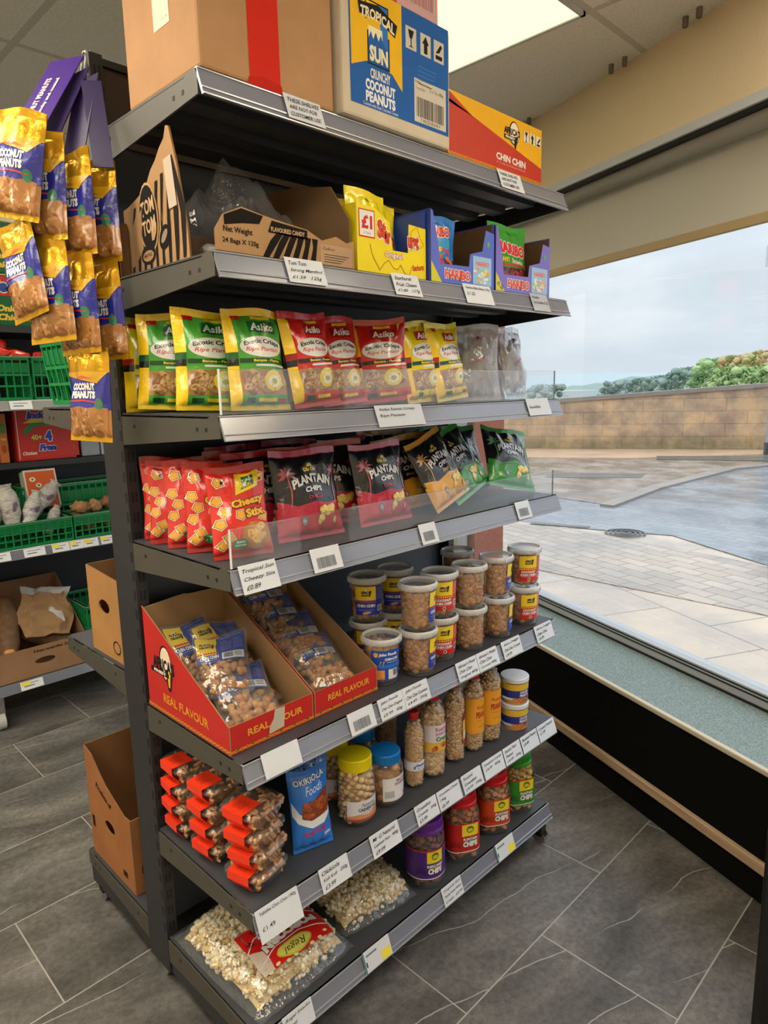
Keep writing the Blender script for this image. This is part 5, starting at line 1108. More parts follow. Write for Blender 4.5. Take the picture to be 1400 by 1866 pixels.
bottle(.902, -.385, .262, .034, hx('c8141e'), a, 'left of the two peanut bottles with large orange labels', rz=-14)
bottle(.988, -.385, .275, .038, hx('c8141e'), a, 'right of the two peanut bottles with large orange labels, beside the white lidded tubs', rz=-28)
bottle(.640, -.25, .24, .036, hx('c8141e'), None, 'peanut bottle in the back row behind the red capped one', cols=[hx('8a6a48'), hx('9c7a55')])
bottle(.800, -.25, .255, .036, hx('c8141e'), None, 'peanut bottle in the back row between the crunch bottle and its neighbour')
# small white lidded tubs
def wtub(z, label):
    t_ = thing('nut_tub', label, 'tub', (1.112, -.40, z), D(-25), group='small white lidded tubs of coated peanuts'); r = .046; h = .092
    k = M(); k.lathe([(r*.88, 0), (r*.92, .003), (r*.97, h-.012)], 'clear_rigid', n=36); part('tub_body', k, t_, smooth=True)
    k = M(); k.lathe([(r*.99, h-.016), (r*1.04, h-.014), (r*1.04, h-.002), (r*1.0, h), (.001, h)], 'plastic', hx('dfe2e8'), n=40, cap=False); part('lid', k, t_, smooth=True, auto=True)
    a = RC(-.1, .045, .1, h-.018, hx('e0b838'), 1)+RC(-.1, .026, .1, .052, hx('2c3490'), 1.5)+RC(-.1, .004, .1, .018, hx('c98a50'), 1)+PG([(-.06, .05), (-.01, .04), (.04, .058), (.09, .05), (.09, .03), (-.06, .03)], hx('2c3490'), 2)+TX('COATED', .0, .045, w=.036, h=.009, c=WHITE, bold=.05, k=3)+TX('PEANUTS', .0, .034, w=.036, h=.009, c=WHITE, bold=.05, k=3)+chipsart(-.05, .008, .05, .028, 22, 6, [hx('c9783a'), hx('d9924e'), hx('b8622c')], (.006, .008), 3)
    part('label', wrap(M(), a, cylS(r*.92+.0016, D(15), r1=r*.97+.0016, h=h), 'label', cell=.005), t_, smooth=True)
wtub(z2, 'lower small tub with blue and yellow label under the white lidded one'); wtub(z2+.0925, 'upper small tub with white lid at the right end beside the bottles')
# big chip tubs on the base shelf
def chiptub(x, y, lidc, c, w1, w2, label, cc, rz=-30, h=.205, r=.056, rnd=False):
    t_ = thing('chips_tub', label, 'tub', (x, y, z1), D(rz), group='large plastic tubs of chips on the base shelf'); sq = 2.0 if rnd else 3.4
    k = M(); k.lathe([(r*.86, 0), (r*.96, .006), (r, .02), (r*.97, h*.12), (r, h*.16), (r, h*.62), (r*.98, h*.72), (r*.86, h*.82)], 'clear_rigid', n=40, sq=sq, cap=False); part('tub_body', k, t_, smooth=True)
    k = M(); k.lathe([(r*.88, h*.80), (r*.95, h*.815), (r*.95, h*.86), (r*.90, h*.87), (r*.90, h*.96), (r*.86, h), (.001, h)], 'plastic', lidc, n=44, cap=False)
    for j in range(44):
        a = 2*PI*j/44; k.box((-.001, 0, h*.875), (.001, .0012, h*.95), 'plastic', lidc, T=lambda x_, y_, z_, a=a: ((r*.90+y_)*math.cos(a)-x_*math.sin(a), (r*.90+y_)*math.sin(a)+x_*math.cos(a), z_))
    part('lid', k, t_, smooth=False)
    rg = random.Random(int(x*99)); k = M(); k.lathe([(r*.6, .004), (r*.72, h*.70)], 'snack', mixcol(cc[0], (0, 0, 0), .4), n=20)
    for i in range(150):
        a = 2*PI*((i*.618034) % 1); z = .012+h*.72*(i+.5)/150; q = (abs(math.cos(a))**sq+abs(math.sin(a))**sq)**(-1/sq)*(r*.80 if z < h*.68 else r*.7)
        R_ = Matrix.Rotation(a+rg.uniform(-.7, .7), 3, 'Z') @ Matrix.Rotation(rg.uniform(-1, 1), 3, 'Y')
        k.blob((q*math.cos(a), q*math.sin(a), z), (.003, .013, .011), 'snack', rg.choice(cc), 1, .12, rg, R_)
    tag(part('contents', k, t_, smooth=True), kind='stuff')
    a = RC(-.15, h*.17, .15, h*.60, c, 1)+RC(-.15, h*.585, .15, h*.605, hx('c83020'), 2)+RC(-.026, h*.41, .026, h*.585, hx('ecd12a'), 2)+EL(0, h*.51, .012, .012, hx('4a7a2a'), 3)+EL(0, h*.50, .009, .006, hx('d8c23a'), 3.4)
    for m_ in range(7):
        an = PI*(-.1+1.2*m_/6); a += PG([(-.045, h*.27), (-.045+.012*math.cos(an-.2), h*.27+.012*math.sin(an-.2)), (-.045+.024*math.cos(an), h*.27+.024*math.sin(an)), (-.045+.012*math.cos(an+.2), h*.27+.012*math.sin(an+.2))], mixcol(c, (0, 0, 0), .6), 3)
    a += TX(w1, 0, h*.365, w=.044 if len(w1) < 12 else .052, h=.010, c=WHITE, bold=.05, k=4, outline=hx('1a1a30'))+TX(w2, 0, h*.29, w=.046, h=.019, c=WHITE, bold=.07, k=4, outline=hx('1a1a30'))+LN([(-.1, h*.175), (.1, h*.175)], .003, hx('e8e0e0'), 3)
    part('label', wrap(M(), a, cylS(r+.0006, D(12), sq=sq), 'label', cell=.006), t_, smooth=True)
PUR = hx('6a2a9a')
chiptub(.665, -.385, PUR, hx('4a2480'), 'PURPLE SWEET', 'CHIPS', 'purple lidded tub of purple sweet potato chips next to the popcorn', [hx('6a3a4a'), hx('7a4a50'), hx('8a5548')], rnd=True, h=.215, r=.06)
chiptub(.828, -.39, hx('d01820'), hx('b8201c'), 'PLANTAIN', 'CHIPS', 'red labelled plantain chips tub with red lid', [hx('b0683a'), hx('a05a30'), hx('c07a48')], h=.225, r=.056)
chiptub(1.005, -.385, hx('d01820'), hx('c8441c'), 'PLANTAIN', 'CHIPS', 'orange labelled plantain chips tub between the red and green ones', [hx('c08048'), hx('b87038'), hx('cc9058')], h=.215, r=.055)
chiptub(1.160, -.38, hx('3a9a30'), hx('2f8a28'), 'PLANTAIN', 'CHIPS', 'green labelled plantain chips tub at the right end of the base shelf', [hx('d8b040'), hx('ccA038'), hx('e0bc54')], h=.215, r=.055)

# ---------------------------------------------------------------- popcorn bags lying on the base shelf
PC = [hx('eadbb4'), hx('f2e8cc'), hx('e0cb9a'), hx('f6efdc'), hx('d8b878')]
def popbag(name, W, H, T, seed, label, loc, rot, art, n=900):
    t_ = thing('popcorn_bag', label, 'popcorn', loc, rot=rot); rg = random.Random(seed)
    def top(x, y, d=0.0):
        u, v = abs(2*x/W), abs(2*y/H); z = T*(max(0, 1-u**4)*max(0, 1-v**4))**.4*(1+.12*noise.noise(Vector((x*18, y*18, seed))))
        return (x, y, z+d+.004)
    k = M(); nx, ny = 16, 18; vs = [top(-W*.46+W*.92*i/nx, -H*.45+H*.90*j/ny, -.016) for j in range(ny+1) for i in range(nx+1)]
    k.add([(a, b, max(.002, c)) for a, b, c in vs], [(j*(nx+1)+i, j*(nx+1)+i+1, (j+1)*(nx+1)+i+1, (j+1)*(nx+1)+i) for j in range(ny) for i in range(nx)], 'snack', hx('cdb27a'))
    for i in range(n):
        x, y = rg.uniform(-W*.47, W*.47), rg.uniform(-H*.46, H*.46)
        if (abs(2*x/W)**5+abs(2*y/H)**5) > .72: continue
        p = top(x, y, -.010); 
        zz = [p[2]] + ([rg.uniform(.008, p[2])] if (abs(2*x/W) > .8 or abs(2*y/H) > .78) else [])
        for z in zz:
            cc = rg.choice(PC); s_ = rg.uniform(.006, .0095)
            for q in range(3): k.blob((x+rg.uniform(-.005, .005), y+rg.uniform(-.005, .005), max(.012, z+rg.uniform(-.002, .006))), (s_*rg.uniform(.6, 1), s_*rg.uniform(.6, 1), s_*rg.uniform(.6, 1)), 'snack', cc if q else mixcol(cc, hx('c89848'), .25), 1, .25, rg)
    tag(part('contents', k, t_, 'cream popped corn', smooth=True), kind='stuff')
    k = M(); nx, ny = 26, 28; vs = []
    for j in range(ny+1):
        for i in range(nx+1):
            u, v = -1+2*i/nx, -1+2*j/ny; x, y = u*W/2*1.06, v*H/2*1.08
            z = top(max(-W*.5, min(W*.5, x)), max(-H*.5, min(H*.5, y)), .006)[2]; z += .004*noise.noise(Vector((x*60, y*60, 5)))
            if max(abs(u), abs(v)) > .95: z = .004+.005*abs(math.sin(x*70+y*90))
            vs.append((x*(1-.03*abs(v)**2), y*(1-.03*abs(u)**2), max(.001, z)))
    k.add(vs, [(j*(nx+1)+i, j*(nx+1)+i+1, (j+1)*(nx+1)+i+1, (j+1)*(nx+1)+i) for j in range(ny) for i in range(nx)], 'clear_film', (1, 1, 1)); part('film', k, t_, smooth=True)
    k = M(); wrap(k, art, lambda x, y, d: top(x, y, d+.0065), 'label', cell=.01); part('printed_label', k, t_)
R_ = hx('d0201c')
a = PG([(-.085, -.075), (.085, -.085), (.092, .06), (-.075, .07)], R_, 1)+PG([(-.085, -.075), (-.06, -.077), (-.05, -.02), (-.08, .0)], hx('d8c8b8'), 1.5)+PG([(.0, .068), (.03, .066), (.092, .03), (.092, .06)], hx('d8c8b8'), 1.5)
a += LN([(-.08, .0+.0), (-.05, .03), (0, .042), (.05, .032), (.088, .0)], .003, WHITE, 2)+LN([(-.08, -.05), (-.03, -.028), (.03, -.028), (.086, -.055)], .003, WHITE, 2)
a += TX('POPCORN', .012, -.014, w=.13, h=.026, c=WHITE, bold=.09, outline=hx('a01414'), rot=PI, k=3, arc=-.01)+EL(.0, -.056, .042, .022, hx('c9c23a'), 3)+EL(0, -.056, .038, .018, hx('ddd66a'), 3.4)+TX('Regal', 0, -.056, w=.055, h=.024, c=hx('5a4a12'), shear=.4, rot=PI, k=4)
for cx, cy in ((-.062, .02), (.07, .045), (-.04, .05)): a += LN([(cx+.010*math.cos(.3+i*4*PI/5), cy+.010*math.sin(.3+i*4*PI/5)) for i in range(6)], .0012, hx('5a0c0c'), 3)
for i in range(8): a += EL(-.07+.02*i, -.077+.006*math.sin(i*2), .005, .004, hx('e8d8a0'), 3)
popbag('a', .30, .37, .060, 101, 'large popcorn bag with red printed label lying at the front left of the base shelf', (.168, -.238, z1), (0, 0, D(2)), [(([(x*1.3+.012, y*1.02-.065) for x, y in vs]), fs, c, k_) for vs, fs, c, k_ in a], 950)
b_ = PG([(-.08, -.02), (.08, -.02), (.085, .07), (-.075, .075)], hx('24427c'), 1)+PG([(-.08, -.02), (-.04, -.02), (-.05, .02), (-.078, .03)], hx('e0c070'), 2)+PG([(0, -.01), (.07, -.015), (.06, .04), (.01, .05)], hx('b03a28'), 2)+PG([(-.03, .0), (.02, -.012), (.0, .05), (-.04, .06)], hx('d8a850'), 2)
for i in range(8): b_ += EL(-.07+.018*i, -.005+.01*math.sin(i*2.3), .006, .005, hx('e8b860'), 3)
popbag('b', .25, .31, .062, 102, 'second popcorn bag with a dark blue label behind the red labelled one', (.478, -.245, z1), (0, 0, D(-7)), b_, 800)

# ---------------------------------------------------------------- hanging strips of coconut peanuts
def nutbag(seed):
    W, H, T = .130, .205, .040; pb = hx('2b2f96'); go = hx('d9a520')
    def colf(x, y, s):
        if y > H*.74 or y < .012: return 'foil', go
        if s > 0 and y > .012: return None, hx('22267c')
        if y < H*.34: return None, hx('b07840')
        return None, pb
    a = PG([(-W*.48, H*.74), (-W*.48, H*.70), (W*.30, H*.62), (W*.48, H*.74)], go, 1)+TX('COCONUT', -.002, H*.585, w=.070, h=.016, c=WHITE, bold=.07, k=2)+TX('PEANUTS', -.002, H*.50, w=.070, h=.016, c=WHITE, bold=.07, k=2)+PG([(-.035, H*.665), (.0, H*.70), (.03, H*.665)], hx('d8642a'), 2)
    a += LN([(-.045, H*.43), (0, H*.44), (.045, H*.42)], .003, hx('c8382a'), 2)+EL(.042, H*.41, .010, .012, hx('2a7a5a'), 2)+PG([(-W*.46, H*.06), (W*.46, H*.06), (W*.46, H*.36), (W*.3, H*.38), (W*.1, H*.36), (-W*.1, H*.38), (-W*.3, H*.36), (-W*.46, H*.375)], hx('a8703a'), 1)
    rg = random.Random(4)
    for i in range(60): x = rg.uniform(-W*.40, W*.40); y = rg.uniform(H*.08, H*.34); a += EL(x, y, .007, .0035, rg.choice([hx('c08a4e'), hx('b07a40'), hx('cf9c60'), hx('8a5626')]), 2+.01*i, 8, rg.uniform(0, 3))
    return bag(W, H, T, seed, colf, a, 'nut', wr=2.2, ycuts=(H*.74, H*.34)).mesh('peanut_bag', True)
NB = [nutbag(s) for s in (111, 112, 113)]
gn = 'hanging bags of coconut peanuts'
for i, x, y, zc, rz, ry, lab in (
    (0, -.200, -.050, 2.095, -72, 12, 'hanging coconut peanuts bag at the top left, cut off by the photo edge'),
    (1, -.148, -.062, 2.058, -76, 3, 'hanging coconut peanuts bag at the top, second strip from the left'),
    (2, -.095, -.085, 2.030, -80, 1, 'hanging coconut peanuts bag at the top of the third strip'),
    (0, -.045, -.088, 2.018, -78, -1, 'hanging coconut peanuts bag at the top right against the upright'),
    (2, -.180, -.040, 1.900, -88, -10, 'crumpled hanging peanuts bag below the leftmost one'),
    (1, -.148, -.062, 1.850, -78, -3, 'hanging coconut peanuts bag in the middle of the second strip'),
    (0, -.100, -.085, 1.825, -86, -2, 'hanging coconut peanuts bag in the middle of the third strip, edge on'),
    (2, -.050, -.090, 1.812, -78, -2, 'lowest hanging coconut peanuts bag beside the upright'),
    (1, -.098, -.085, 1.635, -82, 2, 'lowest hanging coconut peanuts bag of all, tip above the lower shelf')):
    o = put('peanut_bag', NB[i], (x, y, zc-.105), (0, D(ry), D(rz+11)), lab, 'snack bag', gn)
for i, (pts, lab) in enumerate((([(-.185, -.03, 2.155), (-.135, -.085, 2.165), (-.012, -.03, 2.355), (-.055, .035, 2.33)], 'purple strip card with white lettering, leftmost and facing up'), ([(-.150, -.05, 2.125), (-.110, -.09, 2.15), (-.008, -.048, 2.33), (-.035, .0, 2.30)], 'dark strip card second from the left, seen from behind'), ([(-.098, -.07, 2.11), (-.065, -.11, 2.13), (-.004, -.075, 2.31), (-.03, -.03, 2.30)], 'dark strip card third from the left'), ([(-.055, -.125, 2.10), (-.022, -.15, 2.10), (-.004, -.085, 2.29), (-.03, -.05, 2.29)], 'dark strip card nearest the upright'))):
    k = M(); p = [Vector(q) for q in pts]; p[3] = p[2]+(p[0]-p[1]); n_ = (p[1]-p[0]).cross(p[3]-p[0]).normalized()*.0012; cc = hx('4a2f8a')
    k.add([q+n_ for q in p]+[q-n_ for q in p], [(0, 1, 2, 3), (7, 6, 5, 4), (0, 4, 5, 1), (1, 5, 6, 2), (2, 6, 7, 3), (3, 7, 4, 0)], 'gcard', cc if i == 0 else hx('2c1c50'))
    if i == 0:
        Uv = (p[3]-p[0]).normalized(); Vv = (p[0]-p[1]).normalized(); Nn = Uv.cross(Vv).normalized()
        for sg in (1, -1):
            F = lambda x, y, d=0.0, sg=sg: p[0].lerp(p[1], .5)+Uv*x+Vv*y*1.0+Nn*sg*(d+.0014)
            wrap(k, TX('COCONUT PEANUTS', .095, .014, w=.15, h=.013, c=hx('e8d4dc'), bold=.05)+TX('Crunchy and coated', .10, -.008, w=.13, h=.010, c=hx('e8d4dc'), bold=.05), F, 'gcard')
    tag(obj('strip_card', k), lab, 'strip card', 'cards holding the hanging peanut bags')
tie = thing('cable_tie', 'white cable ties looping the strip cards to the top of the upright', 'cable tie', (0.0, .02, 2.36))
k = M()
for dx, dy in ((0, 0), (.008, -.004)): k.tube([(.004+dx, -.024+dy, .018), (.0+dx, -.03+dy, 0), (-.012+dx, -.035+dy, -.05), (-.018+dx, -.03+dy, -.058), (-.012+dx, -.02+dy, -.04), (.006+dx, .0+dy, .012), (.004+dx, -.01+dy, .02), (.004+dx, -.024+dy, .018)], .0016, 'plastic', hx('e6e2da'), n=6)
part('tie_strap', k, tie); k = M().box((-.02, -.036, -.064), (-.013, -.029, -.056), 'plastic', hx('e6e2da')); part('tie_head', k, tie)
# ---------------------------------------------------------------- produce shelving along the back of the shop
UX, UY = 0.0, 1.95
pu = thing('produce_shelving', 'dark shelving unit along the back with green produce crates, on white casters', 'shelving', (0, 0, 0))
for z, yb in ((1.615, 2.42), (.895, 2.42), (.225, 2.42)):
    k = M(); k.box((-1.2, UY, z-.05), (1.6, yb, z), 'steel', DK2); sh = part('shelf', k, pu)
    r = M(); r.add([(-1.2, UY-.002, z-.002), (1.6, UY-.002, z-.002), (1.6, UY-.018, z-.048), (-1.2, UY-.018, z-.048), (-1.2, UY, z-.05), (1.6, UY, z-.05), (1.6, UY, z), (-1.2, UY, z)], [(0, 3, 2, 1), (3, 4, 5, 2), (0, 1, 6, 7)], 'rail', hx('787c88')); part('price_rail', r, sh)
for z, y0 in ((1.30, 2.16), (1.965, 1.99)):
    k = M(); k.box((-1.2, y0, z-.03), (1.6, 2.42, z), 'steel', DK2); part('upper_shelf', k, pu)
k = M(); k.box((-1.2, 2.42, .1), (1.6, 2.44, 2.45), 'steel', DK2); part('back_panel', k, pu)
for x in (-1.2, .2-.02, 1.57):
    k = M(); k.box((x, 2.36, .05), (x+.03, 2.42, 2.5), 'steel', POSTC); part('upright', k, pu)
mat('castw', rough=.4, colr=hx('c8c8c4'))
for x in (-1.1, .148, 1.5):
    k = M(); k.tube([(x-.015, UY+.03, .045), (x+.015, UY+.03, .045)], .045, 'castw', n=20); k.box((x-.02, UY+.01, .05), (x+.02, UY+.06, .175), 'chrome'); part('caster', k, pu)
def pcard(x, z, w_, lab, yellow=0):
    k = M(); S_ = flat((0, 0, 0), (1, 0, 0), (0, .33, 1)); k.box((0, -.0008, -.042), (w_, .0008, 0), 'paper', hx('e6e9f0'), T=lambda a, b, c_: S_(a, c_, -b))
    wrap(k, LN([(w_*.15, -.012), (w_*.8, -.012)], .003, hx('6a6e78'), 1)+LN([(w_*.15, -.025), (w_*.6, -.025)], .005, hx('6a6e78'), 1), S_, 'paper', d0=.001)
    if yellow: wrap(k, RC(w_*.05, -.02, w_*.45, -.003, hx('f0e040'), 3), S_, 'paper', d0=.001)
    tag(obj('price_card', k, loc=(x, UY-.0085, z-.003)), lab, 'price card', 'price cards on the produce shelving')
pcard(.345, 1.615, .10, 'white price card under the top green crate of peppers')
for x, w_, y_, lab in ((.18, .09, 0, 'white price card at the left edge of the photo under the newspaper parcels'), (.33, .10, 0, 'white price card below the front corner of the newspaper parcel crate'), (.463, .085, 1, 'yellow marked price card, leftmost of the yellow marked four'), (.551, .07, 1, 'yellow marked price card, second of the four in a row'), (.622, .075, 1, 'yellow marked price card, third of the four in a row'), (.71, .08, 1, 'yellow marked price card beside the shelving upright')): pcard(x, .895, w_, lab, y_)
pcard(.243, .225, .107, 'white price card under the yam box on the lowest produce shelf', 1)
CG = hx('148a4a'); mat('crate', rough=.4)
def crate(loc, w_, d_, h, label, rot=(0, 0, 0), cell=.035):
    k = M(); g = CG
    for (a, b_, fx) in (((0, 0), (w_, 0), 0), ((0, d_), (w_, d_), 0), ((0, 0), (0, d_), 1), ((w_, 0), (w_, d_), 1)):
        ln = w_ if not fx else d_; T = (lambda u, v, z, a=a: (a[0]+u, a[1]+v, z)) if not fx else (lambda u, v, z, a=a: (a[0]+v, a[1]+u, z))
        t0 = -.005
        for z0, z1_ in ((0, .012), (h*.30, h*.34), (h*.55, h*.60), (h-.018, h)): k.box((0, t0, z0), (ln, .005, z1_), 'crate', g, T=T)
        n = max(4, int(ln/cell))
        for i in range(n+1): u = ln*i/n; k.box((u-.003, t0*.7, 0), (u+.003, .0035, h), 'crate', g, T=T)
        k.box((-.004, -.009, h-.006), (ln+.004, .009, h), 'crate', mixcol(g, (1, 1, 1), .12), T=T)
        k.box((0, -.001, h*.62), (ln, .001, h*.85), 'crate', mixcol(g, (0, 0, 0), .3), T=T)
    for i in range(int(w_/.03)): k.box((.03*i, 0, 0), (.03*i+.014, d_, .006), 'crate', g)
    for i in range(int(d_/.03)): k.box((0, .03*i, 0), (w_, .03*i+.014, .005), 'crate', g)
    return tag(obj('produce_crate', k, loc=loc, rot=rot), label, 'crate', 'green plastic produce crates')
crate((-.11, UY+.012, 1.617), .565, .37, .205, 'green crate of large red peppers on the top produce shelf at the left edge')
crate((.475, UY+.012, 1.617), .56, .37, .205, 'green crate of small red chillies behind the hanging peanuts')
crate((-.02, UY+.012, .897), .60, .20, .125, 'green crate holding the newspaper wrapped parcels')
crate((.595, UY+.012, .897), .60, .20, .125, 'green crate of brown cocoyams beside the newspaper parcels')
crate((.44, UY+.225, .897), .66, .21, .27, 'tall green crate behind the cocoyam crate with darker roots inside')
crate((.61, UY+.012, .227), .56, .36, .30, 'green crate of pink sweet potatoes on the lowest produce shelf')
crate((.030, .13, 1.607), .44, .34, .18, 'green crate tilted on the back side of the shelving behind the peanut strips', rot=(D(0), D(-7), D(0)))
def veg(name, locs, rad, cols, labels, cat, group, mname='veg', sub=2, jit=.05, shape=None, seed=1):
    rg = random.Random(seed)
    for i, (p, lab) in enumerate(zip(locs, labels)):
        k = M(); vs, fs = ico(3); c = cols[i % len(cols)]; q = []
        for v in vs:
            d = 1+jit*2.2*noise.noise(Vector(v)*2.1+Vector((i*3.1, seed, 0))); x, y, z = v[0]*rad[0]*d, v[1]*rad[1]*d, v[2]*rad[2]*d
            if shape: x, y, z = shape(x, y, z, rad)
            q.append((x, y, z))
        k.add(q, fs, mname, c); tag(obj(name, k, loc=p[:3], rot=(rg.uniform(-.4, .4) if len(p) < 5 else p[4], 0, p[3] if len(p) > 3 else rg.uniform(0, 3)), smooth=True), lab, cat, group)
rp = [hx('c8281c'), hx('b81a14'), hx('d63a24')]
veg('red_pepper', [(.27, 1.99, 1.883, .2), (.36, 2.03, 1.873, .9), (.33, 1.99, 1.833, -.3), (.40, 2.08, 1.843, .5), (.20, 2.03, 1.863, 1.3), (.42, 2.0, 1.823, 0)], (.062, .03, .033), rp,
    ['large red pepper on top at the left photo edge', 'large red pepper pointing to the crate corner', 'large red pepper in the front middle of the crate', 'large red pepper at the back right of the crate', 'large red pepper furthest left in the crate', 'large red pepper low at the crate front corner'], 'pepper', 'red peppers in the top crate', 'shiny_veg', jit=.12, shape=lambda x, y, z, r: (x, y*(1-.5*max(0, x/r[0])), z*(1-.5*max(0, x/r[0]))+.01*(x/r[0])**2))
veg('red_chilli', [(.53, 2.02, 1.830, .4), (.57, 2.06, 1.830, 1.1), (.60, 2.01, 1.835, -.4), (.63, 2.05, 1.840, .7), (.66, 2.02, 1.860, 0), (.69, 2.07, 1.855, 1.3), (.72, 2.0, 1.845, -.7), (.64, 2.10, 1.830, .2)], (.034, .017, .019), rp,
    [f'small red chilli, {a_}' for a_ in ('furthest left in the second crate', 'second from the left in the second crate', 'front left of centre in the second crate', 'centre of the second crate', 'raised one in the middle of the second crate', 'right of the raised one in the second crate', 'front right in the second crate', 'back middle of the second crate')], 'chilli', 'small red chillies', 'shiny_veg', jit=.2)
cy = [hx('9c7450'), hx('8a6442'), hx('a8815a')]
veg('cocoyam', [(.655, 2.02, 1.05), (.685, 2.015, .955), (.735, 2.04, 1.045), (.775, 2.015, .965), (.815, 2.055, 1.055), (.865, 2.015, .97), (.72, 2.10, .965), (.89, 2.06, 1.05), (.655, 2.09, .985)], (.043, .034, .034), cy,
    [f'brown hairy cocoyam, {a_}' for a_ in ('leftmost, leaning on the crate edge', 'front left, low in the crate', 'top one left of centre', 'front middle of the crate', 'top one right of centre', 'front right against the upright', 'low one in the back middle', 'far right behind the upright', 'back left of the crate')], 'cocoyam', 'cocoyams in the green crate', jit=.22)
veg('sweet_potato', [(.70, 2.07, .50, .9, .9), (.73, 2.03, .41, .1, .1), (.75, 2.11, .44, .3, 0), (.74, 2.04, .33, .0, 0), (.84, 2.10, .36, .4, .2)], (.078, .034, .034), [hx('9a5868'), hx('a8646e'), hx('8e4f60')],
    ['pink sweet potato standing on end in the lowest crate', 'pink sweet potato lying at the front of the lowest crate', 'pink sweet potato behind the front one in the lowest crate', 'pink sweet potato seen through the side of the lowest crate', 'pink sweet potato at the right, near the cardboard box'], 'sweet potato', 'sweet potatoes in the lowest crate', jit=.12, shape=lambda x, y, z, r: (x, y*(1-.35*(x/r[0])**2), z*(1-.35*(x/r[0])**2)))
# newspaper parcels
def parcel(loc, rot, ln, r, label, seed):
    k = M(); n = 18; prof = [(-.5, .55), (-.46, .9), (-.3, .75), (-.1, 1.05), (.15, 1.1), (.32, .85), (.42, .55), (.47, .62), (.5, .75)]; vs = []
    for t_, q in prof:
        for j in range(n):
            a = 2*PI*j/n; d = r*q*(1+.16*noise.noise(Vector((math.cos(a)*1.6, math.sin(a)*1.6, t_*6+seed)))+.06*math.sin(a*5+t_*9)); vs.append((d*math.cos(a), d*math.sin(a)*.8, ln*t_))
    fs = [(i*n+j, i*n+(j+1) % n, (i+1)*n+(j+1) % n, (i+1)*n+j) for i in range(len(prof)-1) for j in range(n)]+[tuple(range(n-1, -1, -1)), tuple((len(prof)-1)*n+j for j in range(n))]
    k.add(vs, fs, 'newsprint'); S_ = lambda x, y, d=0.0: (x, -r*.8*1.12-d-.002+.5*x*x/r, y)
    return tag(obj('newspaper_parcel', k, loc=loc, rot=rot, smooth=True), label, 'parcel', 'produce parcels wrapped in newspaper')
def newsp(t, b, n, l):
    v = tcm(t, n, l); m_ = n('ShaderNodeMapping'); m_.inputs['Scale'].default_value = (1, 1, 9); l(v, m_.inputs['Vector'])
    a = noise_n(n, l, m_.outputs[0], 30, 3, .8); r = ramp(n, [(0.40, hx('8c8a88')), (0.52, hx('c8c4c0')), (0.7, hx('d6d2cc'))]); l(a.outputs['Fac'], r.inputs['Fac'])
    c2 = noise_n(n, l, v, 14, 1); r2 = ramp(n, [(0.60, (1, 1, 1)), (0.66, hx('9a86b8')), (0.72, hx('b87a70'))]); l(c2.outputs['Fac'], r2.inputs['Fac']); l(mixc(n, l, 1.0, r.outputs['Color'], r2.outputs['Color'], 'MULTIPLY'), b.inputs['Base Color'])
nodes_mat('newsprint', newsp, rough=.8)
for loc, rot, ln, r, lab, sd in (((.225, 2.03, 1.075), (D(-8), D(4), .3), .24, .05, 'newspaper parcel cut by the left photo edge', 1), ((.318, 2.03, 1.085), (D(-6), D(-4), 0), .25, .045, 'newspaper parcel with a printed picture, second from the left', 2), ((.415, 2.02, 1.07), (D(-14), D(30), .2), .20, .038, 'newspaper parcel in the middle leaning right', 3), ((.50, 2.07, 1.12), (D(-10), D(46), 0), .19, .042, 'newspaper parcel at the top right with a brown root end showing', 4), ((.52, 2.05, 1.00), (D(10), D(20), .4), .16, .03, 'dark green leafy bundle end beside the newspaper parcels', 5)): parcel(loc, rot, ln, r, lab, sd)
# boxes on the produce shelves
def rbox(name, label, a, b_, c, art=None, face=None, m='gcard', rot=(0, 0, 0), cat='carton', group=None):
    t_ = thing(name, label, cat, a, rot=rot, group=group); w_, d_, h = (b_[i]-a[i] for i in range(3))
    part('carton_body', M().box((0, 0, 0), (w_, d_, h), m, c), t_, bevel=.003)
    if art: part('print', wrap(M(), art, S0, m, d0=.0005), t_)
IG = hx('14603a')
def indo(w_, h): return RC(.03, h*.58, .33, h*.95, hx('c8281c'), 1)+TX('Indomie', .20, h*.77, w=.24, h=h*.26, c=hx('2a4a9a'), outline=WHITE, bold=.06, shear=.2, k=2)+TX('Onion', .32, h*.34, w=.11, h=h*.13, c=hx('e8c84a'), bold=.05, shear=.2)+TX('Chicken', .34, h*.17, w=.15, h=h*.13, c=hx('e8c84a'), bold=.05, shear=.2)+EL(.56, h*.42, .10, h*.38, hx('c8281c'), 1)+EL(.45, h*.12, .025, .025, hx('3a7a50'), 1)+LN([(0, h-.004), (w_, h-.004)], .006, hx('c8b070'), 1)
rbox('noodle_carton', 'green noodle carton, lower of the two stacked behind the hanging peanuts', (.10, 2.02, 1.967), (.82, 2.355, 2.207), IG, indo(.72, .24), group='green noodle cartons'); rbox('noodle_carton', 'green noodle carton, upper of the two stacked behind the hanging peanuts', (.09, 2.02, 2.209), (.81, 2.355, 2.449), IG, indo(.72, .24), group='green noodle cartons')
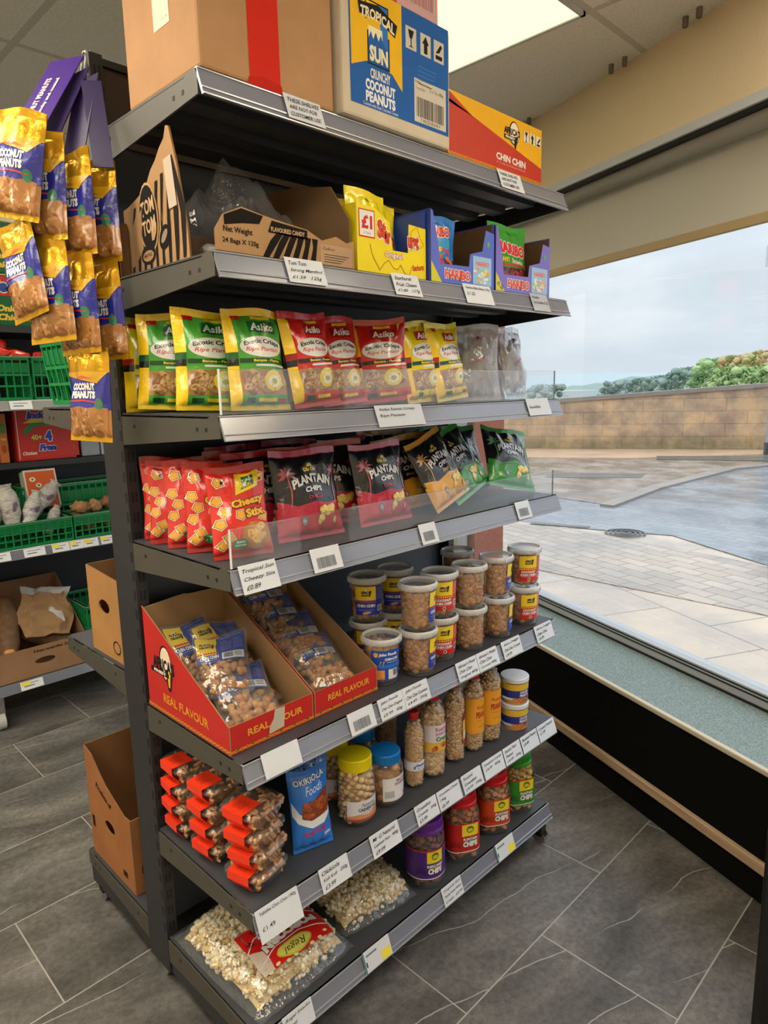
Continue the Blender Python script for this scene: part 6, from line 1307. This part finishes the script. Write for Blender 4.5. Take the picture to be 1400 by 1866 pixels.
ar = RC(.03, .012, .33, .26, hx('c8342c'), 1)+RC(.028, .01, .032, .26, hx('e0c8c0'), 2)+PG([(.06, .16), (.10, .195), (.27, .20), (.27, .185), (.12, .178), (.065, .13)], hx('2a8a4a'), 2)+PG([(.06, .195), (.10, .215), (.27, .215), (.27, .20), (.10, .195)], hx('e8c83a'), 2)+TX('Indomie', .17, .235, w=.18, h=.038, c=hx('2a3a9a'), outline=WHITE, bold=.06, shear=.2, k=3)+TX('40+', .12, .12, w=.055, h=.030, c=hx('e8c060'), outline=hx('3a2a10'), bold=.05, k=3)+TX('4', .18, .125, h=.055, w=.035, c=hx('2a4ac0'), outline=WHITE, bold=.1, k=3)+TX('Free', .17, .065, w=.085, h=.036, c=hx('2a4ac0'), outline=WHITE, bold=.08, shear=.2, k=3)+TX('Chicken', .08, .04, w=.07, h=.018, c=hx('f0d8c8'), bold=.04, shear=.2)
rbox('noodle_carton', 'red noodle carton reading 40+4 Free under the top crates', (.425, 2.17, 1.302), (.72, 2.41, 1.562), hx('c02c26'), [([(x-.02, y) for x, y in vs], fs, c, k_) for vs, fs, c, k_ in ar if max(v[0] for v in vs) < .34], group='red noodle cartons')
for i, x in enumerate((.300, .345)): rbox('orange_carton', ['orange snack carton furthest left under the top crates', 'orange snack carton touching the red noodle carton'][i], (x, 2.17, 1.302), (x+.042, 2.38, 1.55), hx('c8743a'), RC(.006, .15, .036, .20, hx('5a8a3a'), 1)+TX('TEA', .021, .12, w=.03, c=hx('e8c860'), bold=.05)+EL(.021, .07, .012, .02, hx('b84a2a'), 1), group='orange snack cartons')
rbox('red_carton', 'red noodle carton low behind the sweet potato crate', (.30, 2.33, .60), (.56, 2.40, .83), hx('b83028'), TX('Indomie', .13, .17, w=.18, h=.04, c=hx('2a3a9a'), outline=WHITE, bold=.06, k=2)) if False else None
ar = RC(.0, .0, .16, .20, hx('e0dcd4'), 1)+RC(.008, .0, .152, .19, hx('e0642a'), 2)
for i in range(4): ar += EL(.04+.026*i, .15-.033*i, .015, .012, WHITE, 3)+EL(.04+.026*i, .15-.033*i, .006, .005, hx('8a4a2a'), 4)
rbox('orange_display_box', 'orange display box with white ring pattern behind the newspaper parcels', (.44, 2.13, 1.06), (.60, 2.20, 1.26), hx('d8d2c8'), ar, rot=(D(-14), 0, 0), cat='box')
rbox('white_carton', 'pale grey carton behind the crate on the produce shelf', (.76, 2.20, 1.302), (.86, 2.40, 1.52), hx('a8b0bc'), None); rbox('white_carton', 'white and pink carton low beside the pale grey carton', (.87, 2.20, 1.302), (1.10, 2.40, 1.43), hx('c8ccd4'), EL(.12, .05, .05, .03, hx('d87a9a'), 1)+RC(.05, .0, .2, .03, hx('e8c8d0'), 1))
# open cardboard boxes
def openbox(name, label, loc, w_, d_, hf, hb, c, art=None, hole=None, leftart=None, leftpoly=None):
    t_ = thing(name, label, 'cardboard box', loc); ci = mixcol(c, KRD, .7)
    k = M(); plate(k, [(0, 0), (w_, 0), (w_, hf), (0, hf)], [hole] if hole else [], lambda a, b, c_=0: S0(a, b, c_), .004, 'kraft', c, ci)
    if art: wrap(k, art, S0, 'kraft')
    part('front_panel', k, t_); Ls = flat((0, d_, 0), (0, -1, 0), (0, 0, 1))
    k = M(); plate(k, leftpoly or [(.004, 0), (d_-.004, 0), (d_-.004, hf), (.004, hb)], [[(d_*.5+.035*math.cos(a), hf*.62+.02*math.sin(a)) for a in [2*PI*j/12 for j in range(12)]]] if leftart is not None else [], lambda a, b, c_=0: Ls(a, b, c_), .004, 'kraft', c, ci)
    if leftart: wrap(k, leftart, Ls, 'kraft')
    part('left_panel', k, t_)
    k = M(); plate(k, [(.004, 0), (d_-.004, 0), (d_-.004, hb), (.004, hf)], [], lambda a, b, c_=0: (w_-c_*-1, a, b), .004, 'kraft', ci, c); part('right_panel', k, t_)
    k = M(); k.box((.004, d_-.004, 0), (w_-.004, d_, hb), 'kraft', ci); part('back_panel', k, t_)
    k = M(); k.box((.004, .004, 0), (w_-.004, d_-.004, .004), 'kraft', ci); part('bottom_panel', k, t_); return t_
openbox('cardboard_box', 'brown cardboard box of yams on the lowest produce shelf', (.02, UY+.012, .2265), .575, .37, .155, .43, hx('a07a5c'), TX('Net-weight 20kgs', .42, .128, w=.22, h=.018, c=hx('2a2018'), bold=.03), [(.36+.05*math.cos(a), .075+.016*math.sin(a)) for a in [2*PI*j/14 for j in range(14)]])
hl = lambda x, y: LN([(x+.022*math.cos(a), y+.018*math.sin(a)) for a in [2*PI*j/10 for j in range(11)]], .004, BLACK, 2)
openbox('cardboard_box', 'tall cardboard box on the back of the shelving with a torn hand hole', (.012, .108, .9065), .30, .215, .235, .25, hx('a87c4c'), None, None, hl(.17, .04))
lp2 = [(.004, 0), (.306, 0), (.306, .245), (.27, .243), (.22, .262), (.15, .29), (.10, .325), (.06, .36), (.004, .375)]
openbox('cardboard_box', 'large cardboard box with a drawn circle on the base of the shelving back', (.012, .185, .1575), .36, .31, .245, .375, hx('a06a42'), LN([(.035+.014*math.cos(a)*.8, .075+.02*math.sin(a)) for a in [2*PI*j/12 for j in range(13)]], .0025, BLACK, 2), None, TX('Produce of', .13, .25, w=.11, h=.02, c=BLACK, bold=.03, rot=-.35)+RC(.02, .10, .04, .14, hx('2a1c14'), 1)+RC(.23, .03, .26, .05, hx('2a1c14'), 1), lp2)
def yam(loc, rot, ln, r, label, seed, cut=False):
    k = M(); n = 20; vs = []; K = 14
    for i in range(K+1):
        t_ = i/K; q = (math.sin(PI*(.06+.88*t_)))**.45
        for j in range(n):
            a = 2*PI*j/n; d = r*q*(1+.10*noise.noise(Vector((math.cos(a), math.sin(a), t_*3+seed)))); vs.append((d*math.cos(a)+.015*math.sin(t_*2.5), d*math.sin(a), ln*(t_-.5)))
    k.add(vs, [(i*n+j, i*n+(j+1) % n, (i+1)*n+(j+1) % n, (i+1)*n+j) for i in range(K) for j in range(n)]+[tuple(range(n-1, -1, -1)), tuple(K*n+j for j in range(n))], 'veg', hx('75573c'))
    if cut: k.blob((.0, -r*.62, -ln*.44), (.03, .03, .02), 'veg', hx('d89a5a'), 2, .12)
    return tag(obj('yam', k, loc=loc, rot=rot, smooth=True), label, 'yam', 'yams in the cardboard box')
yam((.25, 2.12, .46), (D(-38), D(12), 0), .34, .062, 'large brown yam with an orange broken tip at the left', 1, True); yam((.43, 2.09, .375), (D(-70), 0, D(60)), .26, .052, 'brown yam lying under the paper sheet', 2); yam((.105, 2.13, .40), (D(-50), D(-6), 0), .30, .045, 'brown yam cut off by the left photo edge', 3)
def sheet(loc, rot, w_, h_, c, label, seed, m='kraft'):
    k = M(); nx, ny = 12, 12; vs = [((i/nx-.5)*w_*(1-.15*math.sin(j*.5+seed)), (j/ny-.5)*h_, .035*noise.noise(Vector((i/nx*2.3+seed, j/ny*2.3, 0)))+.02*noise.noise(Vector((i/nx*6, j/ny*6, seed)))) for j in range(ny+1) for i in range(nx+1)]
    n_ = len(vs); fs = [(j*(nx+1)+i, j*(nx+1)+i+1, (j+1)*(nx+1)+i+1, (j+1)*(nx+1)+i) for j in range(ny) for i in range(nx)]
    k.add(vs, fs, m, c); k.add([(x, y, z-.001) for x, y, z in vs], [f[::-1] for f in fs], m, c); return tag(obj('paper_sheet', k, loc=loc, rot=rot), label, 'paper')
sheet((.445, 2.09, .50), (D(48), D(6), D(-10)), .24, .25, hx('a5835f'), 'crumpled brown paper sheet over the yams', 2); sheet((.46, 2.16, .535), (D(50), D(4), D(-34)), .22, .20, hx('cfcdd0'), 'white paper sheet under the brown one in the yam box', 5, 'paper')

# ---------------------------------------------------------------- outside: wet pavement, road, stone wall, trees
def paving(bw, bh, rot, c1, c2, mort, rough, wet, sc_=1.0):
    def f(t, b, n, l):
        v = tcm(t, n, l, rot=rot); br = n('ShaderNodeTexBrick'); br.inputs['Scale'].default_value = 1.0; br.inputs['Brick Width'].default_value = bw; br.inputs['Row Height'].default_value = bh; br.inputs['Mortar Size'].default_value = .007
        br.inputs['Color1'].default_value = (*c1, 1); br.inputs['Color2'].default_value = (*c2, 1); br.inputs['Mortar'].default_value = (*mort, 1); l(v, br.inputs['Vector'])
        a = noise_n(n, l, v, 1.3, 5, .6); r = ramp(n, [(.35, (.72, .74, .78)), (.6, (1.05, 1.03, 1.0))]); l(a.outputs['Fac'], r.inputs['Fac']); l(mixc(n, l, 1.0, br.outputs['Color'], r.outputs['Color'], 'MULTIPLY'), b.inputs['Base Color'])
        rr = ramp(n, [(.4, (wet,)*3), (.62, (rough,)*3)]); l(a.outputs['Fac'], rr.inputs['Fac']); l(rr.outputs['Color'], b.inputs['Roughness'])
        g = noise_n(n, l, v, 22, 3); bp = n('ShaderNodeBump'); bp.inputs['Strength'].default_value = .25; bp.inputs['Distance'].default_value = .01; l(g.outputs['Fac'], bp.inputs['Height']); l(bp.outputs['Normal'], b.inputs['Normal'])
    return f
nodes_mat('slabs_near', paving(.9, .6, D(-63), hx('cdb8a2'), hx('bfae9e'), hx('857a70'), .45, .22), spec=.5)
nodes_mat('blocks', paving(.30, .15, D(-72), hx('b8a898'), hx('a59688'), hx('7a716a'), .4, .15), spec=.5)
nodes_mat('road_wet', paving(.28, .14, D(-75), hx('8c9298'), hx('7f868e'), hx('6c7278'), .28, .06), spec=.6)
nodes_mat('blocks_far', paving(.32, .2, D(-75), hx('9c8e82'), hx('86786c'), hx('5e5650'), .4, .15), spec=.5)
mat('dark_wet', rough=.3, colr=hx('5c5a58'), vary=(3, .2)); mat('kerb', rough=.35, colr=hx('8a8078'), vary=(3, .15)); mat('tan_pave', rough=.35, colr=hx('c0a184'), vary=(1.2, .2))
def gpoly(name, pts, z, m_, th=.05): return struct(name, slab(pts, z-th, z, m_))
struct('pavement', slab([P(2.2, -8, 0)[:2], P(40, -14, 0)[:2], P(40, 40, 0)[:2], P(2.2, 18, 0)[:2]], -.12, -.030, 'slabs_near'))
gpoly('pavement_blocks', [(4.42, -7), (6.2, -6), (5.968, .152), (6.359, 2.44), (6.3, 8), (4.6, 8)], -.024, 'blocks', .006)
gpoly('road', [(6.2, -8), (5.50, -1.5), (5.15, -.08), (5.968, .152+.0), (6.685, 1.314), (6.359, 2.44), (6.2, 9), (10.2, 12), (13.2, 6.4), (17.5, 0), (18, -8)], -.020, 'road_wet', .006)
gpoly('pavement_far', [(8.05, 2.75), (9.88, 2.95), (12.96, 3.0), (14.6, 2.2), (17.5, 2.2), (15.2, 7.4), (9, 15), (7.6, 12), (8.3, 5)], -.014, 'blocks_far', .006)
gpoly('pavement_wallside', [(12.9, 7.0), (14.0, 5.1), (17.6, 2.0), (18.0, 3.0), (14.9, 8.6), (9, 18), (8, 17)], -.008, 'tan_pave', .006)
gpoly('kerb', [(7.9, 2.60), (9.88, 2.78), (13.1, 2.70), (15.0, 1.9), (15.0, 2.2), (13.1, 2.95), (9.88, 3.0), (7.9, 2.8)], .01, 'kerb', .04)
gpoly('tactile_strip', [(10.0, 4.95), (10.9, 3.6), (11.5, 3.75), (10.7, 5.2)], -.009, 'dark_wet', .006); gpoly('dark_paving_patch', [(13.9, 4.6), (14.9, 2.55), (15.9, 2.5), (15.4, 3.6), (14.6, 4.9)], -.004, 'dark_wet', .006)
gpoly('channel_drain', [(6.25, 2.85), (6.45, 2.2), (6.55, 2.22), (6.38, 2.88)], -.014, 'dark_wet', .006)
k = M(); mat('iron', rough=.3, colr=hx('4a4c4e'))
for r in (.22, .17, .12, .07): k.lathe([(r-.02, 0), (r-.02, .006), (r, .006), (r, 0)], 'iron', n=28, cap=False)
tag(obj('manhole_cover', k, loc=(6.47, 1.75, -.019)), 'round ridged iron drain cover in the wet road outside', 'drain cover')
def stone(t, b, n, l):
    v = tcm(t, n, l, src='Object'); sx = n('ShaderNodeSeparateXYZ'); l(v, sx.inputs[0]); cb = n('ShaderNodeCombineXYZ'); l(sx.outputs[0], cb.inputs[0]); l(sx.outputs[2], cb.inputs[1])
    br = n('ShaderNodeTexBrick'); br.inputs['Scale'].default_value = 1; br.inputs['Brick Width'].default_value = .95; br.inputs['Row Height'].default_value = .31; br.inputs['Mortar Size'].default_value = .008; br.inputs['Color1'].default_value = (*hx('bb9c7c'), 1); br.inputs['Color2'].default_value = (*hx('a08468'), 1); br.inputs['Mortar'].default_value = (*hx('5c4c3e'), 1); l(cb.outputs[0], br.inputs['Vector'])
    a = noise_n(n, l, v, 1.6, 5, .65); r = ramp(n, [(.38, hx('84746a')), (.5, hx('b8a086')), (.62, hx('e6c090'))]); l(a.outputs['Fac'], r.inputs['Fac']); c = mixc(n, l, .5, br.outputs['Color'], r.outputs['Color'])
    ms = n('ShaderNodeMapRange'); ms.inputs['From Min'].default_value = .42; ms.inputs['From Max'].default_value = .15; l(sx.outputs[2], ms.inputs['Value']); n3 = noise_n(n, l, v, 5, 4); mm_ = math_n(n, l, 'MULTIPLY', ms.outputs[0], n3.outputs['Fac'])
    l(mixc(n, l, mm_, c, hx('57592a')), b.inputs['Base Color'])
nodes_mat('stone', stone, rough=.7)
WA, WB = Vector((14.75, 8.46, 0)), Vector((17.426, 3.401, 0)); wd = (WB-WA).normalized(); wn = Vector((-wd.y, wd.x, 0)); ang = math.atan2(wd.y, wd.x); Lw = (WB-WA).length
if wn.dot(Vector((1, .6, 0))) < 0: wn = -wn
k = M(); x0, x1 = -14, Lw+9; zt = lambda x: 1.232+(1.579-1.232)*x/Lw
def prism(k, xa, xb, ya, yb, za, zb_off, m_, zlow=None):
    sg = 1
    k.add([(xa, ya, za(xa)), (xb, ya, za(xb)), (xb, yb, za(xb)), (xa, yb, za(xa)), (xa, ya, zt(xa)+zb_off), (xb, ya, zt(xb)+zb_off), (xb, yb, zt(xb)+zb_off), (xa, yb, zt(xa)+zb_off)], [(0, 3, 2, 1), (4, 5, 6, 7), (0, 1, 5, 4), (1, 2, 6, 5), (2, 3, 7, 6), (3, 0, 4, 7)], m_)
yy0, yy1 = (0, .4) if wn.dot(Vector((-math.sin(ang), math.cos(ang), 0))) > 0 else (-.4, 0)
prism(k, x0, x1, yy0, yy1, lambda x: -.02, -.10, 'stone'); prism(k, x0, x1, yy0-.04, yy1+.04, lambda x: zt(x)-.10, 0, 'kerb')
sw = obj('parapet_wall', k, loc=WA, rot=(0, 0, ang)); tag(sw, kind='structure')
mat('field', rough=.95, colr=hx('7c8a78')); mat('hill_hazy', rough=1.0, spec=0, colr=hx('a9b3b5')); mat('hill_hazy2', rough=1.0, spec=0, colr=hx('8b9a94'))  # hill colours are paled, so the distance haze sits in the colour
struct('far_ground', slab([(18.2, -60), (700, -300), (700, 700), (-100, 700), (10, 22)], -6.2, -6, 'field'))
def ridge(name, cx, cy, ln, h, ang_, seed, m_, z0=-6, dep=60):
    k = M(); n = 60; vs = []
    for r_, hh in ((0, 0), (.25, .7), (.5, 1), (1, .0)):
        for i in range(n+1):
            t_ = i/n; e = math.sin(PI*t_)**.35; q = h*e*(.62+.38*noise.noise(Vector((t_*7+seed, r_, 0)))+.10*noise.noise(Vector((t_*40+seed, 0, 0)))); vs.append(((t_-.5)*ln, r_*dep, z0+(q-z0*0)*hh+(0 if hh == 0 else -0)))
    k.add(vs, [(j*(n+1)+i, j*(n+1)+i+1, (j+1)*(n+1)+i+1, (j+1)*(n+1)+i) for j in range(3) for i in range(n)], m_); struct(name, k, loc=(cx, cy, 0), rot=(0, 0, ang_), smooth=True)
PD = ang
ridge('hills_far', 400, 185, 420, 16, D(-62), 3, 'hill_hazy', dep=-80); ridge('hills_near', 285, 108, 260, 12.5, D(-66), 8, 'hill_hazy2', dep=-60)
def leafm(name, cols):
    def f(t, b, n, l):
        v = tcm(t, n, l); a = noise_n(n, l, v, .9, 4); r = ramp(n, [(.35, cols[0]), (.5, cols[1]), (.65, cols[2])]); l(a.outputs['Fac'], r.inputs['Fac']); l(r.outputs['Color'], b.inputs['Base Color'])
    nodes_mat(name, f, rough=.8, spec=.2)
leafm('leaf_hazy', [hx('75857c'), hx('84948a'), hx('96a496')]); leafm('leaf_green', [hx('7c9868'), hx('93ab74'), hx('adc088')]); leafm('leaf_autumn', [hx('98a468'), hx('bca878'), hx('cca678')]); mat('bark', rough=.9, colr=hx('5a4a3c'))  # leaf colours lightened and greyed, haze painted into them
def tree(x, y, top, R, m_, label, seed):
    rg = random.Random(seed); t_ = thing('tree', label, 'tree', (x, y, -6.0), group='trees beyond the stone wall'); H = top+6.0
    k = M(); k.tube([(0, 0, 0), (.1, 0, H*.4), (0, .1, H*.75)], [.22, .16, .06], 'bark', n=8); part('trunk', k, t_)
    k = M()
    for i in range(90):
        a = rg.uniform(0, 6.28); e = rg.uniform(-.9, 1); q = R*(1-.35*abs(e))*rg.random()**.5; c = (q*math.cos(a), q*math.sin(a), H-R*1.0+e*R*.95); s_ = R*rg.uniform(.10, .20)
        vs, fs = ico(2); k.add([(c[0]+v[0]*s_*(1+.5*noise.noise(Vector(v)*3+Vector((i, 0, 0)))), c[1]+v[1]*s_*(1+.5*noise.noise(Vector(v)*3+Vector((0, i, 0)))), min(H, c[2]+v[2]*s_*.8*(1+.5*noise.noise(Vector(v)*4+Vector((0, 0, i)))))) for v in vs], fs, m_)
    for i in range(2600):
        a = rg.uniform(0, 6.28); e = rg.uniform(-1, 1); q = R*math.sqrt(max(0, 1-e*e))*rg.uniform(.75, 1.12); c = Vector((q*math.cos(a), q*math.sin(a), H-R+e*R)); d = Vector((rg.uniform(-1, 1), rg.uniform(-1, 1), rg.uniform(-1, 1)))*.13; g = Vector((rg.uniform(-1, 1), rg.uniform(-1, 1), rg.uniform(-1, 1)))*.09
        k.add([c-d, c+g, c+d, c-g], [(0, 1, 2, 3)], m_)
    part('foliage', k, t_)
tree(101.40, 47.35, 2.12, 4.5, 'leaf_hazy', 'small hazy grey green tree furthest left beyond the stone wall', 1)
tree(93.44, 40.98, 2.32, 3.2, 'leaf_hazy', 'hazy grey green tree, second from the left beyond the stone wall', 2)
tree(85.16, 34.92, 2.47, 3.4, 'leaf_hazy', 'hazy tree with the flattest crown beyond the stone wall', 3)
tree(74.49, 27.09, 3.18, 3.4, 'leaf_hazy', 'darker tree standing clearly above its left neighbours beyond the wall', 4)
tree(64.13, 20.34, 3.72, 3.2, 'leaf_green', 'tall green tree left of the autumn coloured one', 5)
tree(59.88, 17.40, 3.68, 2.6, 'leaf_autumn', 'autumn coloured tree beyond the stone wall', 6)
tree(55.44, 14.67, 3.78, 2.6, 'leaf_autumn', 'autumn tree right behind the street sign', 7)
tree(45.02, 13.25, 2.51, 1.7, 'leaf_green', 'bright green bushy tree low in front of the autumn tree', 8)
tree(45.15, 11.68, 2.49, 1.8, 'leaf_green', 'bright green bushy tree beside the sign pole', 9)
tree(105.52, 64.69, 1.84, 5, 'leaf_hazy', 'distant tree seen through the clear shelf guard', 10)
rbox('harbour_shed', 'long low white building far behind the stone wall', (130.4, 70.5, -6), (138.4, 86.5, 0.39), hx('c8ccce'), None, m='paper', cat='building')
sp = thing('street_sign', 'street sign pole with a blue panel and a small yellow sign by the stone wall', 'sign', (16.31, 3.11, 0))
k = M(); k.tube([(0, 0, -.02), (0, 0, 3.1)], .05, 'plastic', hx('9aa2a8'), n=14); k.tube([(0, 0, -.02), (0, 0, .25)], .075, 'plastic', hx('3c4044'), n=14); part('pole', k, sp)
sv = flat((.0, .06, 2.27), (.62, -.78, 0), (0, 0, 1))
k = M(); plate(k, [(-.10, 0), (.62, 0), (.62, .65), (-.10, .65)], [], lambda a, b, c_=0: sv(a, b, .06+c_), .02, 'plastic', hx('3a4a66')); part('sign_panel', k, sp)
k = M(); sy = lambda a, b, c_=0: sv(a, b-.44, .06+c_); plate(k, [(-.09, 0), (.26, 0), (.26, .33), (-.09, .33)], [], sy, .02, 'plastic', hx('d8d8d4')); wrap(k, RC(-.09, .14, .26, .33, hx('e0a020'), 1)+EL(.08, .24, .07, .07, hx('2a4aa0'), 2)+EL(.08, .24, .05, .05, hx('c83030'), 3), sy, 'plastic', d0=.004, dk=.002); part('notice_plate', k, sp, 'yellow and white plate')
# ---------------------------------------------------------------- let every leaning bag rest on its shelf
bpy.context.view_layer.update()
for o in list(col.objects):
    if o.parent is None and o.type == 'MESH' and o.name.split('.')[0] in ('crisps_bag', 'dried_fish_packet', 'cheese_snack_bag', 'plantain_chips_bag', 'sweets_pouch', 'snack_pouch'):
        R = o.rotation_euler.to_matrix(); lo = min((R @ v.co).z for v in o.data.vertices)
        base = max(z for z in SZ.values() if z < o.location.z+.02)
        if o.location.z+lo < base+.0015 or o.location.z - base < .012: o.location.z = base+.0016-lo+(.002 if 'sweets' in o.name else 0)
